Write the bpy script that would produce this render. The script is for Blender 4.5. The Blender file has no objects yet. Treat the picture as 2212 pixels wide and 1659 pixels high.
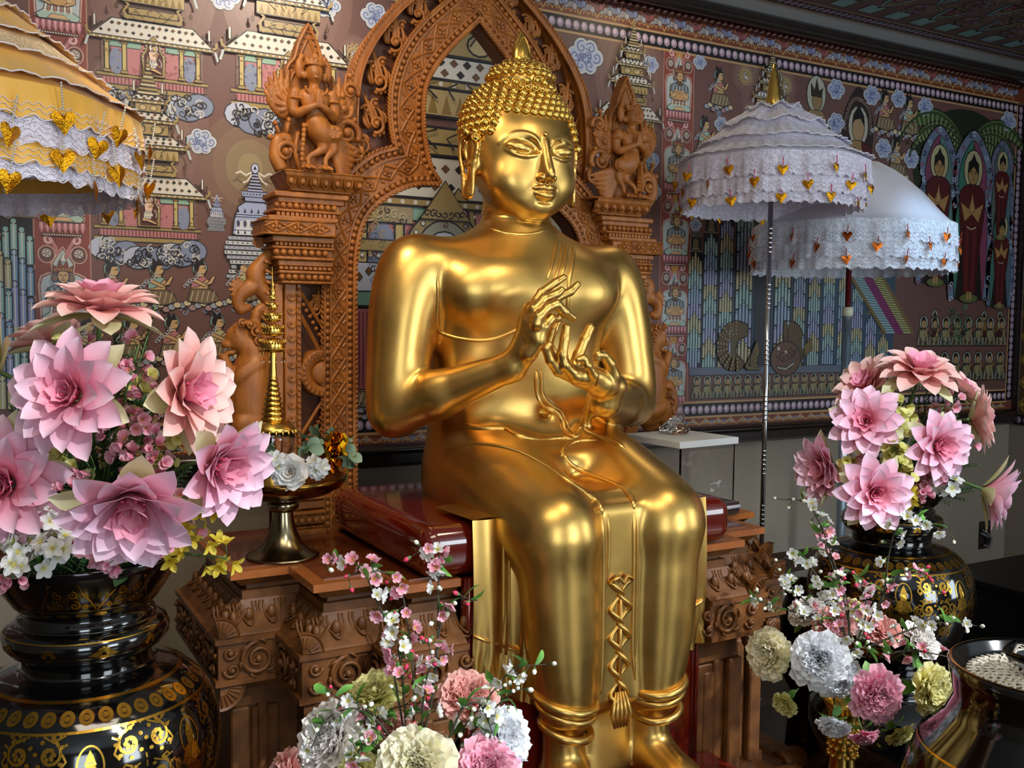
import bpy, bmesh, math, random
import numpy as np
from mathutils import Vector, Matrix, Euler, Quaternion
from mathutils.bvhtree import BVHTree

# ------------------------------------------------------------------ camera, world, lights, exposure
SC = bpy.context.scene
COL = SC.collection
PI = math.pi
XC = 1.316                                   # symmetry axis of the altar
CAM = Vector((0.0, -3.2, 1.52))
YAW, PITCH, ROLL, FPX = math.radians(29.478), math.radians(3.682), math.radians(0.594), 2090.0
CF = Vector((math.sin(YAW)*math.cos(PITCH), math.cos(YAW)*math.cos(PITCH), -math.sin(PITCH)))
_r = Vector((math.cos(YAW), -math.sin(YAW), 0)); _u = _r.cross(CF)
CR = _r*math.cos(ROLL) + _u*math.sin(ROLL); CU = -_r*math.sin(ROLL) + _u*math.cos(ROLL)
cam_data = bpy.data.cameras.new('camera'); cam = bpy.data.objects.new('camera', cam_data); COL.objects.link(cam)
cam_data.sensor_width = 36.0; cam_data.lens = 36.0*FPX/2212.0; cam_data.clip_start = 0.05
cam.matrix_world = Matrix(((CR.x, CU.x, -CF.x, CAM.x), (CR.y, CU.y, -CF.y, CAM.y), (CR.z, CU.z, -CF.z, CAM.z), (0, 0, 0, 1)))
SC.camera = cam
SC.view_settings.view_transform = 'Standard'; SC.view_settings.look = 'None'
SC.view_settings.gamma = 1.0; SC.view_settings.use_curve_mapping = False
SC.view_settings.exposure = 0.35
wd = bpy.data.worlds.new('world'); SC.world = wd; wd.use_nodes = True
wd.node_tree.nodes['Background'].inputs[0].default_value = (0.55, 0.68, 0.9, 1)
wd.node_tree.nodes['Background'].inputs[1].default_value = 0.22

def area(name, loc, target, sx, sy, power, col, spread=180):
    d = bpy.data.lights.new(name, 'AREA'); d.shape = 'RECTANGLE'; d.size = sx; d.size_y = sy
    d.energy = power; d.color = col; d.spread = math.radians(spread)
    o = bpy.data.objects.new(name, d); COL.objects.link(o); o.location = loc
    o.rotation_euler = (Vector(target)-Vector(loc)).to_track_quat('-Z', 'Y').to_euler(); return o
def spot(name, loc, target, power, col, ang=50, blend=0.6, rad=0.04):
    d = bpy.data.lights.new(name, 'SPOT'); d.energy = power; d.color = col
    d.spot_size = math.radians(ang); d.spot_blend = blend; d.shadow_soft_size = rad
    o = bpy.data.objects.new(name, d); COL.objects.link(o); o.location = loc
    o.rotation_euler = (Vector(target)-Vector(loc)).to_track_quat('-Z', 'Y').to_euler(); return o
WINL = (0.82, 0.92, 1.0)
area('window_light_front', (2.9, -6.3, 1.6), (2.9, 0, 1.6), 1.5, 1.7, 64, WINL)
area('window_light_rear', (-0.7, -6.3, 1.6), (-0.7, 0, 1.6), 1.3, 1.7, 40, WINL)
area('window_light_side', (5.6, -4.3, 1.6), (0, -3.3, 1.4), 1.9, 1.8, 62, WINL)
area('ceiling_panel_light', (0.3, -2.6, 2.80), (0.3, -2.6, 0), 1.2, 0.6, 14, (1.0, 0.86, 0.68))
spot('ceiling_spot_left', (0.35, -1.35, 2.80), (0.85, -0.5, 1.9), 58, (1.0, 0.80, 0.56), 80, 0.9, 0.14)
spot('ceiling_spot_wall', (1.0, -0.70, 2.82), (0.75, 0.0, 2.35), 34, (1.0, 0.85, 0.68), 125, 1.0)
spot('ceiling_spot_statue', (1.45, -2.2, 2.78), (1.3, -1.1, 1.5), 34, (1.0, 0.84, 0.60), 60, 0.9, 0.22)
spot('ceiling_spot_parasol', (3.0, -1.7, 2.78), (3.02, -0.8, 1.62), 40, (0.45, 0.72, 1.0), 24, 0.9)
spot('fill_spot_front_flowers', (1.6, -3.6, 2.78), (.76, -1.60, .70), 330, (0.92, 0.96, 1.0), 17, 0.8, 0.05)  # added fill to brighten the front peonies, not a lamp of the room
spot('fill_spot_gold_vase', (2.9, -3.3, 2.78), (1.93, -1.55, .72), 380, (0.92, 0.96, 1.0), 17, 0.8, 0.05)  # added narrow fill lifting the gold vase peonies, in place of window daylight
spot('fill_spot_left_vase', (1.0, -3.3, 2.78), (.14, -1.35, 1.22), 150, (0.94, 0.96, 1.0), 30, 0.8, 0.05)  # added fill that brightens the left lotuses, no fixture hangs there
spot('fill_spot_right_vase', (1.6, -3.0, 2.78), (2.40, -1.3, 1.2), 170, (0.86, 0.93, 1.0), 26, 0.8, 0.05)  # added fill for the right lotuses, the hall has no such spotlight

# ------------------------------------------------------------------ pixel -> world on a real plane (only used to read positions off)
def ray(x, y): return CF + CR*((x-1106)/FPX) - CU*((y-829.5)/FPX)
def PY(x, y, Y): d = ray(x, y); return CAM + d*((Y-CAM.y)/d.y)
def PZ(x, y, Z): d = ray(x, y); return CAM + d*((Z-CAM.z)/d.z)
def PX(x, y, X): d = ray(x, y); return CAM + d*((X-CAM.x)/d.x)
def PD(x, y, D): return CAM + ray(x, y)*D

# ------------------------------------------------------------------ materials
def lin(h):
    if isinstance(h, str):
        h = h.lstrip('#'); c = [int(h[i:i+2], 16)/255 for i in (0, 2, 4)]
        return tuple(v/12.92 if v <= .04045 else ((v+.055)/1.055)**2.4 for v in c)
    return tuple(h[:3])
MATS = {}
def mat(name, col, rough=0.5, metal=0.0, noise=0.0, nscale=20, bump=0.0, bscale=60, coat=0.0, sss=0.0, trans=0.0, ior=1.45,
        alpha=1.0, stretch=None, col2=None, sheen=0.0, spec=None, rnoise=0.0):
    if name in MATS: return MATS[name]
    m = bpy.data.materials.new(name); m.use_nodes = True; nt = m.node_tree; N = nt.nodes; Lk = nt.links
    b = N['Principled BSDF']; c = lin(col)
    b.inputs['Base Color'].default_value = (*c, 1); b.inputs['Roughness'].default_value = rough
    b.inputs['Metallic'].default_value = metal
    if coat: b.inputs['Coat Weight'].default_value = coat; b.inputs['Coat Roughness'].default_value = 0.08
    if sss:
        b.inputs['Subsurface Weight'].default_value = sss; b.inputs['Subsurface Radius'].default_value = (.02, .012, .008)
        b.inputs['Subsurface Scale'].default_value = 0.5
    if trans: b.inputs['Transmission Weight'].default_value = trans; b.inputs['IOR'].default_value = ior
    if alpha < 1: b.inputs['Alpha'].default_value = alpha
    if sheen: b.inputs['Sheen Weight'].default_value = sheen
    if spec is not None: b.inputs['Specular IOR Level'].default_value = spec
    tc = None
    def coord(sc):
        nonlocal tc
        if tc is None: tc = N.new('ShaderNodeTexCoord')
        mp = N.new('ShaderNodeMapping'); Lk.new(tc.outputs['Object'], mp.inputs[0])
        mp.inputs['Scale'].default_value = stretch or (1, 1, 1); return mp.outputs[0]
    if noise or col2 or rnoise:
        n = N.new('ShaderNodeTexNoise'); n.inputs['Scale'].default_value = nscale; n.inputs['Detail'].default_value = 5
        Lk.new(coord(1), n.inputs['Vector'])
        if noise or col2:
            r = N.new('ShaderNodeValToRGB'); Lk.new(n.outputs['Fac'], r.inputs[0])
            r.color_ramp.elements[0].position = .3; r.color_ramp.elements[1].position = .7
            a = lin(col2) if col2 else tuple(v*(1-noise) for v in c)
            bb = c if col2 else tuple(min(1, v*(1+noise)) for v in c)
            r.color_ramp.elements[0].color = (*a, 1); r.color_ramp.elements[1].color = (*bb, 1)
            Lk.new(r.outputs[0], b.inputs['Base Color'])
        if rnoise:
            mr = N.new('ShaderNodeMapRange'); Lk.new(n.outputs['Fac'], mr.inputs[0])
            mr.inputs[3].default_value = max(.02, rough-rnoise); mr.inputs[4].default_value = rough+rnoise
            Lk.new(mr.outputs[0], b.inputs['Roughness'])
    if bump:
        n2 = N.new('ShaderNodeTexNoise'); n2.inputs['Scale'].default_value = bscale; n2.inputs['Detail'].default_value = 4
        Lk.new(coord(1), n2.inputs['Vector'])
        bp = N.new('ShaderNodeBump'); bp.inputs['Strength'].default_value = bump; bp.inputs['Distance'].default_value = 0.004
        Lk.new(n2.outputs['Fac'], bp.inputs['Height']); Lk.new(bp.outputs[0], b.inputs['Normal'])
    m.diffuse_color = (*c, 1)
    MATS[name] = m; return m
def ramp_mat(name, stops, rough=0.5, sss=0.2, trans=0.0):
    """colour along the petal or leaf, read from its uv (v = 0 base, 1 tip)"""
    if name in MATS: return MATS[name]
    m = bpy.data.materials.new(name); m.use_nodes = True; nt = m.node_tree; N = nt.nodes
    b = N['Principled BSDF']; b.inputs['Roughness'].default_value = rough
    uv = N.new('ShaderNodeUVMap'); uv.uv_map = 'uv'; sx = N.new('ShaderNodeSeparateXYZ'); nt.links.new(uv.outputs[0], sx.inputs[0])
    r = N.new('ShaderNodeValToRGB'); nt.links.new(sx.outputs[1], r.inputs[0])
    while len(r.color_ramp.elements) < len(stops): r.color_ramp.elements.new(0.5)
    for e, (p, c) in zip(r.color_ramp.elements, stops): e.position = p; e.color = (*lin(c), 1)
    # fine veins
    w = N.new('ShaderNodeTexWave'); w.inputs['Scale'].default_value = 9; w.inputs['Distortion'].default_value = 1.0; w.bands_direction = 'X'
    nt.links.new(uv.outputs[0], w.inputs['Vector'])
    mx = N.new('ShaderNodeMixRGB'); mx.blend_type = 'MULTIPLY'; mx.inputs[0].default_value = 0.10
    nt.links.new(r.outputs[0], mx.inputs[1]); nt.links.new(w.outputs[0], mx.inputs[2]); nt.links.new(mx.outputs[0], b.inputs['Base Color'])
    tr = N.new('ShaderNodeBsdfTranslucent'); nt.links.new(mx.outputs[0], tr.inputs[0])
    ms = N.new('ShaderNodeMixShader'); ms.inputs[0].default_value = sss
    nt.links.new(b.outputs[0], ms.inputs[1]); nt.links.new(tr.outputs[0], ms.inputs[2]); nt.links.new(ms.outputs[0], N['Material Output'].inputs[0])
    MATS[name] = m; return m

# ------------------------------------------------------------------ mesh builder
class MB:
    def __init__(s): s.v = []; s.f = []; s.m = []; s.uv = []; s.M = Matrix.Identity(4); s.ms = []; s.hasuv = False
    def mi(s, m):
        if m not in s.ms: s.ms.append(m)
        return s.ms.index(m)
    def add(s, vs, fs, m=None, uvs=None):
        o = len(s.v); M = s.M
        s.v += [tuple(M @ Vector(p)) for p in vs]; k = s.mi(m)
        s.f += [tuple(i+o for i in f) for f in fs]; s.m += [k]*len(fs)
        if uvs: s.hasuv = True; s.uv += list(uvs)
        else: s.uv += [(0, 0)]*len(vs)
    def box(s, c, h, m=None, bev=0.0):
        x, y, z = c; a, b, d = h
        if bev <= 0:
            vs = [(x+i*a, y+j*b, z+k*d) for i in (-1, 1) for j in (-1, 1) for k in (-1, 1)]
            s.add(vs, [(0, 1, 3, 2), (4, 6, 7, 5), (0, 4, 5, 1), (2, 3, 7, 6), (0, 2, 6, 4), (1, 5, 7, 3)], m); return
        e = min(bev, a*.99, b*.99, d*.99); vs = []; idx = {}
        for i in (-1, 1):
            for j in (-1, 1):
                for k in (-1, 1):
                    for t in range(3):
                        p = [i*a, j*b, k*d]
                        for q in range(3):
                            if q != t: p[q] -= (i, j, k)[q]*e
                        idx[(i, j, k, t)] = len(vs); vs.append((x+p[0], y+p[1], z+p[2]))
        fs = []
        for t in range(3):
            o1, o2 = [q for q in range(3) if q != t]
            for sg in (-1, 1):
                ring = []
                for (p, q) in ((-1, -1), (1, -1), (1, 1), (-1, 1)):
                    key = [0, 0, 0]; key[t] = sg; key[o1] = p; key[o2] = q; ring.append(idx[(*key, t)])
                if (sg > 0) != (t != 1): ring.reverse()
                fs.append(tuple(ring))
            for p in (-1, 1):
                for q in (-1, 1):
                    k1 = [0, 0, 0]; k1[t] = -1; k1[o1] = p; k1[o2] = q; k2 = list(k1); k2[t] = 1
                    fs.append((idx[(*k1, o1)], idx[(*k1, o2)], idx[(*k2, o2)], idx[(*k2, o1)]))
        for i in (-1, 1):
            for j in (-1, 1):
                for k in (-1, 1): fs.append(tuple(idx[(i, j, k, t)] for t in range(3)))
        s.add(vs, fs, m)
    def lathe(s, prof, m=None, n=32, c=(0, 0, 0), axis='z', cap=True, a0=0, a1=2*PI, lobes=0, lamp=0.0, sx=1, sy=1):
        full = abs(a1-a0-2*PI) < 1e-6; nn = n if full else n+1; vs = []; uvs = []
        for r, z in prof:
            for i in range(nn):
                a = a0+(a1-a0)*i/n; rr = r*(1+lamp*math.cos(lobes*a)) if lobes else r
                p = (rr*math.cos(a)*sx, rr*math.sin(a)*sy, z)
                if axis == 'x': p = (p[2], p[0], p[1])
                elif axis == 'y': p = (p[0], -p[2], p[1])
                vs.append((p[0]+c[0], p[1]+c[1], p[2]+c[2])); uvs.append((i/n, 0))
        fs = []
        for j in range(len(prof)-1):
            for i in range(n):
                k = (i+1) % nn if full else i+1
                fs.append((j*nn+i, j*nn+k, (j+1)*nn+k, (j+1)*nn+i))
        if cap and full:
            if prof[0][0] > 1e-5: fs.append(tuple(range(nn-1, -1, -1)))
            if prof[-1][0] > 1e-5: fs.append(tuple((len(prof)-1)*nn+i for i in range(nn)))
        s.add(vs, fs, m)
    def tube(s, pts, r, m=None, n=8, cap=True, flat=1.0, up=None):
        pts = [Vector(p) for p in pts]; L = len(pts)
        if L < 2: return
        rs = [r]*L if not hasattr(r, '__len__') else list(r)
        T = []
        for i in range(L):
            a = pts[max(0, i-1)]; b = pts[min(L-1, i+1)]; t = b-a
            T.append(t.normalized() if t.length > 1e-9 else Vector((0, 0, 1)))
        u = Vector(up) if up else (Vector((0, 0, 1)) if abs(T[0].z) < .9 else Vector((1, 0, 0)))
        vs = []
        for i in range(L):
            if up: u = Vector(up)
            w = T[i].cross(u)
            if w.length < 1e-6: w = T[i].cross(Vector((.3, .9, .1)))
            w.normalize(); u = w.cross(T[i]).normalized()
            for k in range(n):
                a = 2*PI*k/n; vs.append(tuple(pts[i]+w*(math.cos(a)*rs[i])+u*(math.sin(a)*rs[i]*flat)))
        fs = [(i*n+k, i*n+(k+1) % n, (i+1)*n+(k+1) % n, (i+1)*n+k) for i in range(L-1) for k in range(n)]
        if cap: fs += [tuple(range(n-1, -1, -1)), tuple((L-1)*n+k for k in range(n))]
        s.add(vs, fs, m)
    def ball(s, c, r, m=None, n=8, sc=(1, 1, 1)):
        k = max(4, n//2+1); vs = [(0, 0, -1)]; fs = []
        for j in range(1, k):
            b = -PI/2+PI*j/k
            for i in range(n): a = 2*PI*i/n; vs.append((math.cos(a)*math.cos(b), math.sin(a)*math.cos(b), math.sin(b)))
        vs.append((0, 0, 1)); t = len(vs)-1
        for i in range(n): fs.append((0, 1+(i+1) % n, 1+i)); fs.append((t, 1+(k-2)*n+i, 1+(k-2)*n+(i+1) % n))
        for j in range(k-2):
            for i in range(n): fs.append((1+j*n+i, 1+j*n+(i+1) % n, 1+(j+1)*n+(i+1) % n, 1+(j+1)*n+i))
        s.add([(c[0]+p[0]*r*sc[0], c[1]+p[1]*r*sc[1], c[2]+p[2]*r*sc[2]) for p in vs], fs, m)
    def prism(s, pts, y0, y1, m=None, holes=None):
        """outline in the x-z plane, from depth y0 to y1"""
        n = len(pts); vs = [(p[0], y0, p[1]) for p in pts]+[(p[0], y1, p[1]) for p in pts]
        fs = [tuple(range(n)), tuple(range(2*n-1, n-1, -1))]+[(i, n+i, n+(i+1) % n, (i+1) % n) for i in range(n)]
        s.add(vs, fs, m)
    def band(s, inner, outer, y0, y1, m=None):
        """strip between two outlines (x,z) of equal count, y0 front, y1 back"""
        n = len(inner); vs = [(p[0], y0, p[1]) for p in inner]+[(p[0], y0, p[1]) for p in outer]+[(p[0], y1, p[1]) for p in inner]+[(p[0], y1, p[1]) for p in outer]
        fs = []
        for i in range(n-1):
            fs += [(i, i+1, n+i+1, n+i), (2*n+i, 3*n+i, 3*n+i+1, 2*n+i+1), (i, 2*n+i, 2*n+i+1, i+1), (n+i, n+i+1, 3*n+i+1, 3*n+i)]
        fs += [(0, n, 3*n, 2*n), (n-1, 3*n-1, 4*n-1, 2*n-1)]
        s.add(vs, fs, m)
    def grid(s, fn, nu, nv, m=None, closeu=False):
        vs = []; uvs = []
        for j in range(nv+1):
            for i in range(nu+(0 if closeu else 1)):
                vs.append(tuple(fn(i/nu, j/nv))); uvs.append((i/nu, j/nv))
        w = nu if closeu else nu+1
        fs = [(j*w+i, j*w+(i+1) % w, (j+1)*w+(i+1) % w, (j+1)*w+i) for j in range(nv) for i in range(nu)]
        s.add(vs, fs, m, uvs)
    def build(s, name, m=None, parent=None, smooth=True, loc=None, fix=True):
        me = bpy.data.meshes.new(name); me.from_pydata(s.v, [], s.f)
        mm = [x if x is not None else m for x in s.ms] or [m]
        for x in mm: me.materials.append(x)
        if len(mm) > 1: me.polygons.foreach_set('material_index', s.m)
        if s.hasuv:
            ul = me.uv_layers.new(name='uv'); li = np.zeros(len(me.loops), dtype=np.int32); me.loops.foreach_get('vertex_index', li)
            ul.data.foreach_set('uv', np.array(s.uv, dtype=np.float32)[li].ravel())
        if fix:
            bm = bmesh.new(); bm.from_mesh(me); bmesh.ops.recalc_face_normals(bm, faces=bm.faces); bm.to_mesh(me); bm.free()
        if smooth == 'auto':
            me.shade_smooth(); me.set_sharp_from_angle(angle=math.radians(38))
        elif smooth: me.shade_smooth()
        me.update(); return link(name, me, parent, loc)
def link(name, me, parent=None, loc=None):
    o = bpy.data.objects.new(name, me); COL.objects.link(o)
    if loc: o.location = loc
    if parent: o.parent = parent
    return o
def thing(name, label, cat, loc=(0, 0, 0), rot=(0, 0, 0), group=None):
    o = bpy.data.objects.new(name, None); COL.objects.link(o); o.location = loc; o.rotation_euler = rot
    o.empty_display_size = 0.05; o['label'] = label; o['category'] = cat
    if group: o['group'] = group
    return o
def tag(o, label, cat, group=None):
    o['label'] = label; o['category'] = cat
    if group: o['group'] = group
    return o
def struct(o): o['kind'] = 'structure'; return o
def copy_tree(o, parent=None, link_mesh=True):
    c = o.copy(); COL.objects.link(c)
    if parent: c.parent = parent
    for ch in list(o.children):
        if not ch.name.startswith('stem.own'): copy_tree(ch, c)
    return c
def catmull(pts, k=6, closed=False):
    P = [Vector(p) if len(p) == 3 else Vector((p[0], p[1], 0)) for p in pts]; n = len(P); out = []
    rng = range(n if closed else n-1)
    for i in rng:
        p0 = P[(i-1) % n] if closed or i > 0 else P[i]*2-P[i+1]; p1 = P[i]; p2 = P[(i+1) % n]
        p3 = P[(i+2) % n] if closed or i+2 < n else p2*2-p1
        for j in range(k):
            t = j/k; out.append(0.5*((2*p1)+(p2-p0)*t+(2*p0-5*p1+4*p2-p3)*t*t+(3*p1-p0-3*p2+p3)*t**3))
    if not closed: out.append(P[-1])
    return out if len(pts[0]) == 3 else [(p.x, p.y) for p in out]
def resample(pts, n):
    P = [Vector((*p, 0)[:3]) for p in pts]; d = [0]
    for a, b in zip(P, P[1:]): d.append(d[-1]+(b-a).length)
    out = []; j = 0
    for i in range(n):
        t = d[-1]*i/(n-1)
        while j < len(d)-2 and d[j+1] < t: j += 1
        f = (t-d[j])/max(1e-9, d[j+1]-d[j]); out.append(P[j].lerp(P[j+1], min(1, f)))
    return out if len(pts[0]) == 3 else [(p.x, p.y) for p in out]

# ------------------------------------------------------------------ implicit solids -> one continuous surface
class SDF:
    def __init__(s, lo, hi, h):
        s.lo = np.array(lo, float); s.h = h; s.n = np.ceil((np.array(hi)-s.lo)/h).astype(int)+1
        s.F = np.full(s.n, 0.2, np.float32)
    def _sub(s, lo, hi, pad):
        a = np.clip(np.floor((np.array(lo)-pad-s.lo)/s.h).astype(int), 0, s.n); b = np.clip(np.ceil((np.array(hi)+pad-s.lo)/s.h).astype(int)+1, 0, s.n)
        sl = tuple(slice(i, j) for i, j in zip(a, b))
        ax = [(s.lo[i]+s.h*np.arange(a[i], b[i])).astype(np.float32) for i in range(3)]
        return sl, ax[0][:, None, None], ax[1][None, :, None], ax[2][None, None, :]
    def _mix(s, sl, d, k, op):
        F = s.F[sl]
        if F.size == 0: return
        if op == 'u':
            if k > 0: h = np.clip(.5+.5*(F-d)/k, 0, 1); s.F[sl] = F*(1-h)+d*h-k*h*(1-h)
            else: s.F[sl] = np.minimum(F, d)
        else:
            if k > 0: h = np.clip(.5-.5*(F+d)/k, 0, 1); s.F[sl] = F*(1-h)-d*h+k*h*(1-h)
            else: s.F[sl] = np.maximum(F, -d)
    def cone(s, a, b, r1, r2, k=0.01, op='u', sc=(1, 1, 1)):
        a = np.array(a, float); b = np.array(b, float); R = max(r1, r2)
        lo = np.minimum(a, b)-R*max(1, 1/min(sc)); hi = np.maximum(a, b)+R*max(1, 1/min(sc))
        sl, X, Y, Z = s._sub(lo, hi, k+.015); ba = (b-a)*np.array(sc); L2 = float(ba@ba)+1e-12
        px = (X-a[0])*sc[0]; py = (Y-a[1])*sc[1]; pz = (Z-a[2])*sc[2]
        t = np.clip((px*ba[0]+py*ba[1]+pz*ba[2])/L2, 0, 1)
        d = np.sqrt((px-t*ba[0])**2+(py-t*ba[1])**2+(pz-t*ba[2])**2)-(r1+(r2-r1)*t)
        s._mix(sl, d/max(sc), k, op)
    def chain(s, pts, rs, k=0.01, op='u', sc=(1, 1, 1)):
        for i in range(len(pts)-1): s.cone(pts[i], pts[i+1], rs[i], rs[i+1], k, op, sc)
    def sch(s, pts, rs, k=0.01, op='u', sub=5, sc=(1, 1, 1)):
        q = catmull([tuple(p) for p in pts], sub); rr = [p[0] for p in catmull([(r, 0) for r in rs], sub)]
        s.chain([tuple(p) for p in q], [max(.0008, r) for r in rr], k, op, sc)
    def front(s, x, z):
        i = int(round((x-s.lo[0])/s.h)); k = int(round((z-s.lo[2])/s.h)); col = s.F[i, :, k]; w = np.where(col < 0)[0]
        if len(w) == 0: return None
        j = w[0]; a, b = col[j-1], col[j]; return float(s.lo[1]+s.h*(j-1+a/(a-b+1e-9)))
    def ell(s, c, r, k=0.01, op='u', R=None):
        c = np.array(c, float); r = np.array(r, float); m = r.max()
        sl, X, Y, Z = s._sub(c-m, c+m, k+.015); x = X-c[0]; y = Y-c[1]; z = Z-c[2]
        if R is not None:
            M = np.array(R.to_matrix().transposed() if hasattr(R, 'to_matrix') else R, float)
            x, y, z = M[0, 0]*x+M[0, 1]*y+M[0, 2]*z, M[1, 0]*x+M[1, 1]*y+M[1, 2]*z, M[2, 0]*x+M[2, 1]*y+M[2, 2]*z
        k0 = np.sqrt((x/r[0])**2+(y/r[1])**2+(z/r[2])**2); k1 = np.sqrt((x/r[0]**2)**2+(y/r[1]**2)**2+(z/r[2]**2)**2)+1e-6
        s._mix(sl, k0*(k0-1)/k1, k, op)
    def box(s, c, hf, rad=0.01, k=0.01, op='u'):
        c = np.array(c, float); hf = np.array(hf, float)
        sl, X, Y, Z = s._sub(c-hf, c+hf, k+.015); q = [np.abs(X-c[0])-hf[0]+rad, np.abs(Y-c[1])-hf[1]+rad, np.abs(Z-c[2])-hf[2]+rad]
        d = np.sqrt(np.maximum(q[0], 0)**2+np.maximum(q[1], 0)**2+np.maximum(q[2], 0)**2)+np.minimum(np.maximum(np.maximum(q[0], q[1]), q[2]), 0)-rad
        s._mix(sl, d, k, op)
    def loft(s, rows, k=0.02, e=2.3, op='u'):
        """rows: (z, centre x, centre y, half width, half depth)"""
        A = np.array(rows, float); A = A[np.argsort(A[:, 0])]
        w = A[:, 3].max(); dd = A[:, 4].max()
        lo = (A[:, 1].min()-w, A[:, 2].min()-dd, A[0, 0]); hi = (A[:, 1].max()+w, A[:, 2].max()+dd, A[-1, 0])
        sl, X, Y, Z = s._sub(lo, hi, k+.02); zz = np.clip(Z.ravel(), A[0, 0], A[-1, 0])
        zd = np.linspace(A[0, 0], A[-1, 0], 240); W = max(3, int(240*.018/max(.02, A[-1, 0]-A[0, 0])))*2+1; kr = np.hanning(W+2)[1:-1]; kr /= kr.sum()
        def ip(c):
            tv = np.interp(zd, A[:, 0], A[:, c]); h2 = W//2
            tp = np.concatenate([2*tv[0]-tv[h2:0:-1], tv, 2*tv[-1]-tv[-2:-h2-2:-1]]); tv = np.convolve(tp, kr, 'valid')
            v = np.interp(zz, zd, tv); return v[None, None, :].astype(np.float32)
        cx, cy, a, b = ip(1), ip(2), ip(3), ip(4)
        q = ((np.abs(X-cx)/a)**e+(np.abs(Y-cy)/b)**e)**(1/e); d = (q-1)*np.minimum(a, b)
        over = np.maximum(A[0, 0]-Z, Z-A[-1, 0]); d = np.where(over > 0, np.maximum(d, 0)+over, d)
        d = np.maximum(d, over) if True else d
        s._mix(sl, d, k, op)
    def blur(s, it=1):
        F = s.F
        for _ in range(it):
            for ax in range(3):
                G = F.copy(); a = [slice(None)]*3; b = [slice(None)]*3; c = [slice(None)]*3
                a[ax] = slice(1, -1); b[ax] = slice(0, -2); c[ax] = slice(2, None)
                G[tuple(a)] = .5*F[tuple(a)]+.25*(F[tuple(b)]+F[tuple(c)]); F = G
        s.F = F
    def mesh(s):
        F = s.F; nx, ny, nz = F.shape; S = F < 0
        cnt = np.zeros((nx-1, ny-1, nz-1), np.int8)
        for i in (0, 1):
            for j in (0, 1):
                for k in (0, 1): cnt += S[i:nx-1+i, j:ny-1+j, k:nz-1+k]
        act = (cnt > 0) & (cnt < 8); cells = np.argwhere(act); N = len(cells)
        idx = np.full(act.shape, -1, np.int64); idx[act] = np.arange(N)
        acc = np.zeros((N, 3)); num = np.zeros(N); ci, cj, ck = cells.T
        cor = [(0, 0, 0), (1, 0, 0), (0, 1, 0), (1, 1, 0), (0, 0, 1), (1, 0, 1), (0, 1, 1), (1, 1, 1)]
        val = [F[ci+a, cj+b, ck+c].astype(np.float64) for a, b, c in cor]
        for p in range(8):
            for q in range(p+1, 8):
                dv = np.array(cor[q])-np.array(cor[p])
                if abs(dv).sum() != 1: continue
                m = (val[p] < 0) != (val[q] < 0); t = np.where(m, val[p]/np.where(m, val[p]-val[q], 1), 0)
                pt = np.array(cor[p])[None, :]+t[:, None]*dv[None, :]; acc += np.where(m[:, None], pt, 0); num += m
        V = s.lo+(cells+acc/num[:, None])*s.h; quads = []
        for ax in range(3):
            a = [slice(0, -1) if i == ax else slice(1, -1) for i in range(3)]; b = [slice(1, None) if i == ax else slice(1, -1) for i in range(3)]
            A = S[tuple(a)]; B = S[tuple(b)]; e = np.argwhere(A != B)
            if len(e) == 0: continue
            sg = A[tuple(e.T)]; base = e.copy(); o1, o2 = [i for i in range(3) if i != ax]
            base[:, o1] += 1; base[:, o2] += 1
            def cell(u, v):
                c = base.copy(); c[:, o1] -= u; c[:, o2] -= v; return idx[tuple(c.T)]
            Q = np.stack([cell(1, 1), cell(0, 1), cell(0, 0), cell(1, 0)], 1)
            if ax == 1: Q = Q[:, ::-1]
            Q = np.where(sg[:, None], Q, Q[:, ::-1]); quads.append(Q)
        return V, np.concatenate(quads)
def join_arrays(parts):
    V = []; Q = []; o = 0
    for v, q in parts: V.append(v); Q.append(q+o); o += len(v)
    return np.concatenate(V), np.concatenate(Q)
def mesh_obj(name, V, Q, m, parent=None, smooth_it=0):
    me = bpy.data.meshes.new(name); me.vertices.add(len(V)); me.vertices.foreach_set('co', V.astype(np.float32).ravel())
    me.loops.add(Q.size); me.loops.foreach_set('vertex_index', Q.astype(np.int32).ravel())
    me.polygons.add(len(Q)); me.polygons.foreach_set('loop_start', np.arange(0, Q.size, 4, dtype=np.int32))
    me.update(calc_edges=True); me.validate(); me.shade_smooth(); me.materials.append(m)
    return link(name, me, parent)
def lap_smooth(V, Q, it=2, w=.5):
    E = np.concatenate([Q[:, [0, 1]], Q[:, [1, 2]], Q[:, [2, 3]], Q[:, [3, 0]]]); n = len(V)
    for _ in range(it):
        S = np.zeros_like(V); C = np.zeros(n)
        for c in range(3): S[:, c] = np.bincount(E[:, 0], V[E[:, 1], c], n)+np.bincount(E[:, 1], V[E[:, 0], c], n)
        C = np.bincount(E[:, 0], minlength=n)+np.bincount(E[:, 1], minlength=n)
        V = V*(1-w)+w*S/np.maximum(C, 1)[:, None]
    return V
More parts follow.
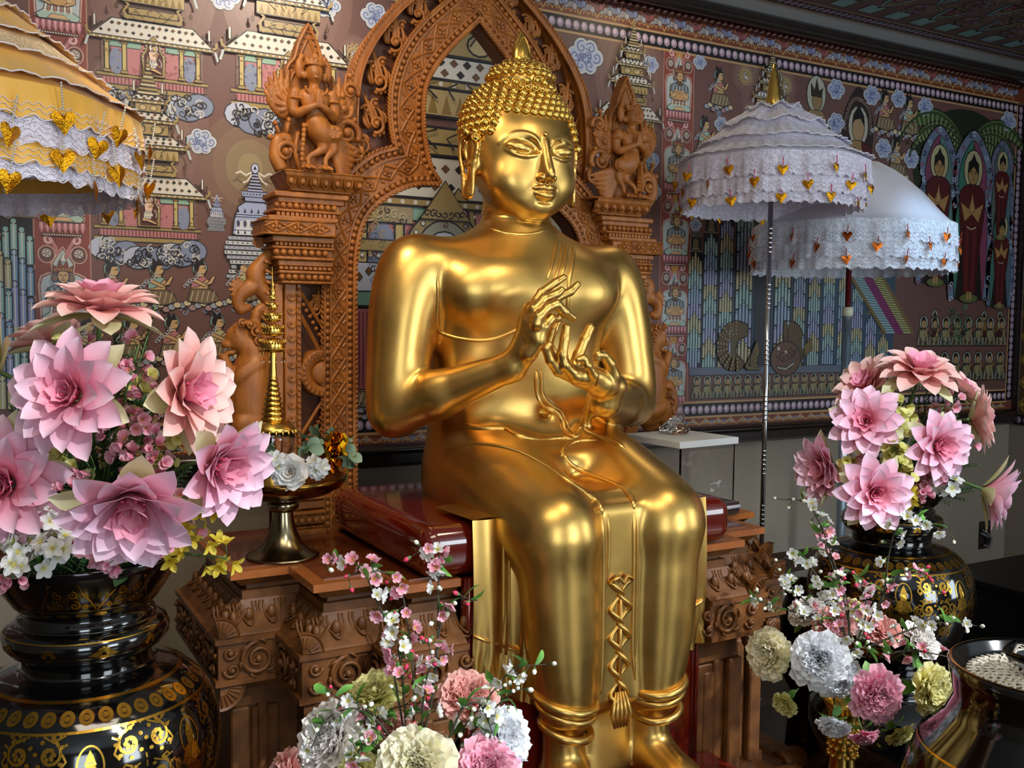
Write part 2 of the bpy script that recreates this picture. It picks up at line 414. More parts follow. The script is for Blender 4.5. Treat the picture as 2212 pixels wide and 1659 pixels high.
# ------------------------------------------------------------------ materials shared
GOLD = mat('gilded_gold', '#d9b062', 0.35, 1.0, noise=0.10, nscale=9, bump=0.10, bscale=26, rnoise=0.07)
GOLD2 = mat('bright_gold', '#dfb75c', 0.25, 1.0)
WOOD = mat('carved_teak', '#ae6b2a', 0.48, 0, col2='#874d1a', nscale=14, stretch=(3, 3, .6), bump=.25, bscale=70)
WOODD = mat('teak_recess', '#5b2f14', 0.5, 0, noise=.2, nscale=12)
TABLEW = mat('polished_altar_wood', '#7c3a1a', 0.22, 0, col2='#5f2a12', nscale=6, stretch=(1, 8, 1), coat=.6)
TABLEO = mat('altar_edge_wood', '#a8602a', 0.35, 0, noise=.15, nscale=20, stretch=(1, 6, 1), coat=.3)
DARKW = mat('dark_frame_wood', '#1c100c', 0.28, 0, noise=.4, nscale=20, coat=.5)
DARKR = mat('rope_wood', '#4a2116', 0.35, 0, coat=.4)
LACQ = mat('red_lacquer', '#741c0c', 0.13, 0, col2='#561008', nscale=5, coat=1.0)
BLACK = mat('black_lacquer', '#050506', 0.10, 0, coat=1.0)
WALL = mat('taupe_wall_paint', '#867c6d', 0.85, 0, noise=.04, nscale=40, bump=.05, bscale=200)
WHITE = mat('white_paint', '#cfd4d4', 0.7)
FLOORM = mat('dark_floor_wood', '#3a2014', 0.35, 0, col2='#28140c', nscale=8, stretch=(1, 12, 1), coat=.3)

def slab(name, c, h, m, bev=0, kind=True):
    b = MB(); b.box(c, h, m, bev); o = b.build(name, m, smooth=False)
    if kind: struct(o)
    return o
RX0, RX1, RY0, RZ = -3.2, 4.89, -6.4, 2.84
slab('floor', ((RX0+RX1)/2+.4, RY0/2, -.05), ((RX1-RX0)/2+.6, -RY0/2+.2, .05), FLOORM)
slab('wall_back', ((RX0+RX1)/2, .05, RZ/2), ((RX1-RX0)/2+.1, .05, RZ/2), WALL)
slab('wall_left', (RX0-.05, RY0/2, RZ/2), (.05, -RY0/2, RZ/2), WALL)
# right wall: short return beside the mural, then the room widens
slab('wall_right', (RX1+.05, -1.0, RZ/2), (.05, 1.0, RZ/2), WALL)
slab('wall_right_far', (5.7, -4.25, RZ/2), (.05, 2.3, RZ/2), WALL)
slab('wall_return', (5.3, -2.0, RZ/2), (.45, .05, RZ/2), WALL)
# entrance wall behind the camera, with window openings left between its panels
for nm, x0, x1, z0, z1 in (('wall_front', RX0, -1.4, 0, RZ), ('wall_front', 0.0, 2.1, 0, RZ), ('wall_front', 3.7, 5.7, 0, RZ),
                           ('wall_front', -1.4, 0.0, 0, .65), ('wall_front', -1.4, 0.0, 2.45, RZ), ('wall_front', 2.1, 3.7, 0, .65), ('wall_front', 2.1, 3.7, 2.45, RZ)):
    slab(nm, ((x0+x1)/2, RY0-.05, (z0+z1)/2), ((x1-x0)/2, .05, (z1-z0)/2), WALL)
b = MB(); b.box(((RX0+5.7)/2, RY0/2, RZ+.05), ((5.7-RX0)/2+.1, -RY0/2+.1, .05), WHITE); struct(b.build('ceiling', WHITE, smooth=False))
# window frames
for i, (x0, x1) in enumerate(((-1.4, 0.0), (2.1, 3.7))):
    b = MB()
    for x in (x0, (x0+x1)/2, x1): b.box((x, RY0+.02, 1.55), (.035, .03, .9), WHITE)
    for z in (.65, 1.55, 2.45): b.box(((x0+x1)/2, RY0+.02, z), ((x1-x0)/2, .03, .035), WHITE)
    struct(b.build('window_%d' % (i+1), WHITE, smooth=False))
b = MB()
b.box(((RX0+RX1)/2, -.012, .075), ((RX1-RX0)/2, .012, .07), DARKW, .004); struct(b.build('baseboard_back', DARKW, smooth=False))
b = MB(); b.box((RX1-.012, -1.0, .075), (.012, .97, .07), DARKW, .004); struct(b.build('baseboard_right', DARKW, smooth=False))
# ------------------------------------------------------------------ the gilded seated statue
BU = thing('buddha_statue', 'large gilded seated Buddha statue with hands in teaching gesture, centre of the altar', 'statue', (XC, -0.95, 1.06))
def L3(p): return (p.x-XC, p.y, p.z)
def hp(x, y, Y): return L3(PY(x, y, Y))
def body_field():
    g = SDF((-.49, -1.72, .36), (.49, -.66, 1.88), .0068)
    # trunk: (z, cx, cy, half width, half depth)
    g.loft([(1.04, 0, -.93, .255, .20), (1.08, 0, -.93, .275, .215), (1.14, 0, -.93, .272, .20), (1.19, 0, -.915, .262, .165), (1.22, 0, -.90, .255, .145),
            (1.28, 0, -.895, .250, .142), (1.36, 0, -.895, .245, .138), (1.45, 0, -.895, .248, .140), (1.53, 0, -.895, .262, .150),
            (1.60, 0, -.90, .275, .158), (1.66, 0, -.895, .278, .150), (1.70, 0, -.89, .255, .130), (1.735, 0, -.885, .20, .112), (1.765, 0, -.88, .125, .10), (1.79, 0, -.88, .09, .09)], .02, 2.5)
    for s in (-1, 1):
        g.ell((s*.255, -.885, 1.665), (.105, .095, .075), .05)
        g.ell((s*.12, -1.0, 1.60), (.13, .06, .085), .05)                      # chest
        # upper arm
        g.sch([(s*.305, -.89, 1.655), (s*.338, -.90, 1.53), (s*.358, -.915, 1.40), (s*.368, -.925, 1.30)], [.086, .078, .068, .064], .028)
        g.ell((s*.372, -.915, 1.285), (.062, .066, .062), .02)
        # thigh and shin, under the robe
        g.sch([(s*.135, -.93, 1.135), (s*.15, -1.10, 1.105), (s*.155, -1.24, 1.065), (s*.155, -1.345, 1.038)], [.125, .118, .105, .094], .04)
        g.ell((s*.153, -1.372, 1.05), (.088, .072, .082), .03)
        g.loft([(.595, s*.126, -1.37, .058, .056), (.64, s*.128, -1.37, .063, .061), (.70, s*.134, -1.368, .073, .070), (.76, s*.139, -1.364, .082, .078), (.83, s*.143, -1.36, .087, .084), (.90, s*.146, -1.357, .090, .087),
                (.97, s*.149, -1.353, .092, .090), (1.04, s*.152, -1.35, .092, .090)], .03, 2.15)
        g.ell((s*.126, -1.37, .615), (.066, .064, .012), .014)                 # hem ring
        # ankle and foot
        g.chain([(s*.124, -1.355, .60), (s*.124, -1.35, .50)], [.052, .048], .015)
        g.ell((s*.126, -1.345, .455), (.052, .07, .05), .02)
        g.chain([(s*.127, -1.37, .475), (s*.130, -1.47, .445), (s*.134, -1.56, .425)], [.054, .05, .038], .02, sc=(1, 1, 1))
        for t in range(5):
            tx = s*(.134+(t-1.6)*.021*1); L = (.052, .056, .05, .04, .028)[t] if s > 0 else (.028, .04, .05, .056, .052)[4-t]
            g.cone((tx, -1.565, .422), (tx+s*.002, -1.57-L*.9, .412), .014, .0115 if t else .014, .006)
    g.sch([hp(1290, 848, -1.16), hp(1276, 878, -1.13), hp(1266, 912, -1.10), hp(1264, 948, -1.07)], [.024, .014, .011, .016], .012)   # sleeve end falling to the lap
    g.ell((0, -1.0, 1.275), (.20, .045, .075), .05)                            # belly
    g.ell((0, -.975, 1.243), (.215, .088, .036), .018)                         # soft roll over the waist cloth
    g.ell((0, -1.08, 1.17), (.18, .10, .05), .05)                              # lap
    g.box((0, -1.20, 1.07), (.10, .16, .055), .03, .03)
    g.box((0, -1.372, .86), (.085, .022, .245), .015, .012)                    # cloth between the shins
    g.box((0, -1.30, .86), (.20, .03, .22), .02, .02)
    g.box((0, -1.345, .53), (.062, .02, .10), .01, .01)
    g.ell((0, -1.038, 1.283), (.017, .026, .018), .010, 's')                   # navel
    # groove between chest and arm
    # neck
    g.loft([(1.73, 0, -.885, .12, .105), (1.765, 0, -.885, .098, .092), (1.80, 0, -.88, .090, .086), (1.88, 0, -.885, .090, .088)], .015, 2.1)
    for s, el, wr in ((-1, (-.366, -.93, 1.292), (-.168, -1.165, 1.412)), (1, (.366, -.93, 1.285), (.095, -1.185, 1.318))):
        e, w = np.array(el), np.array(wr)
        g.chain([e, e*.62+w*.38, w], [.065, .059, .037], .022)
    g.blur(4)
    return g
def head_field():
    g = SDF((-.20, -1.10, 1.74), (.20, -.70, 2.26), .0029)
    g.loft([(1.74, 0, -.885, .094, .09), (1.80, 0, -.88, .090, .086), (1.90, 0, -.885, .088, .088)], 0, 2.1)
    for z, y in ((1.765, -.885), (1.795, -.885), (1.815, -.885)):
        g.loft([(z-.012, 0, y, .091, .088), (z-.006, 0, y, .0965, .0935), (z, 0, y, .0975, .095), (z+.004, 0, y, .094, .09)], .006, 2.1)
    g.loft([(1.793, 0, -.980, .030, .028), (1.805, 0, -.967, .062, .056), (1.828, 0, -.950, .095, .083), (1.862, 0, -.930, .120, .106), (1.90, 0, -.915, .133, .120), (1.94, 0, -.908, .145, .129),
            (1.98, 0, -.90, .152, .138), (2.03, 0, -.888, .155, .139), (2.07, 0, -.880, .150, .130), (2.10, 0, -.878, .137, .116), (2.13, 0, -.88, .112, .094), (2.15, 0, -.885, .085, .075), (2.16, 0, -.885, .05, .05)], .018, 2.12)
    g.ell((0, -.900, 2.160), (.088, .088, .052), .02)
    g.blur(2)
    g.ell((0, -.996, 1.818), (.038, .027, .024), .022)
    for s in (-1, 1):
        g.ell((s*.072, -.968, 1.888), (.052, .048, .050), .03)
    g.ell((0, -1.0, 1.858), (.045, .034, .03), .02)
    fs = lambda x, z: g.front(x, z)
    for s in (-1, 1):
        T = Euler((0, -s*math.radians(7), 0))
        g.ell((s*.061, fs(s*.058, 1.975)-.011, 1.973), (.053, .021, .0235), .005, 's', T)   # hollow under the brow
        g.ell((s*.061, -1.003, 1.966), (.044, .030, .0215), .004, 'u', T)                   # lowered lid
        br = [(s*.010, 1.945), (s*.0125, 1.965), (s*.026, 1.989), (s*.050, 2.0015), (s*.078, 2.001), (s*.100, 1.990), (s*.116, 1.975)]
        g.sch([(x, fs(x, z+.006)+.0015, z) for x, z in br], [.0035, .0038, .004, .004, .004, .0035, .002], .004)
        sl = [(s*.020, 1.9535), (s*.036, 1.9505), (s*.056, 1.9495), (s*.076, 1.953), (s*.092, 1.959), (s*.104, 1.966)]
        ys = [fs(x, z) for x, z in sl]; y2 = [fs(x, z-.008) for x, z in sl]
        g.sch([(x, y-.0005, z+.0015) for (x, z), y in zip(sl, ys)], [.001, .0025, .0032, .003, .0025, .001], .002, 's')
        g.sch([(x, y+.001, z-.0065+.0035*abs(i-2.5)/2.5) for i, ((x, z), y) in enumerate(zip(sl, y2))], [.0015, .003, .0038, .0038, .003, .0015], .004)
        g.sch([(s*.030, fs(s*.030, 1.972)+.0012, 1.972), (s*.056, fs(s*.056, 1.984)+.001, 1.984), (s*.085, fs(s*.085, 1.980)+.001, 1.980), (s*.102, fs(s*.102, 1.970)+.001, 1.970)], [.001, .002, .002, .001], .002)
    # nose: a sharp ridge widening to the tip
    g.sch([(0, -1.028, 1.990), (0, -1.038, 1.960), (0, -1.048, 1.925), (0, -1.060, 1.897)], [.0075, .0085, .0105, .0125], .007)
    g.chain([(0, -1.030, 1.945), (0, -1.038, 1.90)], [.014, .020], .010)
    for s in (-1, 1):
        g.ell((s*.0165, -1.043, 1.890), (.0115, .016, .0100), .003)
        g.ell((s*.0085, -1.052, 1.880), (.004, .006, .003), .002, 's')
        g.cone((s*.0055, -1.047, 1.882), (s*.0055, -1.046, 1.869), .002, .0028, .003)
    for s in (-1, 1):
        g.sch([(0, -1.0435, 1.8615), (s*.009, -1.046, 1.8660), (s*.022, -1.040, 1.8640), (s*.034, -1.029, 1.8630), (s*.043, -1.018, 1.8665)], [.0052, .0062, .0052, .0035, .0012], .003)
        g.sch([(0, -1.043, 1.8460), (s*.012, -1.042, 1.8470), (s*.025, -1.034, 1.8515), (s*.038, -1.021, 1.8605)], [.0088, .0084, .0060, .0015], .003)
        g.sch([(0, -1.0535, 1.8555), (s*.013, -1.052, 1.8575), (s*.027, -1.041, 1.8580), (s*.041, -1.025, 1.8645)], [.0018, .0018, .0016, .001], .0015, 's')
    g.ell((0, -1.036, 1.831), (.022, .010, .0045), .008, 's')
    # ears with long pierced lobes
    for s in (-1, 1):
        P = lambda y, z, dx=0.0: (s*(.1485+dx+.30*(y+.935)), y, z)
        g.cone(P(-.912, 1.972, -.012), P(-.914, 1.93, -.012), .030, .024, .006, sc=(1.5, 1, 1))
        g.cone(P(-.914, 1.93, -.008), P(-.912, 1.858, .004), .022, .0175, .006, sc=(1.8, 1, 1))
        rim = [(-.938, 1.944), (-.945, 1.975), (-.938, 1.998), (-.918, 2.009), (-.896, 2.003), (-.883, 1.982), (-.884, 1.950), (-.892, 1.915), (-.895, 1.88), (-.897, 1.853), (-.905, 1.845), (-.920, 1.845), (-.928, 1.855), (-.930, 1.885), (-.930, 1.915), (-.936, 1.935)]
        g.sch([P(y, z, .006) for y, z in rim], [.0058]*len(rim), .003, sub=3)
        g.cone(P(-.913, 1.900, .019), P(-.912, 1.862, .023), .0085, .0085, .003, 's')
        g.ell(P(-.913, 1.972, .020), (.015, .020, .026), .005, 's')
        g.sch([P(-.936, 1.936, .004), P(-.925, 1.928, .008), P(-.917, 1.936, .006)], [.0055, .006, .003], .003)
        g.sch([P(-.903, 1.99, .003), P(-.898, 1.965, .004), P(-.906, 1.94, .004)], [.003, .004, .003], .004)
    return g
def hp(x, y, Y): return L3(PY(x, y, Y))
def hand_field():
    g = SDF((-.45, -1.38, 1.20), (.45, -.83, 1.66), .0031)
    k = .006
    # forearm ends, the same cones as the body carries
    for el, wr in (((-.366, -.93, 1.292), (-.168, -1.165, 1.412)), ((.366, -.93, 1.285), (.095, -1.185, 1.318))):
        e, w = np.array(el), np.array(wr); g.chain([e, e*.62+w*.38, w], [.0635, .0585, .0368], .022)
    # right hand (left in the picture): palm rising, palm side towards the other hand
    g.chain([(-.168, -1.165, 1.412), hp(1134, 752, -1.195), hp(1147, 700, -1.215)], [.036, .034, .032], .02, sc=(1.15, 1, 1))
    g.ell(hp(1150, 700, -1.215), (.028, .036, .055), .012)
    g.chain([hp(1143, 720, -1.20), hp(1146, 668, -1.215)], [.026, .014], .015)
    g.chain([hp(1158, 725, -1.24), hp(1163, 690, -1.25)], [.022, .014], .015)
    def fing(ps, rs, kk=.005): g.chain([hp(*p) for p in ps], rs, kk)
    fing([(1145, 690, -1.205), (1146, 666, -1.205), (1170, 632, -1.205), (1200, 610, -1.205), (1218, 599, -1.205)], [.014, .0125, .011, .0098, .0085])      # little / ring, behind
    fing([(1165, 668, -1.185), (1205, 642, -1.185), (1232, 630, -1.185), (1248, 614, -1.185)], [.012, .012, .0105, .0085])
    fing([(1152, 700, -1.235), (1153, 668, -1.235), (1176, 645, -1.235), (1202, 635, -1.235), (1213, 626, -1.235)], [.015, .0135, .012, .0105, .009])      # middle
    fing([(1158, 700, -1.258), (1163, 684, -1.26), (1184, 664, -1.26), (1202, 657, -1.26), (1220, 674, -1.258), (1240, 688, -1.255)], [.014, .0125, .0118, .0122, .0115, .0078])   # index
    fing([(1142, 762, -1.225), (1163, 735, -1.245), (1175, 706, -1.255), (1190, 688, -1.25), (1208, 688, -1.245)], [.021, .018, .0128, .0115, .0095])       # thumb
    # left hand (right in the picture): palm up, fingers rising
    g.chain([(.095, -1.185, 1.318), hp(1322, 835, -1.20), hp(1296, 828, -1.215), hp(1250, 812, -1.23)], [.036, .034, .033, .026], .02, sc=(1, 1, 1.1))
    g.ell(hp(1268, 812, -1.225), (.052, .034, .026), .014)
    fing([(1228, 812, -1.215), (1205, 802, -1.22), (1188, 778, -1.225), (1178, 752, -1.23), (1186, 744, -1.235)], [.014, .0128, .0115, .010, .008])         # little, curled
    fing([(1240, 812, -1.22), (1212, 788, -1.20), (1184, 745, -1.20), (1196, 712, -1.20), (1207, 690, -1.20)], [.014, .012, .0112, .0105, .009])           # towards the other thumb
    fing([(1245, 812, -1.235), (1220, 788, -1.235), (1214, 766, -1.235), (1220, 732, -1.235), (1223, 706, -1.235)], [.016, .0145, .013, .0122, .0108])     # upright
    fing([(1262, 815, -1.225), (1240, 790, -1.225), (1250, 765, -1.225), (1264, 732, -1.225), (1275, 708, -1.225)], [.016, .0145, .0138, .0130, .0112])    # upright, tilted
    fing([(1278, 826, -1.25), (1284, 812, -1.262), (1270, 790, -1.268), (1260, 774, -1.266), (1248, 777, -1.262)], [.012, .0105, .0098, .0095, .008])      # folded
    fing([(1318, 838, -1.225), (1325, 812, -1.235), (1318, 786, -1.245), (1304, 768, -1.25), (1291, 766, -1.252), (1290, 776, -1.252)], [.020, .017, .0135, .0115, .0108, .0095])  # thumb
    return g
parts = [body_field().mesh(), head_field().mesh(), hand_field().mesh()]
parts[0] = (lap_smooth(*parts[0], 3), parts[0][1]); parts[1] = (lap_smooth(*parts[1], 1, .4), parts[1][1]); parts[2] = (lap_smooth(*parts[2], 1, .4), parts[2][1])
BV, BQ = join_arrays(parts); BV = BV+np.array([XC, 0, 0])
BTREE = BVHTree.FromPolygons([tuple(v) for v in BV], BQ.tolist())
HTREE = BVHTree.FromPolygons([tuple(v) for v in parts[1][0]+np.array([XC, 0, 0])], parts[1][1].tolist())
T0TREE = BVHTree.FromPolygons([tuple(v) for v in parts[0][0]+np.array([XC, 0, 0])], parts[0][1].tolist())
org = np.array([XC, -0.95, 1.06])
body = mesh_obj('body', BV-org, BQ, GOLD, BU)
def hit(x, y, tree=None, off=0.0):
    d = ray(x, y).normalized(); r = (tree or T0TREE).ray_cast(CAM, d)
    if r[0] is None: return None
    return r[0]+r[1]*off
def ridge(mb, pxs, r=.005, sub=7, tree=None, off=0.0, n=8):
    mb = MB(); r *= 1.5
    P = [p for p in (hit(x, y, tree, off-r*.25) for x, y in catmull(pxs, sub)) if p is not None]
    out = [P[0]]
    for p in P[1:]:
        if (p-out[-1]).length < .09: out.append(p)
    for _ in range(4): out = [out[0]]+[(out[i-1]+out[i]*2+out[i+1])/4 for i in range(1, len(out)-1)]+[out[-1]]
    rr = [r*min(1, .35+.65*min(i, len(out)-1-i)/3) for i in range(len(out))]
    mb.tube([p-Vector(org) for p in out], rr, None, n); mb.build('robe_edge', GOLD, BU)
# hair curls
hb = MB()
def curl(mb, p, n, s):
    q = n.to_track_quat('Z', 'Y').to_matrix().to_4x4(); mb.M = Matrix.Translation(p-Vector(org)) @ q
    mb.lathe([(s*1.0, -s*.5), (s*1.0, s*.1), (s*.8, s*.45), (s*.5, s*.72), (s*.2, s*.9), (0, s*.95)], None, 9, cap=False)
    sp = []
    for i in range(19):
        t = i/18; a = t*2*PI*2.1; rr = s*(1.02*(1-t)**.8+.02); zz = s*(.12+.85*t**.9); sp.append((rr*math.cos(a), rr*math.sin(a), zz))
    mb.tube(sp, [s*.17*(1-.35*i/18) for i in range(19)], None, 5, cap=False); mb.M = Matrix.Identity(4)
def hairline(th):
    t = abs(math.degrees(th))
    return float(np.interp(t, [0, 30, 42, 52, 62, 72, 80, 95, 110, 180], [2.052, 2.052, 2.042, 2.012, 1.985, 1.960, 1.97, 1.96, 1.90, 1.87]))
hc = Vector((XC, -.885, 0))
placed = []
ctr = Vector((XC, -.885, 1.985))
for ri, el in enumerate(range(-40, 82, 7)):
    e = math.radians(el+.5); n = max(6, int(2*PI*math.cos(e)*.160/.0235))
    for i in range(n):
        th = 2*PI*(i+.5*(ri % 2))/n; th = (th+PI) % (2*PI)-PI
        dd = Vector((math.sin(th)*math.cos(e), -math.cos(th)*math.cos(e), math.sin(e))); r = HTREE.ray_cast(ctr+dd*.6, -dd)
        if r[0] is None: continue
        p, nn = r[0], r[1]; ta = math.atan2(p.x-XC, -(p.y+.885))
        if p.z < hairline(ta)+.006 or abs(p.x-XC) > .168: continue
        if 1.84 < p.z < 2.01 and abs(p.x-XC) > .13 and -.945 < p.y < -.875: continue
        if (p-Vector((XC, -.9, 2.16))).length < .090 and p.z > 2.150: continue
        if any((p-q).length < .0190 for q in placed): continue
        placed.append(p); curl(hb, p, nn, .0124)
uc = Vector((XC, -.900, 2.155))
for el, n in ((-16, 25), (-3, 25), (10, 25), (23, 22), (34, 20), (50, 16), (66, 10), (80, 5)):
    for i in range(n):
        a = 2*PI*(i+(el % 2)*.5)/n; e = math.radians(el)
        dd = Vector((math.sin(a)*math.cos(e), -math.cos(a)*math.cos(e), math.sin(e))); r = HTREE.ray_cast(uc+dd*.5, -dd)
        if r[0] is None or any((r[0]-q).length < .0165 for q in placed): continue
        placed.append(r[0]); curl(hb, r[0], r[1], .0118)
hb.build('hair_curls', GOLD2, BU)
# flame finial
fb = MB()
fp = [(0, .092), (.007, .078), (.015, .06), (.0235, .04), (.028, .022), (.0265, .006), (.024, -.004)]
out = fp+[(-x, z) for x, z in reversed(fp[1:])]
fb.M = Matrix.Translation(Vector((XC, -.905, 2.206))-Vector(org))
fb.lathe([(.031, -.006), (.029, .004), (.0285, .018), (.0275, .032), (.023, .048), (.015, .066), (.007, .08), (.0, .094)], None, 20, sy=.72)
hl = catmull([(0, .077), (.010, .058), (.017, .038), (.0165, .022), (.007, .016), (0, .024), (-.007, .016), (-.0165, .022), (-.017, .038), (-.010, .058), (0, .077)], 4)
fb.tube([(x, -.0205+abs(z-.02)*.17+abs(x)*.25, z) for x, z in hl], .0022, None, 6)
fb.build('flame_finial', GOLD2, BU)
ub = MB(); r = HTREE.ray_cast(Vector((XC, -1.3, 2.003)), Vector((0, 1, 0))); ub.ball(r[0]-Vector(org), .0075, None, 12); ub.build('urna_bead', GOLD, BU)
# robe edges, folds and hems laid over the figure
rb = None
ridge(rb, [(1218, 505), (1212, 560), (1200, 600), (1185, 640)], .0035); ridge(rb, [(1227, 505), (1222, 560), (1212, 600)], .0035)
ridge(rb, [(1238, 508), (1238, 560), (1228, 615), (1225, 690)], .0045); ridge(rb, [(1205, 505), (1196, 560), (1182, 605)], .0035)
ridge(rb, [(944, 590), (946, 650), (944, 705), (960, 722), (1000, 733), (1050, 735), (1090, 725), (1130, 705)], .0035)
ridge(rb, [(1035, 478), (1060, 494), (1100, 505), (1150, 505), (1190, 492)], .0035)
ridge(rb, [(1160, 800), (1160, 840), (1167, 868), (1185, 884), (1202, 890), (1214, 905), (1222, 928), (1238, 943), (1250, 935), (1262, 905), (1266, 868)], .0062)
ridge(rb, [(1170, 800), (1170, 838), (1177, 862), (1195, 878), (1212, 888), (1222, 908), (1230, 925)], .004)
ridge(rb, [(1278, 862), (1268, 885), (1262, 910), (1264, 930), (1290, 940), (1325, 955), (1350, 968)], .0065)
ridge(rb, [(990, 915), (1040, 925), (1090, 925), (1115, 940), (1160, 948), (1210, 945), (1240, 948)], .0062)
ridge(rb, [(962, 972), (1010, 958), (1070, 962), (1120, 975), (1170, 1000), (1215, 1030), (1260, 1060), (1295, 1085)], .0042)
ridge(rb, [(1215, 975), (1235, 1005), (1290, 1030), (1340, 1052), (1365, 1078)], .0042)
ridge(rb, [(1213, 985), (1222, 965), (1245, 952), (1290, 950)], .0045)
ridge(rb, [(1300, 1110), (1304, 1200), (1303, 1300), (1302, 1400), (1298, 1500)], .0042); ridge(rb, [(1312, 1110), (1316, 1180), (1312, 1260)], .0035)
ridge(rb, [(1368, 1090), (1369, 1200), (1368, 1300), (1366, 1400), (1372, 1470)], .0042); ridge(rb, [(1376, 1090), (1377, 1200), (1375, 1300), (1372, 1420)], .003)
ridge(rb, [(1260, 1062), (1292, 1085), (1302, 1112)], .006); ridge(rb, [(1345, 1055), (1364, 1075), (1370, 1100)], .006)
for s in (-1, 1):
    for z, rr, a, bq in ((.655, .0105, .069, .067), (.632, .008, .066, .064), (.588, .0105, .058, .056)):
        pts = []
        for i in range(33):
            t = 2*PI*i/32; pts.append((s*.130+(a+.0)*math.cos(t), -1.37+.42+(bq)*math.sin(t)-.42+.0, z-.012*math.sin(t)*-1-.010*s*math.cos(t)*-1))
        hmb = MB(); hmb.tube([(p[0], p[1]+.95, p[2]-1.06) for p in pts], rr, None, 7, cap=False); hmb.build('robe_hem', GOLD, BU)
# zig-zag gathered fold between the shins
zb = MB(); zz0 = PX(1337, 1252, XC).z; zz1 = PX(1325, 1530, XC).z
def braid(side):
    pts = []; n = 8
    for i in range(n*6+1):
        t = i/(n*6); w = .030*(1-.25*t)+.004; ph = t*n*PI*1.15; tri = 2/PI*math.asin(math.sin(ph+PI/2)); pts.append((side*w*(tri*.55+.38), -1.397-.006*math.cos(ph*1.0+PI*.5)*side+.95, zz0+(zz1-zz0)*t-1.06))
    return pts
for sd in (-1, 1): zb.tube(braid(sd), .0058, None, 7)
zb.tube([(-.030, -.452, zz0-1.06), (-.012, -.455, zz0+.012-1.06), (0, -.455, zz0-.004-1.06), (.012, -.455, zz0+.012-1.06), (.030, -.452, zz0-1.06)], .005, None, 7)
zb.tube([(0, -.449, zz0-.02-1.06), (0.0, -.448, (zz0+zz1)/2-1.06), (0, -.449, zz1-1.06)], .005, None, 7)
for i in range(5):
    zb.tube([((i-2)*.006, -.452, zz1+.05-1.06), ((i-2)*.013, -.458, zz1-1.06), ((i-2)*.008, -.455, zz1-.035-1.06)], [.003, .006, .003], None, 6)
zb.build('gathered_fold', GOLD, BU)
# robe cloth falling over the front of the seat on both sides of the legs
for s in (-1, 1):
    db = MB()
    xa, xb = (-.338, -.10) if s < 0 else (.10, .338)
    def fn(u, v, xa=xa, xb=xb, s=s):
        x = xa+(xb-xa)*u; e = 1-u if s > 0 else u      # e = 0 at the outer edge
        zb_ = .70+(-.11*e if e < .9 else -.10); z = 1.075+(zb_-1.075)*v
        fold = .012*math.sin(e*13)*min(1, e*3)+.006*math.sin(e*37)*v**3+.010*math.sin(e*52)*max(0, v-.80)*5
        return (x, -1.292-.004-fold+.95-.01*math.sin(PI*v), z-1.06)
    db.grid(fn, 40, 24)
    # top return onto the seat
    db.grid(lambda u, v, xa=xa, xb=xb: (xa+(xb-xa)*u, -1.30+.95+v*.20, .012+.004*math.sin(u*9)+.004*(1-v)), 12, 3)
    # hem pleats
    db.tube([(x0, -.354-.006*math.sin(i*1.7), .70-.11*i/9+.115-1.06) for i, x0 in enumerate([(xa+(xb-xa)*j/9 if s < 0 else xb-(xb-xa)*j/9) for j in range(10)])], .0045, None, 6)
    for e in (.30, .36, .52):
        x = (xa+(xb-xa)*e if s < 0 else xb-(xb-xa)*e); db.tube([(x, -.362, .008), (x, -.362, -.02), (x, -.364, -.2), (x+.004*s, -.360, .70-.11*e-1.06+.10)], .0038, None, 6)
    db.build('seat_drape', GOLD, BU, fix=False)
# ------------------------------------------------------------------ carving helpers
def scroll(mb, c, r, turns=1.6, a0=0.0, d=1, th=.006, y=0.0, m=None, ball=True, n=6, k=22):
    """tapering spiral in the x-z plane, raised at its eye"""
    pts = []
    for i in range(k+1):
        t = i/k; a = a0+d*t*turns*2*PI; rr = r*(1-t)**.85+r*.10; pts.append((c[0]+rr*math.cos(a), y-.004*t, c[1]+rr*math.sin(a)))
    mb.tube(pts, [th*(1-.45*i/k) for i in range(k+1)], m, n)
    if ball: mb.ball((c[0], y-.005, c[1]), th*1.5, m, 8)
def leaf(mb, p, a, L, w, y=0.0, bend=.5, m=None):
    """fat curved leaf stroke from p at angle a"""
    pts = []; rs = []
    for i in range(9):
        t = i/8; aa = a+bend*t*1.6; x = p[0]+L*(math.sin(a+bend*t)*0+t*math.cos(a+bend*t*.8)); z = p[1]+L*t*math.sin(a+bend*t*.8)
        pts.append((x, y-.003*math.sin(PI*t), z)); rs.append(w*(math.sin(PI*min(1, t*.85+.12))**.7)*(1-.75*t**2.5)+.0006)
    mb.tube(pts, rs, m, 6, flat=.7)
def palmette(mb, c, a, s, y=0, m=None):
    """flame shaped acanthus motif: curling beast-head leafwork"""
    R = lambda u, v: (c[0]+s*(u*math.cos(a)-v*math.sin(a)), c[1]+s*(u*math.sin(a)+v*math.cos(a)))
    scroll(mb, R(.22, 0), s*.17, 1.3, a+2.5, 1, s*.045, y-.004, m)
    scroll(mb, R(.52, .10), s*.12, 1.2, a+1.0, -1, s*.035, y-.002, m)
    scroll(mb, R(.60, -.13), s*.10, 1.2, a-1.0, 1, s*.032, y-.002, m)
    for v, aa, L, b in ((.16, .5, .62, -.6), (.05, .15, .85, -.25), (-.08, -.1, .80, .3), (-.2, -.5, .55, .7), (.22, .95, .36, -.8), (-.26, -.95, .34, .9), (.0, .0, .98, .12)):
        leaf(mb, R(.18, v*.8), a+aa*.7, s*L*.85, s*.060, y, b, m)
    for u, v in ((.02, .10), (.02, -.10), (.0, 0)): mb.ball((*R(u, v)[:1], y, R(u, v)[1]), s*.05, m, 6)
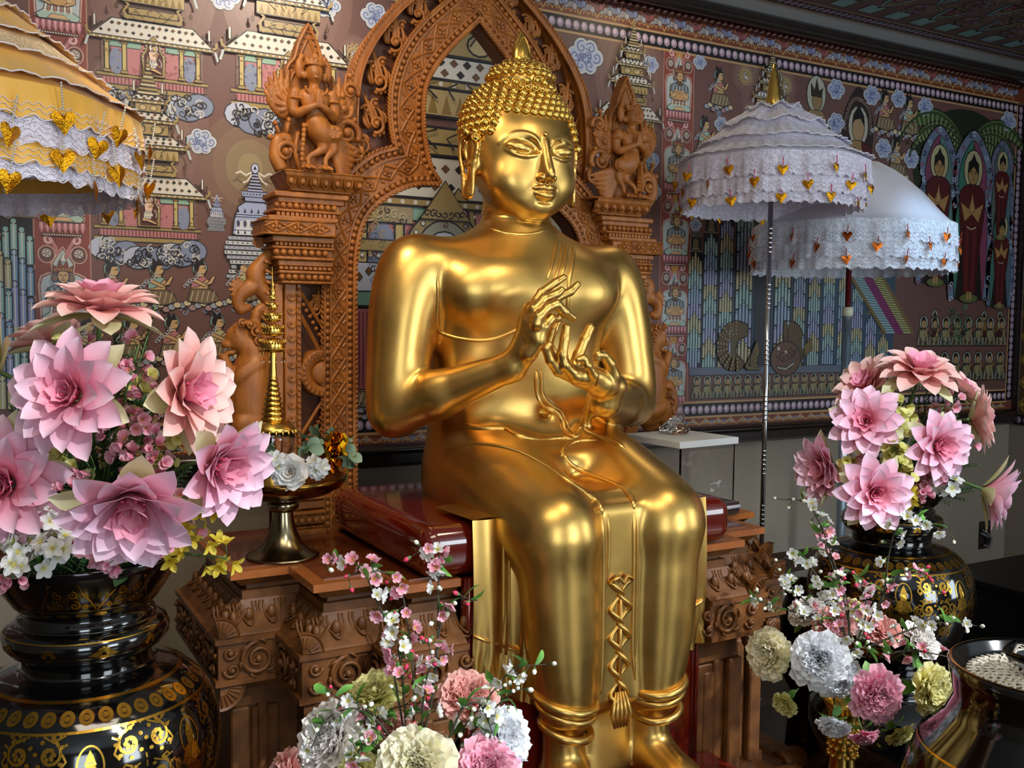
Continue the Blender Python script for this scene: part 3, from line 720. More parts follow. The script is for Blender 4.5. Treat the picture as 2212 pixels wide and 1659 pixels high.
def beads_line(mb, pts, r, gap, m=None, y=0.0, n=8, sc=(1, 1, 1)):
    L = sum(math.dist(a, b) for a, b in zip(pts, pts[1:])); k = max(2, int(L/gap)); q = resample(pts, k)
    for p in q: mb.ball((p[0], y, p[1]), r, m, n, sc)
def diamonds(mb, mid, half, gap, y, m=None):
    """crossed bars with a four petal flower in each diamond, along a centre line"""
    L = sum(math.dist(a, b) for a, b in zip(mid, mid[1:])); k = max(2, int(round(L/gap))); q = resample(mid, 2*k+1)
    def off(i, s):
        a = q[max(0, i-1)]; b = q[min(len(q)-1, i+1)]; t = math.atan2(b[1]-a[1], b[0]-a[0]); return (q[i][0]-math.sin(t)*half*s, q[i][1]+math.cos(t)*half*s)
    for i in range(0, 2*k, 2):
        for s in (-1, 1):
            a, c_, b = off(i, 0), off(i+1, s), off(i+2, 0)
            for u, v in ((a, c_), (c_, b)): mb.tube([(u[0], y, u[1]), (v[0], y, v[1])], .0036, m, 4)
            e1 = off(i, s); e2 = off(min(2*k, i+2), s)
            mb.tube([((e1[0]*.7+c_[0]*.3), y+.001, (e1[1]*.7+c_[1]*.3)), (e1[0]*.6+q[i][0]*.4, y, e1[1]*.6+q[i][1]*.4)], .0028, m, 4)
        c0 = q[i+1]; t = math.atan2(q[i+2][1]-q[i][1], q[i+2][0]-q[i][0])
        for j in range(4):
            aa = t+j*PI/2; w = .0085; mb.ball((c0[0]+math.cos(aa)*w, y-.001, c0[1]+math.sin(aa)*w), .0058, m, 6, (1, .8, 1))
        mb.ball((c0[0], y-.004, c0[1]), .0042, m, 6)
TY = -0.65                                    # front face of the throne back
TH = thing('throne_back', 'tall carved teak throne back, a pointed arch with bead borders behind the golden statue', 'throne', (XC, TY, .94))
def TB(): b = MB(); b.M = Matrix.Translation((0, 0, -.94)); return b
inn_h = [(-.378, .94), (-.378, 1.30), (-.378, 1.637), (-.372, 1.72), (-.355, 1.785), (-.324, 1.832), (-.262, 1.878), (-.195, 1.905), (-.118, 1.911)]
inn_u = [(-.118, 1.911), (-.150, 1.955), (-.170, 2.03), (-.176, 2.10), (-.172, 2.164), (-.150, 2.222), (-.095, 2.295), (0, 2.392)]
out_h = [(-.470, .94), (-.470, 1.30), (-.468, 1.65), (-.462, 1.76), (-.440, 1.850), (-.395, 1.920), (-.331, 1.975), (-.285, 1.995), (-.262, 2.003)]
out_u = [(-.262, 2.003), (-.272, 2.05), (-.277, 2.10), (-.270, 2.185), (-.236, 2.275), (-.180, 2.352), (-.105, 2.425), (0, 2.515)]
def seg(h): return catmull(h, 6)
IH, OH = resample(seg(inn_h), 60), resample(seg(out_h), 60); IU, OU = resample(seg(inn_u), 50), resample(seg(out_u), 50)
mixp = lambda A, B, t: [(a[0]*(1-t)+b[0]*t, a[1]*(1-t)+b[1]*t) for a, b in zip(A, B)]
mir = lambda P: [(-x, z) for x, z in P]
for s in (1, -1):
    f = (lambda P: P) if s > 0 else mir
    b = TB()
    for I, O in ((IH, OH), (IU, OU)):
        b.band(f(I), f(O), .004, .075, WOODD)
        for t0, t1, y0 in ((0, .075, -.012), (.93, 1.0, -.012), (.22, .27, -.006), (.74, .79, -.006), (.27, .74, -.001), (.075, .22, .0), (.79, .93, .0)):
            b.band(f(mixp(I, O, t0)), f(mixp(I, O, t1)), y0, .02, WOOD)
        diamonds(b, f(mixp(I, O, .505)), .021, .062, -.003, WOOD)
    b.build('arch_band', WOOD, TH, smooth='auto')
    for t in (.148, .862):
        b = TB()
        for I, O in ((IH, OH), (IU, OU)): beads_line(b, f(mixp(I, O, t)), .0082, .0185, WOOD, -.004)
        b.build('bead_border', WOOD, TH)
    # saw-tooth leaf edge on the inner and outer rims
    for t, o in ((0, -1), (1, 1)):
        b = TB()
        for I, O in ((IH, OH), (IU, OU)):
            P = resample(f(mixp(I, O, t)), int(60*(1.4 if I is IH else 1)))
            for i in range(1, len(P)-1):
                dx, dz = P[i+1][0]-P[i-1][0], P[i+1][1]-P[i-1][1]; l = math.hypot(dx, dz); tx, tz = dx/l, dz/l
                nx, nz = -tz*o*(-1 if s > 0 else 1)*-1, tx*o*(-1 if s > 0 else 1)*-1
                b.tube([(P[i][0]-tx*.008, -.009, P[i][1]-tz*.008), (P[i][0]+nx*.003, -.012, P[i][1]+nz*.003), (P[i][0]+nx*.0075+tx*.010, -.008, P[i][1]+nz*.0075+tz*.010)], [.0015, .0042, .0008], WOOD, 5)
        b.build('leaf_edge', WOOD, TH)
# outer pointed frame and the carved flames between
fr = [(-.385, 1.955), (-.392, 2.02), (-.392, 2.10), (-.378, 2.20), (-.338, 2.285), (-.277, 2.365), (-.205, 2.435), (-.115, 2.51), (0, 2.63)]
FO = resample(seg(fr), 50); FI = [(x*.945, 1.955+(z-1.955)*.972) for x, z in FO]
for s in (1, -1):
    f = (lambda P: P) if s > 0 else mir
    b = TB(); b.band(f(FI), f(FO), -.012, .07, WOOD); b.band(f(mixp(FI, FO, .0)), f(mixp(FI, FO, .25)), -.018, .0, WOOD)
    Pp = resample(f(FO), 62)
    for i in range(1, len(Pp)-1):
        dx, dz = Pp[i+1][0]-Pp[i-1][0], Pp[i+1][1]-Pp[i-1][1]; l = math.hypot(dx, dz); tx, tz = dx/l, dz/l; nx, nz = (-tz*s, tx*s)
        b.tube([(Pp[i][0]-tx*.008, -.011, Pp[i][1]-tz*.008), (Pp[i][0]+nx*.004, -.013, Pp[i][1]+nz*.004), (Pp[i][0]+nx*.010+tx*.012, -.009, Pp[i][1]+nz*.010+tz*.012)], [.0015, .0045, .0008], WOOD, 5)
    b.build('pointed_frame', WOOD, TH, smooth='auto')
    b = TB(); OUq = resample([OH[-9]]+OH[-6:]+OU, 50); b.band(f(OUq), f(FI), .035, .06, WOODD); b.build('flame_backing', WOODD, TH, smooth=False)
    for (cx, cz, a, S) in ((-.335, 1.985, 2.3, .10), (-.300, 2.035, 1.95, .135), (-.296, 2.150, 1.75, .135), (-.255, 2.262, 1.55, .135), (-.190, 2.352, 1.45, .125), (-.115, 2.43, 1.35, .12), (-.04, 2.53, 1.5, .09)):
        b = TB(); palmette(b, (cx, cz), a, S, .012, WOOD)
        if s < 0: b.v = [(-x, y, z) for x, y, z in b.v]; b.f = [tuple(reversed(q)) for q in b.f]
        b.build('carved_flame', WOOD, TH)
# stepped capitals at both sides
def both(fn, name, m=WOOD, smooth='auto'):
    for s in (-1, 1):
        b = TB(); fn(b)
        if s > 0: b.v = [(-x, y, z) for x, y, z in b.v]; b.f = [tuple(reversed(q)) for q in b.f]
        b.build(name, m, TH, smooth=smooth)
def course(b, x0, z0, z1, xr=-.455, y0=-.02, y1=.07, bev=.003, m=None):
    b.box(((x0+xr)/2, (y0+y1)/2, (z0+z1)/2), ((xr-x0)/2, (y1-y0)/2, (z1-z0)/2), m, bev)
def cap(b):
    W = WOOD
    course(b, -.592, 1.900, 1.906, -.36, -.075)                          # plinth under the bird figure
    pr = [(.0, -.075), (.008, -.072), (.020, -.060), (.032, -.046), (.038, -.042)]
    for i in range(len(pr)-1):
        (d0, y0), (d1, y1) = pr[i], pr[i+1]; x0, x1 = -.592+d0*.6, -.592+d1*.6
        b.add([(x0, y0, 1.900-d0), (-.38, y0, 1.900-d0), (-.38, y1, 1.900-d1), (x1, y1, 1.900-d1), (x0, .07, 1.900-d0), (x1, .07, 1.900-d1)], [(0, 1, 2, 3), (4, 0, 3, 5)])
    course(b, -.570, 1.856, 1.864, -.40, -.042)
    for i in range(7):
        x = -.572+i*.031
        b.tube([(x-.010, -.070, 1.894), (x-.011, -.062, 1.876), (x, -.052, 1.864), (x+.011, -.062, 1.876), (x+.010, -.070, 1.894)], .003, None, 5)
        b.ball((x, -.064, 1.880), .0075, None, 8, (1, .6, 1.3))
    course(b, -.612, 1.838, 1.853, -.41, -.050); course(b, -.602, 1.824, 1.840, -.42, -.040); course(b, -.612, 1.800, 1.808, -.43, -.045); course(b, -.602, 1.806, 1.826, -.43, -.030)
    for i in range(10): b.ball((-.604+i*.0172, -.040, 1.8165), .0085, None, 8)
    course(b, -.600, 1.790, 1.800, -.44, -.030)
    for i in range(13): b.box((-.600+i*.0125, -.036, 1.795), (.0048, .006, .005), None, .001)
    course(b, -.628, 1.778, 1.790, -.44, -.050); course(b, -.640, 1.738, 1.780, -.45, -.058)
    course(b, -.644, 1.774, 1.780, -.45, -.064); course(b, -.644, 1.738, 1.744, -.45, -.064)
    diamonds(b, [(-.640, 1.759), (-.468, 1.759)], .014, .057, -.060)
    course(b, -.618, 1.722, 1.738, -.45, -.046); course(b, -.606, 1.714, 1.722, -.45, -.034)
    for i in range(14): b.box((-.604+i*.0115, -.038, 1.717), (.0042, .005, .004), None, .001)
    course(b, -.618, 1.704, 1.712, -.45, -.046); course(b, -.608, 1.684, 1.706, -.45, -.032); course(b, -.612, 1.676, 1.685, -.45, -.046)
    for i in range(8): b.ball((-.606+i*.0188, -.042, 1.695), .0088, None, 8)
    course(b, -.600, 1.660, 1.676, -.45, -.038); course(b, -.595, 1.650, 1.660, -.45, -.030)
    for i in range(11): b.box((-.592+i*.0130, -.035, 1.655), (.005, .005, .004), None, .001)
    course(b, -.598, 1.640, 1.649, -.45, -.040); course(b, -.588, 1.622, 1.642, -.45, -.028); course(b, -.592, 1.614, 1.622, -.45, -.040)
    for i in range(8): b.ball((-.590+i*.0178, -.036, 1.631), .0086, None, 8)
    for x, z in ((-.628, 1.726), (-.604, 1.668)):
        b.lathe([(.017, -.048), (.016, -.052), (.010, -.053), (.009, -.050), (0, -.050)], None, 14, (x, 0, z), 'y'); 
both(cap, 'stepped_capital')
def lower(b):
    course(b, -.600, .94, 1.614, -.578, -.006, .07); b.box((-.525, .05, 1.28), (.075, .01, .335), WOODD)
    b.box((-.560, -.001, 1.28), (.016, .012, .335), None, .003); b.box((-.536, .003, 1.28), (.006, .012, .335), None, .002)
    for i in range(17):
        z = 1.58-i*.036; scroll(b, (-.560, z), .012, 1.1, .5, -1, .0035, -.014, None, False, 5, 10)
    for i in range(40): b.ball((-.536, -.010, 1.60-i*.0158), .0050, None, 6)
both(lower, 'side_panel')
def diag(b, k):
    for (p, q) in ((((-.575, 1.612), (-.468, 1.42)), ((-.560, 1.16), (-.468, 1.30)))[k],):
        b.tube([(p[0], .0, p[1]), (q[0], .0, q[1])], .0055, None, 4); b.tube([(p[0]+.035, .0, p[1]-.0), (q[0]+.018, .0, q[1]+.05 if p[1] > 1.4 else q[1]-.05)], .0045, None, 4)
        n = 13
        for i in range(n):
            t = i/(n-1); b.ball((p[0]+(q[0]-p[0])*t+.016, -.004, p[1]+(q[1]-p[1])*t+(.012 if p[1] > 1.4 else -.012)), .0062, None, 6)
    palmette(b, (-.49, (1.53, 1.21)[k]), (1.35, -1.35)[k], .085, .006)
both(lambda b: diag(b, 0), 'diagonal_brace'); both(lambda b: diag(b, 1), 'diagonal_brace')
def disc(b):
    prof = [(.0, -.016), (.020, -.015), (.030, -.010), (.034, -.002), (.038, -.010), (.050, -.014), (.064, -.008), (.067, .03)]
    b.lathe([(r, y) for r, y in prof][::-1], None, 28, (-.470, 0, 1.375), 'y', a0=PI*.5, a1=PI*1.5)
    for i in range(12):
        a = PI*.5+PI*(i+.5)/12; b.ball((-.470+.057*math.cos(a), -.013, 1.375+.057*math.sin(a)), .0066, None, 6, (1, .6, 1))
def disc2(b):
    n = 24; prof = [(.0, -.020), (.020, -.019), (.030, -.014), (.034, -.004), (.038, -.012), (.050, -.016), (.064, -.010), (.067, .04)]; vs = []; fs = []
    for r, y in prof:
        for i in range(n+1): a = PI*.5+PI*i/n; vs.append((-.468+r*math.cos(a), y, 1.375+r*math.sin(a)))
    for j in range(len(prof)-1):
        for i in range(n): fs.append((j*(n+1)+i, (j+1)*(n+1)+i, (j+1)*(n+1)+i+1, j*(n+1)+i+1))
    b.add(vs, fs)
    for i in range(13):
        a = PI*.5+PI*(i+.5)/13; b.ball((-.468+.057*math.cos(a), -.015, 1.375+.057*math.sin(a)), .0068, None, 6, (1, .6, 1))
both(disc2, 'half_disc')
def foot(b):
    for z0, z1, x0, y0 in ((.94, .955, -.60, -.04), (.955, .962, -.60, -.03), (.966, .992, -.585, -.026), (.994, 1.004, -.595, -.036), (1.008, 1.030, -.585, -.024), (1.034, 1.044, -.592, -.034), (1.05, 1.075, -.58, -.022), (1.08, 1.09, -.588, -.03)): course(b, x0, z0, z1, -.47, y0)
    for i in range(6): b.ball((-.578+i*.020, -.032, .979), .0088, None, 8)
both(foot, 'base_moulding')
# guardian beast and scroll bracket on each side
def beast_mesh():
    g = SDF((-.82, -.06, 1.15), (-.56, .08, 1.72), .0036); k = .012; y = .02
    g.sch([(-.655, y, 1.22), (-.665, y, 1.30), (-.660, y, 1.37), (-.650, y, 1.42), (-.665, y, 1.455)], [.048, .050, .046, .036, .026], k)      # trunk, rearing
    g.ell((-.690, y, 1.470), (.034, .030, .036), k); g.ell((-.716, y, 1.452), (.020, .018, .014), .006); g.ell((-.712, y, 1.432), (.014, .014, .008), .004)
    g.ell((-.722, y, 1.441), (.016, .03, .0035), .002, 's')
    for d in (-.018, .018):
        g.sch([(-.648, y+d*1.6, 1.405), (-.690, y+d*1.8, 1.375), (-.700, y+d*1.2, 1.355), (-.722, y+d*.6, 1.395), (-.732, y+d*.5, 1.420)], [.022, .018, .014, .012, .010], .006)
        g.sch([(-.650, y+d*1.6, 1.235), (-.690, y+d*1.8, 1.245), (-.700, y+d*1.6, 1.205), (-.715, y+d*1.6, 1.19)], [.034, .026, .018, .014], .006)
        g.ell((-.700, y+d*1.35, 1.478), (.006, .006, .006), .001)
    for i in range(9):
        a = .2+i*.32; g.ell((-.672+.030*math.cos(a), y, 1.475+.034*math.sin(a)), (.012, .03, .010), .003)
    g.sch([(-.66, y, 1.18), (-.72, y, 1.20), (-.755, y, 1.25), (-.745, y, 1.31), (-.715, y, 1.30), (-.72, y, 1.27)], [.022, .024, .020, .016, .013, .009], .006)
    for i in range(5): g.ell((-.765+.012*i, y, 1.20+.028*i), (.014, .012, .012), .004)
    # elephant-headed scroll above
    g.sch([(-.60, y, 1.70), (-.625, y, 1.67), (-.645, y, 1.635), (-.63, y, 1.60), (-.605, y, 1.565), (-.595, y, 1.52), (-.61, y, 1.475), (-.64, y, 1.49), (-.645, y, 1.53), (-.63, y, 1.55), (-.62, y, 1.53)], [.012, .018, .024, .020, .020, .018, .016, .014, .012, .010, .012], .004)
    g.sch([(-.635, y, 1.61), (-.665, y, 1.60), (-.69, y, 1.575), (-.685, y, 1.545), (-.665, y, 1.55)], [.020, .020, .016, .013, .010], .004)
    for i in range(6): g.cone((-.675, y, 1.60), (-.675-.040*math.cos(-.9+i*.38), y-.004, 1.60+.036*math.sin(-.9+i*.38)), .008, .0035, .002)
    g.sch([(-.60, y, 1.46), (-.625, y, 1.43), (-.64, y, 1.45), (-.635, y, 1.48)], [.014, .014, .010, .006], .004)
    return g.mesh()
V, Q = beast_mesh()
for s in (1, -1):
    v = V.copy(); q = Q
    if s < 0: v[:, 0] *= -1; q = Q[:, ::-1]
    mesh_obj('guardian_beast', v-np.array([0, 0, .94]), q, WOOD, TH)
    b = TB()
    for (x, z, r, d) in ((-.652, 1.487, .014, 1), (-.668, 1.506, .012, -1), (-.645, 1.462, .012, 1), (-.640, 1.440, .010, -1), (-.690, 1.508, .010, 1), (-.655, 1.40, .024, 1), (-.665, 1.245, .028, -1), (-.735, 1.255, .016, 1), (-.742, 1.222, .013, -1), (-.728, 1.29, .012, 1), (-.70, 1.20, .014, 1)):
        scroll(b, (x, z), r, 1.4, r*99, d, .0042, -.016 if abs(x+.66) < .03 else -.006, None, True, 5, 14)
    for i in range(7): a = -1.2+i*.32; b.tube([(-.60+.03*math.cos(a)-.03, -.004, 1.60+.10*math.sin(a)), (-.615+.02*math.cos(a)-.03, -.014, 1.60+.09*math.sin(a)+.012)], [.003, .005], None, 5)
    for i in range(9): b.ball((-.628-.006*i, -.020, 1.375-.012*abs(i-4)**.5-.02), .0045, None, 6)
    if s < 0: mb_ = b; mb_.v = [(-x, y, z) for x, y, z in mb_.v]; mb_.f = [tuple(reversed(q_)) for q_ in mb_.f]
    b.build('curl_relief', WOOD, TH)
# ------------------------------------------------------------------ winged praying figures on the capitals
def garuda():
    """local frame: x right, z up from the plinth, front = -y; faces the viewer, body swinging to the right"""
    g = SDF((-.12, -.075, -.01), (.17, .045, .30), .0026); k = .006
    g.ell((0, -.030, .245), (.022, .022, .028), k)                                   # head
    g.ell((0, -.052, .243), (.0035, .004, .009), .003)
    g.ell((0, -.050, .231), (.007, .004, .0028), .001)
    for s in (-1, 1):
        g.ell((s*.009, -.051, .249), (.0055, .002, .0018), .001, 's'); g.ell((s*.026, -.028, .238), (.008, .006, .010), .002)
        g.ell((s*.036, -.02, .255), (.012, .010, .026), .004); g.ell((s*.030, -.018, .283), (.008, .008, .010), .003)
    g.loft([(.262, 0, -.028, .026, .024), (.270, 0, -.028, .027, .025), (.276, 0, -.028, .018, .017), (.286, 0, -.028, .010, .010), (.296, 0, -.028, .003, .003)], .002)
    for i in range(5): g.ell(((i-2)*.011, -.046+abs(i-2)*.005, .274), (.005, .005, .009), .002)
    g.cone((0, -.026, .222), (0, -.026, .205), .012, .014, k)
    g.loft([(.120, .002, -.030, .021, .020), (.140, .001, -.028, .024, .020), (.165, 0, -.028, .034, .024), (.190, 0, -.026, .042, .023), (.205, 0, -.024, .030, .016)], .006)
    g.ell((.002, -.048, .130), (.002, .004, .003), .002, 's')
    for s in (-1, 1):
        g.sch([(s*.048, -.022, .195), (s*.054, -.022, .170), (s*.050, -.030, .142), (s*.028, -.052, .150), (s*.006, -.064, .160)], [.0145, .013, .011, .009, .007], .004)
        g.sch([(s*.005, -.065, .158), (s*.0035, -.068, .175), (s*.002, -.068, .196)], [.0062, .0055, .003], .002)
        g.ell((s*.051, -.028, .178), (.0155, .0155, .004), .001)
        # wings
        for i in range(11):
            a = math.radians(76-i*14.5); L = .050+.030*math.cos((i-2)*.25)
            g.sch([(s*.050, .002, .155), (s*(.052+L*.55*math.cos(a)), .004, .160+L*.62*math.sin(a)), (s*(.048+L*.95*math.cos(a+.12)), .006, .172+L*1.02*math.sin(a+.22))], [.011, .0095, .0045], .0008, sub=3)
            if i % 2: g.cone((s*.05, -.008, .160), (s*(.052+L*.5*math.cos(a)), -.004, .162+L*.55*math.sin(a)), .010, .0065, .0015)
    # collar and chain of ornaments
    for i in range(11): a = PI+PI*i/10; g.ell((.028*math.cos(a), -.046, .205+.018*math.sin(a)), (.004, .004, .004), .001)
    # feathered hip, bird legs
    g.sch([(.003, -.028, .122), (.014, -.026, .104), (.028, -.020, .086)], [.024, .027, .022], .01)
    g.ell((.046, -.040, .098), (.026, .012, .022), .005)
    for u in range(7): a = u*2*PI/7; g.ell((.046+.015*math.cos(a), -.051, .098+.012*math.sin(a)), (.0055, .003, .005), .001)
    for x0, x1, x2 in ((.006, -.014, -.022), (.034, .030, .022)):
        g.sch([(x0+.012, -.026, .078), (x0+.014, -.030, .058), (x1, -.028, .036), (x1-.002, -.034, .010)], [.015, .010, .0055, .005], .004)
        for t in (-.020, -.003, .014): g.sch([(x1-.002, -.034, .010), (x2+t*.5, -.048, .009), (x2+t, -.062, .004)], [.006, .0055, .003], .003)
        g.cone((x1, -.03, .010), (x1+.02, -.02, .005), .005, .003, .003)
    # tail feathers sweeping right
    for i in range(8):
        t = i/7; g.sch([(.040, -.020, .092), (.085, -.014, .078-.016*i), (.142-.010*i, -.004, .062-.0105*i)], [.012, .0095, .0035], .002)
    for i in range(8): g.cone((-.028+.0*i, -.028-.0*i, .115-.012*i), (-.030-.001*i, -.040, .110-.012*i), .006, .006, .002)
    return g.mesh()
GV, GQ = garuda()
def mirror_mb(b): b.v = [(-x, y, z) for x, y, z in b.v]; b.f = [tuple(reversed(q)) for q in b.f]
for s in (-1, 1):
    g = thing('winged_praying_figure', 'carved wooden winged figure praying on the left capital, its tail sweeping right' if s < 0 else 'carved wooden winged figure praying on the right capital beside the white parasol', 'figurine',
              (XC+s*.510, TY-.035, 1.906), group='praying winged figures on the throne capitals')
    v = GV.copy()*np.array([1.03, 1, 1.03]); q = GQ
    if s > 0: v[:, 0] *= -1; q = GQ[:, ::-1]
    mesh_obj('body', v, q, WOOD, g)
    b = MB(); o = catmull([(-.062, 0), (-.064, .12), (-.064, .24), (-.058, .275), (-.040, .298), (-.034, .318), (-.025, .345), (0, .392)], 5); o = [(x-.004, z) for x, z in o]; full = o+[(-x-.008, z) for x, z in reversed(o[:-1])]
    b.prism(full, .012, .048, WOOD)
    for sc, y, r in ((.93, .008, .0045), (.74, .010, .003)):
        b.tube([((x+.004)*sc-.004, y, z*(.985 if sc > .8 else .90)) for x, z in full], r, WOOD, 6)
    P = resample(full, 46)
    for p in P: b.ball(((p[0]+.004)*.86-.004, .010, p[1]*.955), .0040, WOOD, 6)
    if s > 0: mirror_mb(b)
    b.build('mandorla', WOOD, g, smooth='auto')
    b = MB()
    b.tube(catmull([(-.082, -.01, .0), (-.098, -.01, .035), (-.092, -.01, .075), (-.070, -.01, .085), (-.058, -.012, .065), (-.065, -.014, .04), (-.080, -.016, .045)], 5), [.018]*6+[.016]*6+[.012]*6+[.009]*6+[.007]*7, WOOD, 8)
    scroll(b, (-.074, .045), .026, 1.3, 0, 1, .008, -.02, WOOD)
    for p, q_ in (((-.088, .09), (-.098, .118)), ((-.07, .095), (-.062, .130)), ((-.095, .08), (-.112, .082))): b.tube([(p[0], -.01, p[1]), (q_[0], -.01, q_[1])], [.007, .004], WOOD, 6); b.ball((q_[0], -.01, q_[1]), .0075, WOOD, 8)
    b.tube(catmull([(-.03, -.01, .0), (-.045, -.02, .03), (-.048, -.02, .06), (-.040, -.016, .1)], 4), .007, WOOD, 6)
    if s > 0: mirror_mb(b)
    b.build('side_scroll', WOOD, g)
    b = MB()
    scroll(b, (.098, .115), .034, 1.5, -.6, 1, .009, 0, WOOD); scroll(b, (.088, .175), .024, 1.4, .5, -1, .008, 0, WOOD); scroll(b, (.108, .225), .022, 1.4, -.4, 1, .007, 0, WOOD); scroll(b, (.120, .065), .022, 1.3, .8, -1, .007, 0, WOOD)
    b.tube(catmull([(.07, .004, .10), (.09, .004, .145), (.105, .004, .19), (.095, .004, .24), (.10, .004, .27)], 4), [.010]*5+[.008]*6+[.005]*6, WOOD, 6)
    for x, z in ((.07, .13), (.12, .15), (.085, .21), (.105, .265), (.13, .10)): b.ball((x, -.004, z), .008, WOOD, 8)
    if s > 0: mirror_mb(b)
    b.build('inner_scroll', WOOD, g)
# ------------------------------------------------------------------ altar
AL = thing('carved_altar', 'wide stepped altar of carved brown wood with scrolled friezes, carrying the throne', 'altar', (XC, -.9, 0))
W1, W2, W3, Y1, Y2, Y3, YB = .80, .665, .50, -.99, -1.175, -1.27, -.565
def plan(d): return [(-W1-d, YB), (-W1-d, Y1-d), (-W2-d, Y1-d), (-W2-d, Y2-d), (-W3-d, Y2-d), (-W3-d, Y3-d), (-.352, Y3-d), (-.352, -1.10), (.352, -1.10), (.352, Y3-d), (W3+d, Y3-d), (W3+d, Y2-d), (W2+d, Y2-d), (W2+d, Y1-d), (W1+d, Y1-d), (W1+d, YB)]
def tier(b, rows, m, m_top=None):
    """rows (offset, z) top to bottom"""
    n = 16; vs = []
    for d, z in rows: vs += [(x, y+.9, z) for x, y in plan(d)]
    fs = [(j*n+i, j*n+(i+1) % n, (j+1)*n+(i+1) % n, (j+1)*n+i) for j in range(len(rows)-1) for i in range(n)]
    b.add(vs, fs, m); b.add([(x, y+.9, rows[0][1]) for x, y in plan(rows[0][0])], [tuple(range(n))], m_top or m)
    b.add([(x, y+.9, rows[-1][1]) for x, y in plan(rows[-1][0])], [tuple(range(n-1, -1, -1))], m)
AW = mat('altar_carved_wood', '#7c4c20', 0.5, 0, col2='#54300f', nscale=10, stretch=(2, 2, 2), bump=.15, bscale=60)
b = MB(); tier(b, [(0, .94), (0, .922)], TABLEO, TABLEO); tier(b, [(-.035, .9425), (-.035, .935)], TABLEW, TABLEW); b.build('tabletop', TABLEO, AL, smooth=False)
b = MB(); tier(b, [(-.008, .922), (-.018, .912), (-.030, .900), (-.048, .899), (-.048, .886), (-.034, .885), (-.034, .866)], AW)
b.build('upper_moulding', AW, AL, smooth=False)
b = MB(); tier(b, [(-.030, .866), (-.022, .850), (-.006, .832), (.016, .815), (.030, .806), (.034, .802)], AW); b.build('lotus_moulding', AW, AL, smooth='auto')
b = MB(); tier(b, [(.046, .802), (.046, .790), (.038, .789), (.038, .708), (.046, .707), (.046, .694), (.036, .690)], AW)
b.build('frieze', AW, AL, smooth=False)
b = MB(); tier(b, [(.0, .694), (-.012, .66), (-.012, .62), (-.025, .615), (-.025, .26), (-.01, .25), (-.01, .20), (.03, .19), (.03, .15), (.06, .14), (.06, .08), (.10, .07), (.10, .0)], AW); b.build('lower_body', AW, AL, smooth=False)
facets = []
for d in (0,):
    P = plan(0)
    for i in range(15):
        (x0, y0), (x1, y1) = P[i], P[i+1]
        if max(abs(x0), abs(x1)) < .36 or y0 == -1.10 or y1 == -1.10: continue
        if abs(y0-y1) < 1e-6 and y0 != YB: facets.append(('f', min(x0, x1), max(x0, x1), y0))
        else: facets.append(('s', min(y0, y1), max(y0, y1), x0))
def frieze_carving(kind, a0, a1, fixed):
    """scroll work and petals for one facet, built facing -y then turned for side facets"""
    L = a1-a0+(.076 if kind == 'f' else .04); b = MB(); n = max(1, round(L/.17)); w = L/n
    for i in range(n):
        cx = -L/2+w*(i+.5); d = 1 if i % 2 == 0 else -1; R = min(.036, w*.24)
        scroll(b, (cx-w*.08, .748), R, 1.9, PI*.5, d, .0062, -.004, None, True, 6, 26)
        scroll(b, (cx+w*.30, .766), R*.45, 1.3, 0, -d, .0048, -.003, None); scroll(b, (cx+w*.28, .727), R*.42, 1.3, PI, d, .0048, -.003, None)
        scroll(b, (cx-w*.36, .728), R*.45, 1.3, PI, d, .0048, -.003, None); scroll(b, (cx-w*.38, .768), R*.40, 1.3, 0, -d, .0045, -.003, None)
        for k_ in range(6): leaf(b, (cx-w*.08+R*1.02*math.cos(k_*1.05), .748+R*1.0*math.sin(k_*1.05)), k_*1.05+.9, .026, .0048, -.003, .8)
        for k_ in range(3): b.ball((cx-w*.08+.008*(k_-1), -.007, .744+.006*(k_ % 2)), .0055, None, 6)
    b2 = MB(); m = max(2, round(L/.058))
    for i in range(m):
        x = -L/2+L*(i+.5)/m
        for q, z0, z1, y0, y1, hw, dep in ((0, .858, .812, .032, .008, .022, .0), (1, .919, .902, .054, .088, .015, 0)):
            if q: continue
            if q: b2.tube([(x-hw, y0, z0), (x-hw*.8, y1-.012, z1+.004), (x, y1-.008, z1), (x+hw*.8, y1-.012, z1+.004), (x+hw, y0, z0)], .0028, None, 5)
            else:
                b2.ball((x, .040, .838), .012, None, 8, (1, .8, 1.4))
                for f_ in (1, .62):
                    b2.tube(catmull([(x-hw*f_, .066, .860), (x-hw*1.05*f_, .050, .838), (x-hw*.6*f_, .028, .838-.022*f_), (x, .020, .834-.024*f_), (x+hw*.6*f_, .028, .838-.022*f_), (x+hw*1.05*f_, .050, .838), (x+hw*f_, .066, .860)], 3), .0030, None, 5)
    for mb_, nm in ((b, 'scroll_relief'), (b2, 'petal_relief')):
        if kind == 'f': T = Matrix.Translation(((a0+a1)/2, fixed-.038+.9, 0))
        else:
            sg = -1 if fixed < 0 else 1; T = Matrix.Translation((fixed+sg*.038, (a0+a1)/2-.019+.9, 0)) @ Matrix.Rotation(PI/2*sg, 4, 'Z')
        mb_.v = [tuple(T @ Vector(p)) for p in mb_.v]; mb_.build(nm, AW, AL)
for f_ in facets: frieze_carving(*f_)
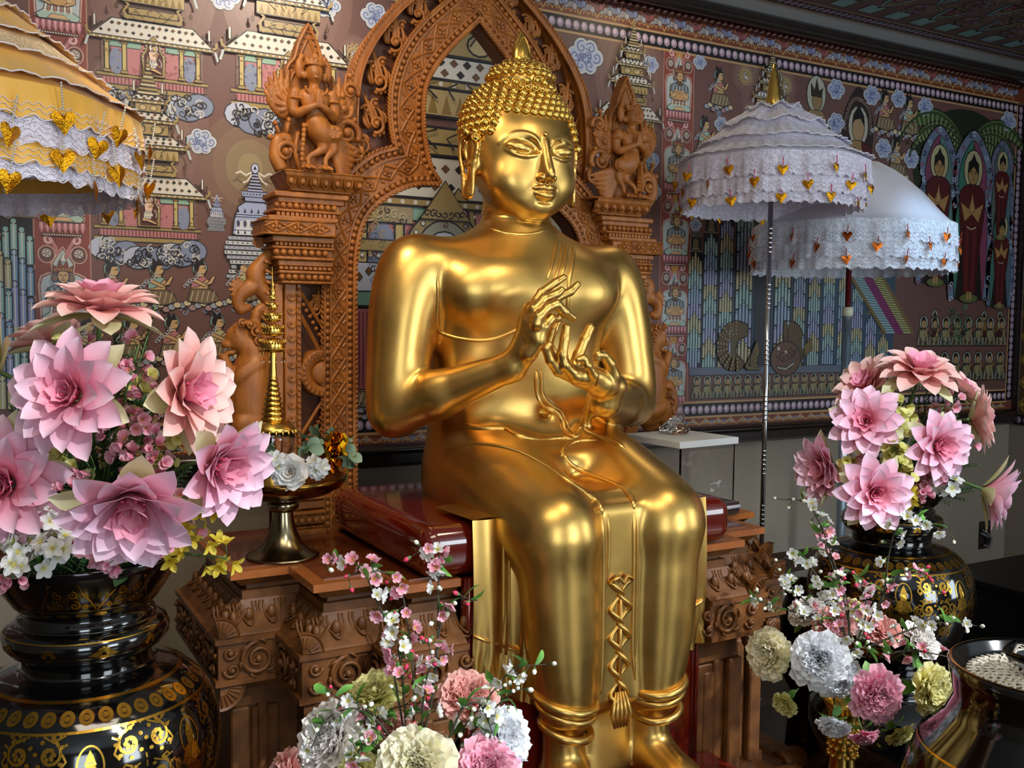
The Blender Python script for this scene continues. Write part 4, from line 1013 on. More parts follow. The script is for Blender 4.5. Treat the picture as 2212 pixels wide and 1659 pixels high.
def fan(b, x, y, z, r, down=False, a0=0, a1=PI/2, sgn=1):
    vs = [(x, y, z)]; n = 10
    for rr, yy in ((r*.35, -.006), (r*.9, -.004), (r, -.008), (r, .012)):
        for i in range(n+1): a = (a0+(a1-a0)*i/n); vs.append((x+sgn*rr*math.cos(a), y+yy, z+(-1 if down else 1)*rr*math.sin(a)))
    fs = [(0, 1+i, 2+i) for i in range(n)]+[(1+j*(n+1)+i, 1+(j+1)*(n+1)+i, 2+(j+1)*(n+1)+i, 2+j*(n+1)+i) for j in range(3) for i in range(n)]
    b.add(vs, fs)
    for i in range(6):
        a = a0+(a1-a0)*(i+.5)/6; s_ = -1 if down else 1
        b.tube([(x+sgn*r*.35*math.cos(a), y-.007, z+s_*r*.35*math.sin(a)), (x+sgn*r*.85*math.cos(a), y-.007, z+s_*r*.85*math.sin(a))], .0022, None, 4)
for s in (-1, 1):
    for w, y in ((W1, Y1), (W2, Y2), (W3, Y3)):
        b = MB(); fan(b, s*(w+.036), y-.038+.9, .803, .046, False, 0, PI/2*1.1, -s); b.build('corner_fan', AW, AL, smooth='auto'); b = MB(); fan(b, s*(w+.032), y-.030+.9, .690, .055, True, 0, PI/2*1.05, -s); b.build('corner_fan', AW, AL, smooth='auto')
        b = MB(); b.box((s*(w-.02), y+.9+.01, .44), (.022, .012, .18), None, .004); b.box((s*(w-.075), y+.9+.02, .44), (.012, .012, .18), None, .004); b.build('corner_post', AW, AL, smooth=False)
# recessed panels and diagonal braces lower down
for s in (-1, 1):
    for (x0, x1, y) in ((W2+.02, W1-.05, Y1), (W3+.02, W2-.05, Y2), (.36, W3-.05, Y3)):
        if x1-x0 < .05: continue
        b = MB()
        for i in range(3): 
            q = i*.022
            if x1-x0-2*q > .02: b.box((s*(x0+x1)/2, y+.9+.022-.004*i, .44), ((x1-x0)/2-q, .006, .17-q), None, .003)
        b.build('body_panel', AW, AL, smooth=False)
# scroll feet of the stepped base, both ends
for s in (-1, 1):
    for (x, y, r) in ((.72, -1.33, .055), (.84, -1.12, .05), (.60, -1.46, .055), (.95, -1.02, .045)):
        b = MB(); b.box((s*x, y+.9+.10, .10), (.05, .12, .05), None, .01)
        b.lathe([(0, -.045), (r*.6, -.048), (r*.9, -.045), (r, -.038), (r, .038), (r*.9, .045), (r*.6, .048), (0, .045)], None, 24, (s*x, y+.9, .11+r*.3), 'x')
        b.build('scroll_foot', AW, AL, smooth='auto')
b = MB(); b.box((0, -1.36+.9, .025), (.98, .16, .025), None, .004); b.box((0, -1.33+.9, .07), (.86, .12, .022), None, .004); b.build('base_step', AW, AL, smooth=False)
# ------------------------------------------------------------------ red lacquer seat
b = MB(); b.box((0, -.97+.97, 0), (.450, .312, .060), LACQ); LQ = b
PD_ = thing('lacquer_chair', 'glossy dark red lacquer seat and front panel under the golden statue', 'chair', (XC, -1.30, 0))
o = LQ.build('seat', LACQ, PD_, smooth=False, loc=(0, .33, 1.0025))
md = o.modifiers.new('round', 'BEVEL'); md.width = .042; md.segments = 7; md.limit_method = 'ANGLE'; md.angle_limit = math.radians(20); o.data.shade_smooth()
b = MB(); b.box((0, .037, .655), (.345, .012, .283), LACQ, .004); b.box((0, -.09, .19), (.40, .13, .19), LACQ, .01); b.build('front_board', LACQ, PD_, smooth=False)
b = MB(); b.box((0, -.14, .385), (.30, .22, .010), LACQ, .005); b.build('foot_rest', LACQ, PD_, smooth=False)
for s in (-1, 1):
    b = MB(); b.tube([(s*.335, .022, .94), (s*.335, .022, .38)], .006, None, 6); b.tube([(s*.322, .023, .94), (s*.322, .023, .38)], .004, None, 6); b.build('edge_bead', LACQ, PD_)
# ------------------------------------------------------------------ flat painting kit: polygons and brush strokes laid on a surface
PM = {}
def pc(h, rough=.45):
    if 'paint_'+h in PM: return PM['paint_'+h]
    k = 'paint_'+h.strip('#')
    if k not in PM: PM[k] = mat(k, h, rough)
    return PM[k]
class Paint:
    def __init__(s, fmap=None): s.v = []; s.f = []; s.m = []; s.ms = []; s.fm = fmap or (lambda u, v, l: (u, -.0006-.00011*l, v)); s.T = (0, 0, 1, 1); s.L = 0; s.base = 0; s.k = 0
    def at(s, x, y, sx, sy=None, keep=False): s.T = (x, y, sx, sy if sy else abs(sx)); s.k = (s.k+1) % 29; s.L = s.L if keep else s.base+s.k*.031; return s
    def _p(s, q, l): T = s.T; return s.fm(T[0]+q[0]*T[2], T[1]+q[1]*T[3], l)
    def mi(s, m):
        if m not in s.ms: s.ms.append(m)
        return s.ms.index(m)
    def poly(s, pts, c, ink=None, w=.012):
        s.L += 1; o = len(s.v); s.v += [s._p(p, s.L) for p in pts]; f = tuple(range(o, o+len(pts)))
        s.f.append(f if s.T[2] > 0 else f[::-1]); s.m.append(s.mi(pc(c)))
        if ink: s.line(list(pts)+[pts[0]], w, ink)
    def line(s, pts, w, c='#1a1214'):
        s.L += .5; n = len(pts); o = len(s.v)
        for i in range(n):
            a = pts[max(0, i-1)]; b = pts[min(n-1, i+1)]; dx, dy = b[0]-a[0], b[1]-a[1]; l = math.hypot(dx, dy) or 1; nx, ny = -dy/l*w/2, dx/l*w/2
            s.v.append(s._p((pts[i][0]+nx, pts[i][1]+ny), s.L)); s.v.append(s._p((pts[i][0]-nx, pts[i][1]-ny), s.L))
        k = s.mi(pc(c))
        for i in range(n-1): s.f.append((o+2*i, o+2*i+1, o+2*i+3, o+2*i+2)); s.m.append(k)
    def ell(s, x, y, a, b, c, ink=None, w=.012, n=16, a0=0, a1=2*PI):
        full = abs(a1-a0-2*PI) < 1e-6; s.poly([(x+a*math.cos(a0+(a1-a0)*i/n), y+b*math.sin(a0+(a1-a0)*i/n)) for i in range(n if full else n+1)], c, ink, w)
    def rect(s, x0, y0, x1, y1, c, ink=None, w=.012): s.poly([(x0, y0), (x1, y0), (x1, y1), (x0, y1)], c, ink, w)
    def spiral(s, x, y, r, turns, a0, d, w, c='#1a1214', n=14):
        s.line([(x+r*(1-i/n*.9)*math.cos(a0+d*turns*2*PI*i/n), y+r*(1-i/n*.9)*math.sin(a0+d*turns*2*PI*i/n)) for i in range(n+1)], w, c)
    def build(s, name, parent=None, kind=None):
        me = bpy.data.meshes.new(name); me.from_pydata(s.v, [], s.f)
        for m in s.ms: me.materials.append(m)
        me.polygons.foreach_set('material_index', s.m); me.update(); return link(name, me, parent)
INK, CREAM, GOLDP, SKIN, PINK, GB, PALE, TEAL, MAR, WHT, BRN = '#1a1214', '#b3a883', '#948050', '#bb996c', '#a86d70', '#77829e', '#a9b1c6', '#5f877e', '#4e1a20', '#c6c3ba', '#5f4228'
rnd = random.Random(5)
def cloud(P, x, y, s, base=PALE, dark='#5d6c98'):
    P.at(x, y, s); lob = [(-.33, .0, .22), (-.12, .24, .22), (.17, .24, .2), (.36, .02, .2), (.15, -.22, .2), (-.14, -.24, .2), (0, 0, .28)]
    for a, b, r in lob: P.ell(a, b, r+.05, r+.05, '#3c4256', n=14)
    for a, b, r in lob: P.ell(a, b, r+.025, r+.025, WHT, n=14)
    for a, b, r in lob: P.ell(a, b, r-.01, r-.01, base, n=12)
    for i, (a, b, r) in enumerate(lob): P.spiral(a, b, r*.8, 1.2, i*1.3, 1 if i % 2 else -1, .035, dark)
    for i in range(9): P.spiral(rnd.uniform(-.2, .2), rnd.uniform(-.15, .15), .08, 1, rnd.uniform(0, 6), 1, .03, dark, 8)
def lions(P, x, y, w, h, n=9):
    """the pale cloud of animals that carries a palace"""
    P.at(x, y, 1)
    for i in range(n):
        t = (i+.5)/n-.5; cx, cy = t*w, -h*.5*(1-abs(t)*1.2)-(h*.1 if i % 2 else 0); r = h*.42
        P.ell(cx, cy, r*1.25, r, '#2a2c3a', n=12); P.ell(cx, cy, r*1.15, r*.9, GB if i % 3 else PALE, n=12)
    for i in range(n*7):
        t = rnd.uniform(-.5, .5); P.spiral(t*w, -h*.5*(1-abs(t))+rnd.uniform(-.35, .35)*h, h*.16, 1.1, rnd.uniform(0, 6), rnd.choice((-1, 1)), h*.035, rnd.choice((INK, WHT, INK)), 8)
    for t in (-.3, 0, .32): P.ell(t*w, -h*.45, h*.06, h*.05, INK, n=8)
def worship(P, x, y, s, robe=PINK, flip=1, dark=False):
    """kneeling crowned figure in profile, hands joined, y is the waist, s the height"""
    P.at(x, y, s*flip, s); P.ell(-.02, .36, .15, .17, '#20242a'); P.ell(-.02, .36, .135, .155, '#7f9b98')
    for i in range(9): P.spiral(rnd.uniform(-.34, .34), rnd.uniform(-.50, -.15), rnd.uniform(.05, .10), 1.2, rnd.uniform(0, 6), rnd.choice((-1, 1)), .022, rnd.choice((INK, GB, INK)), 9)
    for i in range(8): P.ell(-.36+.1*i, -.36+.05*math.sin(i*2.1), .075, .06, ('#8d95a2', '#c0b492', '#9b7f80')[i % 3], INK, .014, 9)
    P.poly([(-.26, -.28), (-.2, -.05), (-.10, .0), (.14, -.02), (.30, -.14), (.34, -.26), (.1, -.33)], '#71604a', INK, .018)
    for i in range(5): P.line([(-.2+.1*i, -.28), (-.15+.1*i, -.08)], .016, '#b6a988')
    P.poly([(-.16, .14), (-.19, -.04), (.12, -.04), (.15, .12), (.08, .2), (-.06, .21)], SKIN, INK, .016)
    P.poly([(-.17, .13), (-.19, -.02), (-.05, .0), (.12, .17), (.03, .21)], robe, INK, .014)
    P.poly([(.02, .02), (.20, .06), (.27, .20), (.22, .22), (.14, .10)], SKIN, INK, .014)
    P.poly([(-.16, .10), (.06, .0), (.13, .03), (-.12, .16)], SKIN, INK, .012)
    P.poly([(-.07, .20), (.05, .20), (.04, .27), (-.05, .27)], SKIN)
    P.poly([(-.07, .28), (-.08, .40), (.0, .45), (.08, .42), (.085, .34), (.105, .32), (.07, .26), (.02, .245)], SKIN, INK, .012)
    P.poly([(-.12, .30), (-.13, .40), (-.08, .47), (.05, .47), (.085, .42), (-.02, .41), (-.06, .28)], INK); P.poly([(-.11, .45), (-.10, .58), (-.03, .49), (.02, .56), (.05, .47)], INK)
    P.ell(-.10, .27, .035, .04, '#5a4632', INK, .01, 8); P.line([(.03, .36), (.075, .362)], .014, INK)
    for i in range(6): P.spiral(-.3+.05*i, .0+.05*i, .05, 1, i, 1, .016, '#aab2c0', 7)
def kneel(P, x, y, s):
    P.at(x, y, s); P.poly([(-.30, -.5), (-.32, .05), (-.22, .2), (-.2, .38), (-.08, .5), (0, .6), (.08, .5), (.2, .38), (.22, .2), (.32, .05), (.30, -.5)], GOLDP, INK, .02)
    P.poly([(-.23, -.46), (-.24, .04), (-.15, .2), (-.13, .35), (0, .46), (.13, .35), (.15, .2), (.24, .04), (.23, -.46)], MAR, INK, .015)
    for i in range(14):
        a = -.1+i*.27; P.ell(.275*math.cos(a), -.0+.43*math.sin(a), .02, .02, WHT, None, 0, 6)
    P.ell(0, .26, .11, .12, WHT); P.ell(.02, .25, .055, .075, SKIN, INK, .01); P.poly([(-.06, .26), (-.05, .40), (.0, .34), (.05, .39), (.06, .31), (0, .31)], INK)
    P.poly([(-.13, .14), (-.05, .18), (.1, .17), (.13, .08), (.07, -.08), (-.1, -.08)], '#d6b6a4', INK, .012); P.poly([(-.02, .06), (.1, .03), (.15, .14), (.1, .15)], SKIN, INK, .01)
    P.poly([(-.14, -.08), (.07, -.08), (.12, -.16), (.05, -.28), (-.15, -.26)], WHT, INK, .012)
    for i in range(7): P.ell(-.12+.035*i, -.12-.1*(i % 2), .014, .02, INK, None, 0, 6)
    P.poly([(-.18, -.26), (.0, -.28), (.2, -.38), (.19, -.43), (-.02, -.36), (-.18, -.34)], SKIN, INK, .01); P.line([(.14, -.02), (.2, -.12), (.19, -.24)], .02, WHT)
def roof(P, x0, x1, y0, y1, inset, tone=WHT):
    """trapezoid lattice roof with curled eave finials"""
    P.poly([(x0, y0), (x1, y0), (x1-inset, y1), (x0+inset, y1)], INK); P.poly([(x0+.01, y0+.008), (x1-.01, y0+.008), (x1-inset-.01, y1-.008), (x0+inset+.01, y1-.008)], tone)
    n = max(4, int((x1-x0)/.07)); h = y1-y0
    for r in (.3, .72):
        for i in range(n):
            t = (i+.5+(.5 if r > .5 else 0))/n; xx = x0+(x1-x0)*t; xx = (xx-(x0+x1)/2)*(1-r*inset*2/(x1-x0))+(x0+x1)/2; q = .018; yy = y0+h*r
            if abs(xx-(x0+x1)/2) < (x1-x0)/2-inset*r-.02: P.poly([(xx-q, yy), (xx, yy-q*.9), (xx+q, yy), (xx, yy+q*.9)], BRN if i % 2 else INK)
    P.rect(x0-.015, y0-.028, x1+.015, y0, GOLDP, INK, .008)
    m = int((x1-x0)/.05)
    for i in range(m): P.ell(x0+(i+.5)*(x1-x0)/m, y0-.014, .009, .009, WHT, None, 0, 6)
    for s_, xx in ((-1, x0), (1, x1)):
        P.line([(xx, y0), (xx+s_*.03, y0+.02), (xx+s_*.035, y0+.06)], .02, GOLDP); P.line([(xx-s_*inset*.6, y1-h*.3), (xx-s_*.0, y0+.03), (xx+s_*.01, y0+.10)], .012, INK)
        P.rect(xx-s_*.03-.010, y0+.07, xx-s_*.03+.010, y0+.16, WHT, INK, .006); P.line([(xx+s_*.02, y0-.02), (xx+s_*.045, y0-.10)], .02, '#a9b3b5')
def pagoda(P, x, yb, W, dim=0):
    """tiered palace, W wide, base at yb"""
    P.at(x, yb, W)
    P.rect(-.46, .0, .46, .045, GOLDP, INK, .01); P.rect(-.42, .045, .42, .11, PINK, INK, .01); P.rect(-.46, .11, .46, .14, GOLDP, INK, .008)
    for i in range(28): P.line([(-.41+i*.03, .05), (-.41+i*.03, .105)], .006, MAR)
    P.rect(-.42, .14, .42, .42, '#6f5350'); P.rect(-.34, .14, .34, .40, '#ab6f74')
    for s_ in (-1, 1):
        P.ell(s_*.30, .24, .055, .11, GB); P.rect(s_*.30-.04 if s_ > 0 else -.34, .40, s_*.30+.04 if s_ > 0 else -.26, .42, TEAL)
        P.rect(min(s_*.10, s_*.40), .36, max(s_*.10, s_*.40), .42, '#7fa392', INK, .006)
        for xx in (.235, .375): P.rect(s_*xx-.018, .14, s_*xx+.018, .42, '#b8a468', INK, .008); P.rect(s_*xx-.03, .14, s_*xx+.03, .165, GOLDP, INK, .006); P.rect(s_*xx-.03, .39, s_*xx+.03, .42, GOLDP, INK, .006)
    roof(P, -.50, .50, .44, .60, .16)
    P.rect(-.24, .60, .24, .64, GOLDP, INK, .01); P.rect(-.20, .64, .20, .70, '#978353', INK, .01)
    for s_ in (-1, 1): P.line([(s_*.20, .60), (s_*.24, .66), (s_*.20, .72), (s_*.25, .76)], .022, GOLDP)
    P.rect(-.26, .74, .26, .84, '#a39062', INK, .01)
    for i in range(9): P.poly([(-.22+i*.055-.02, .75), (-.22+i*.055, .82), (-.22+i*.055+.02, .75)], '#7d6532')
    roof(P, -.32, .32, .87, .96, .11); P.rect(-.17, .96, .17, 1.06, '#978353', INK, .01)
    for s_ in (-1, 1): P.ell(s_*.075, 1.01, .05, .038, '#b5a274', INK, .008, 12)
    roof(P, -.22, .22, 1.09, 1.16, .07); P.rect(-.11, 1.16, .11, 1.23, '#978353', INK, .008); 
    for s_ in (-1, 1): P.ell(s_*.045, 1.195, .03, .025, '#b5a274', INK, .006, 10)
    roof(P, -.15, .15, 1.26, 1.31, .05)
    for i in range(7): w = .09*(1-i/7.5); P.rect(-w, 1.31+i*.035, w, 1.335+i*.035, GOLDP if i % 2 else CREAM, INK, .007)
    P.poly([(-.02, 1.55), (0, 1.66), (.02, 1.55)], GOLDP, INK, .006)
    P.at(x, yb, W, keep=True)
    for i in range(46): P.spiral(rnd.uniform(-.40, .40), rnd.uniform(.16, .43), rnd.uniform(.008, .02), 1.1, rnd.uniform(0, 6), rnd.choice((-1, 1)), .005, rnd.choice((INK, MAR, GOLDP)), 7)
    for s_ in (-1, 1):
        for zz in (.62, .80, 1.0): P.line([(s_*.10, zz), (s_*.16, zz+.05), (s_*.10, zz+.07)], .008); P.line([(s_*.03, zz), (s_*.06, zz+.04), (s_*.02, zz+.06)], .007)
        for xx, zz in ((.42, .68), (.28, 1.0), (.19, 1.2)): P.ell(s_*xx*.72, zz, .014, .022, BRN, INK, .006, 8); P.rect(s_*xx*.72-.006, zz+.02, s_*xx*.72+.006, zz+.05, BRN)
    P.base = 52; kneel(P, x, yb+W*.30, W*.30*1.05); P.base = 0
HC = [0]
def halo(P, x, y, a, b, cols):
    P.at(x, y, 1); HC[0] += 1
    for i, c in enumerate(cols): t = 1-i/len(cols); P.L = -.9+i*.22+HC[0]*.012; P.ell(0, 0, a*t, b*t, c, n=28)
HAL = ['#70524c', '#755851', '#7b5f56', '#83685c', '#8c7364', '#978070']
def seated(P, x, yb, W):
    """crowned figure seated in a pale niche on a pink lotus, W = stripe width"""
    P.at(x, yb, W)
    niche = [(-.40, .30), (-.44, 1.0), (-.40, 1.16), (-.28, 1.22), (-.19, 1.24), (-.21, 1.42), (-.12, 1.58), (0, 1.75), (.12, 1.58), (.21, 1.42), (.19, 1.24), (.28, 1.22), (.40, 1.16), (.44, 1.0), (.40, .30)]
    P.poly(niche, '#8f8a86', '#b79c8c', .03); P.poly([(a*.93, .30+(b-.30)*.965) for a, b in niche], '#a9b2b4')
    P.poly([(-.44, .30), (.44, .30), (.36, .20), (-.36, .20)], '#a55a35', INK, .01)
    for i in range(8):
        cx = -.37+i*.106; P.poly([(cx-.05, .28), (cx-.058, .16), (cx, .04), (cx+.058, .16), (cx+.05, .28)], PINK, '#5a2f34', .012); P.poly([(cx-.02, .26), (cx, .1), (cx+.02, .26)], '#d9a6a8')
    P.rect(-.36, .0, .36, .05, '#6d4b3c', INK, .01)
    for i in range(15): P.ell(-.33+i*.047, .025, .014, .014, WHT, None, 0, 6)
    P.poly([(-.40, .36), (-.34, .28), (.34, .28), (.40, .36), (.25, .46), (-.25, .46)], '#9db3a8', INK, .014); P.poly([(-.2, .30), (.22, .30), (.1, .38), (-.12, .38)], '#caa27a', INK, .01)
    for i in range(9): P.line([(-.24+i*.06, .42), (-.21+i*.055, .56)], .03, ('#d7c6b0', '#a76a58')[i % 2])
    P.poly([(-.28, .90), (-.32, .62), (-.15, .55), (.15, .55), (.32, .62), (.28, .90), (.12, 1.0), (-.12, 1.0)], SKIN, INK, .014)
    P.poly([(-.32, .66), (-.1, .60), (.1, .60), (.32, .66), (.12, .76), (-.12, .76)], '#c9a677', INK, .012); P.ell(0, .64, .16, .09, '#b98f5c', INK, .01, 14)
    P.poly([(-.29, .93), (-.31, .80), (-.2, .74), (-.12, .86), (0, .80), (.12, .86), (.2, .74), (.31, .80), (.29, .93), (.14, 1.0), (0, .93), (-.14, 1.0)], '#6f7a86', INK, .012)
    for i in range(11): P.line([(-.27+i*.054, .80), (-.26+i*.052, .93)], .014, WHT if i % 2 else INK)
    P.rect(-.045, .95, .045, 1.06, SKIN); P.ell(0, .985, .11, .05, '#5b4630', INK, .008, 12)
    P.ell(0, 1.17, .105, .135, SKIN, INK, .012); 
    for s_ in (-1, 1): P.ell(s_*.15, 1.13, .055, .07, '#7a6456', INK, .012, 10); P.line([(s_*.02, 1.19), (s_*.07, 1.195)], .014, INK)
    P.line([(0, 1.18), (0, 1.13)], .01, BRN); P.line([(-.035, 1.095), (.035, 1.095)], .016, '#7c2c26')
    P.poly([(-.17, 1.22), (-.19, 1.40), (-.10, 1.33), (-.07, 1.48), (0, 1.36), (.07, 1.48), (.10, 1.33), (.19, 1.40), (.17, 1.22), (0, 1.28)], '#7a3a2c', INK, .012)
    for i in range(7): P.ell(-.15+.05*i, 1.29+.02*(i % 2), .02, .025, GOLDP, None, 0, 6)
    P.poly([(-.05, 1.46), (0, 1.64), (.05, 1.46)], WHT, INK, .01)
def vine(P, x, yb, W):
    P.at(x, yb, W)
    P.poly([(-.07, 0), (-.14, .42), (.14, .42), (.07, 0)], '#b07a35', INK, .012)
    for s_ in (-1, 1):
        P.line([(s_*.05, 0), (s_*.14, .25), (s_*.24, .42)], .07, PINK); P.spiral(s_*.24, .36, .10, 1.0, PI/2, -s_, .05, '#c9a0a0'); P.ell(s_*.29, .08, .15, .17, '#6a3b36', '#b79c8c', .02); P.ell(s_*.29, .10, .10, .10, '#a5948c', INK, .014)
        for i in range(5): P.ell(s_*.29+.05*math.cos(i*1.26), .09+.05*math.sin(i*1.26), .028, .028, '#cbbdb4', INK, .008, 7)
def fallcol(P, x, yt, yb, w, tones=('#7d86b4', '#a39b70', '#7ea6a6', '#6f8fb0')):
    """stylised water column of stacked curls"""
    P.at(x, 0, 1); P.rect(-w/2-.004, yb, w/2+.004, yt, '#15181f'); k = 0; y = yt-w*.1; st = w*1.15
    while y > yb+st*.4:
        c = tones[(k+int(x*17)) % len(tones)]
        P.L = 3+(k % 3)*1.7
        for i in range(-2, 3):
            xx = i*w*.19; h = st*(1.0-.2*abs(i)); y1 = y-abs(i)*w*.22; y0 = max(yb, y1-h)
            if y1-y0 < .01: continue
            P.rect(xx-w*.075, y0, xx+w*.075, y1, c); P.ell(xx, y1, w*.085, w*.085, c, INK, w*.03, 8); P.line([(xx-w*.09, y0), (xx-w*.09, y1)], w*.035, INK); P.line([(xx+w*.09, y0), (xx+w*.09, y1)], w*.035, INK); P.line([(xx, y0), (xx, y1-.004)], w*.03, WHT)
        y -= st*.72; k += 1
def shrine(P, x, yb, s, c='#2c2a28'):
    P.at(x, yb, s); P.rect(-.5, 0, .5, .9, c, INK, .02); P.poly([(-.62, .9), (.62, .9), (.35, 1.15), (0, 1.6), (-.35, 1.15)], '#57524a', INK, .03); P.rect(-.58, 0, .58, .12, '#6a6254', INK, .02)
    P.ell(0, .62, .16, .18, '#8f8a72'); P.ell(0, .60, .09, .11, '#6d5a40', INK, .02); P.poly([(-.25, .2), (-.2, .5), (.2, .5), (.25, .2)], '#6d6450', INK, .02); P.poly([(-.36, .14), (.36, .14), (.2, .28), (-.2, .28)], '#857b62', INK, .02)
def monk(P, x, yb, s, t=0):
    P.at(x, yb, s); P.ell(.02, .78, .24, .25, '#17140f'); P.ell(.02, .78, .21, .22, '#8d8f83'); P.poly([(-.30, .0), (-.26, .45), (-.10, .60), (.16, .58), (.30, .38), (.34, 0)], ('#5b5138', '#6e5a46', '#4c544c')[t % 3], INK, .03)
    P.poly([(-.20, .52), (-.14, .2), (.16, .12), (.26, .36), (.1, .56)], '#85805f', INK, .025); P.poly([(-.02, .20), (.18, .32), (.24, .60), (.16, .60), (.08, .38)], '#9a8258', INK, .02)
    P.ell(.02, .74, .12, .15, '#9a7d57', INK, .02, 12); P.poly([(-.11, .76), (-.09, .92), (0, .98), (.1, .92), (.13, .80), (.02, .86)], INK)
    for i in range(5): P.line([(-.25+.12*i, .04), (-.2+.11*i, .30)], .03, INK if i % 2 else '#a3a79a')
def buddha_st(P, x, yb, h, back, side, flip=1, aur='#6f7f95', feet=True):
    """standing figure in dark red robe inside a pointed halo"""
    P.at(x, yb, h*flip*1.12, h); P.L = 60
    o = catmull([(-.155, .02), (-.185, .30), (-.17, .56), (-.13, .68), (-.155, .78), (-.12, .92), (0, 1.05), (.12, .92), (.155, .78), (.13, .68), (.17, .56), (.185, .30), (.155, .02)], 4)
    P.poly([(a*1.12, b*1.02) for a, b in o], INK); P.poly([(a*1.08, b*1.01) for a, b in o], aur, None)
    for i in range(26):
        a, b = o[int(i*(len(o)-1)/25)]; P.spiral(a*.97, b*.985, .022, 1.1, i, 1, .007, rnd.choice((INK, '#a9b4c4', '#7c3f48')), 8)
    P.poly([(a*.80, .02+(b-.02)*.955) for a, b in o], INK); P.poly([(a*.77, .02+(b-.02)*.95) for a, b in o if a <= .001], back); P.poly([(a*.77, .02+(b-.02)*.95) for a, b in o if a >= -.001], side)
    P.ell(0, .82, .085, .125, INK); P.ell(0, .82, .078, .118, '#a8a27c')
    rb = catmull([(-.055, .06), (-.075, .3), (-.10, .5), (-.11, .66), (-.05, .725), (.05, .725), (.11, .66), (.10, .5), (.075, .3), (.06, .06)], 4)
    P.poly(rb, '#4d1318', INK, .006)
    for i in range(5): xx = -.05+i*.025; P.line([(xx, .08), (xx*1.2, .3), (xx*1.3, .48)], .006, '#7a2a2a' if i % 2 else '#250a0c')
    P.poly([(-.10, .62), (-.06, .5), (0, .55), (.06, .5), (.10, .62), (.03, .58), (0, .66), (-.03, .58)], '#a07a4a', INK, .004); P.poly([(-.022, .56), (0, .68), (.022, .56)], '#a8845a', INK, .004)
    P.line([(-.04, .47), (0, .455), (.04, .47)], .008, '#b3a48a')
    P.ell(0, .79, .045, .062, '#9a7a4e', INK, .005); P.poly([(-.048, .79), (-.044, .86), (-.02, .88), (0, .92), (.02, .88), (.044, .86), (.048, .79), (0, .84)], '#0d0b0c')
    for s_ in (-1, 1): P.line([(s_*.008, .808), (s_*.03, .812)], .005, INK); P.line([(s_*.01, .797), (s_*.03, .797)], .004, INK)
    P.line([(0, .80), (.003, .775), (-.004, .772)], .003, BRN); P.line([(-.012, .760), (.012, .760)], .005, '#5a1a1a')
    P.ell(0, .03, .08, .03, '#5c6138', INK, .005); P.rect(-.022, .02, -.002, .07, '#97794c'); P.rect(.002, .02, .022, .07, '#97794c')
def medallion(P, x, y, r, fill='#b9aeb8'):
    halo(P, x, y, r*1.7, r*1.7, HAL); P.at(x, y, r); P.L = 4; P.ell(0, 0, 1, 1, '#33241f', n=24)
    for i in range(14): a = i*2*PI/14; P.ell(.82*math.cos(a), .82*math.sin(a), .17, .17, '#8b6b50', '#c9b28a', .03, 8)
    P.ell(0, 0, .68, .68, CREAM, INK, .03, 22); P.ell(0, 0, .60, .60, '#8f7a4c', None, 0, 20)
    P.ell(.08, -.14, .26, .2, fill, INK, .03); P.ell(-.2, .16, .13, .12, fill, INK, .03); P.poly([(-.2, .22), (-.05, .42), (.22, .36), (.0, .26)], fill, INK, .03); P.line([(-.2, .05), (-.3, -.1), (-.22, -.2)], .06, fill); P.line([(.2, -.28), (.36, -.32)], .08, fill)
def wp(x, y): p = PY(x, y, 0); return (p.x, p.z)
MU = thing('painted_mural', 'framed wall painting of palaces and praying figures on brown ground, filling the back wall', 'mural', (0, 0, 0))
MX0, MX1, MZ0, MZ1 = -1.2, 4.83, 1.15, 2.66
GROUND = mat('mural_ground', '#6c4a43', .5, 0, col2='#5a3f3b', nscale=1.3)
b = MB(); b.box(((MX0+MX1)/2, -.008, (1.02+2.78)/2), ((MX1-MX0)/2+.06, .007, .88), GROUND); 
P = Paint(lambda u, v, l: (u, -.0156-.00011*l, v))
b.build('canvas', GROUND, MU, smooth=False)
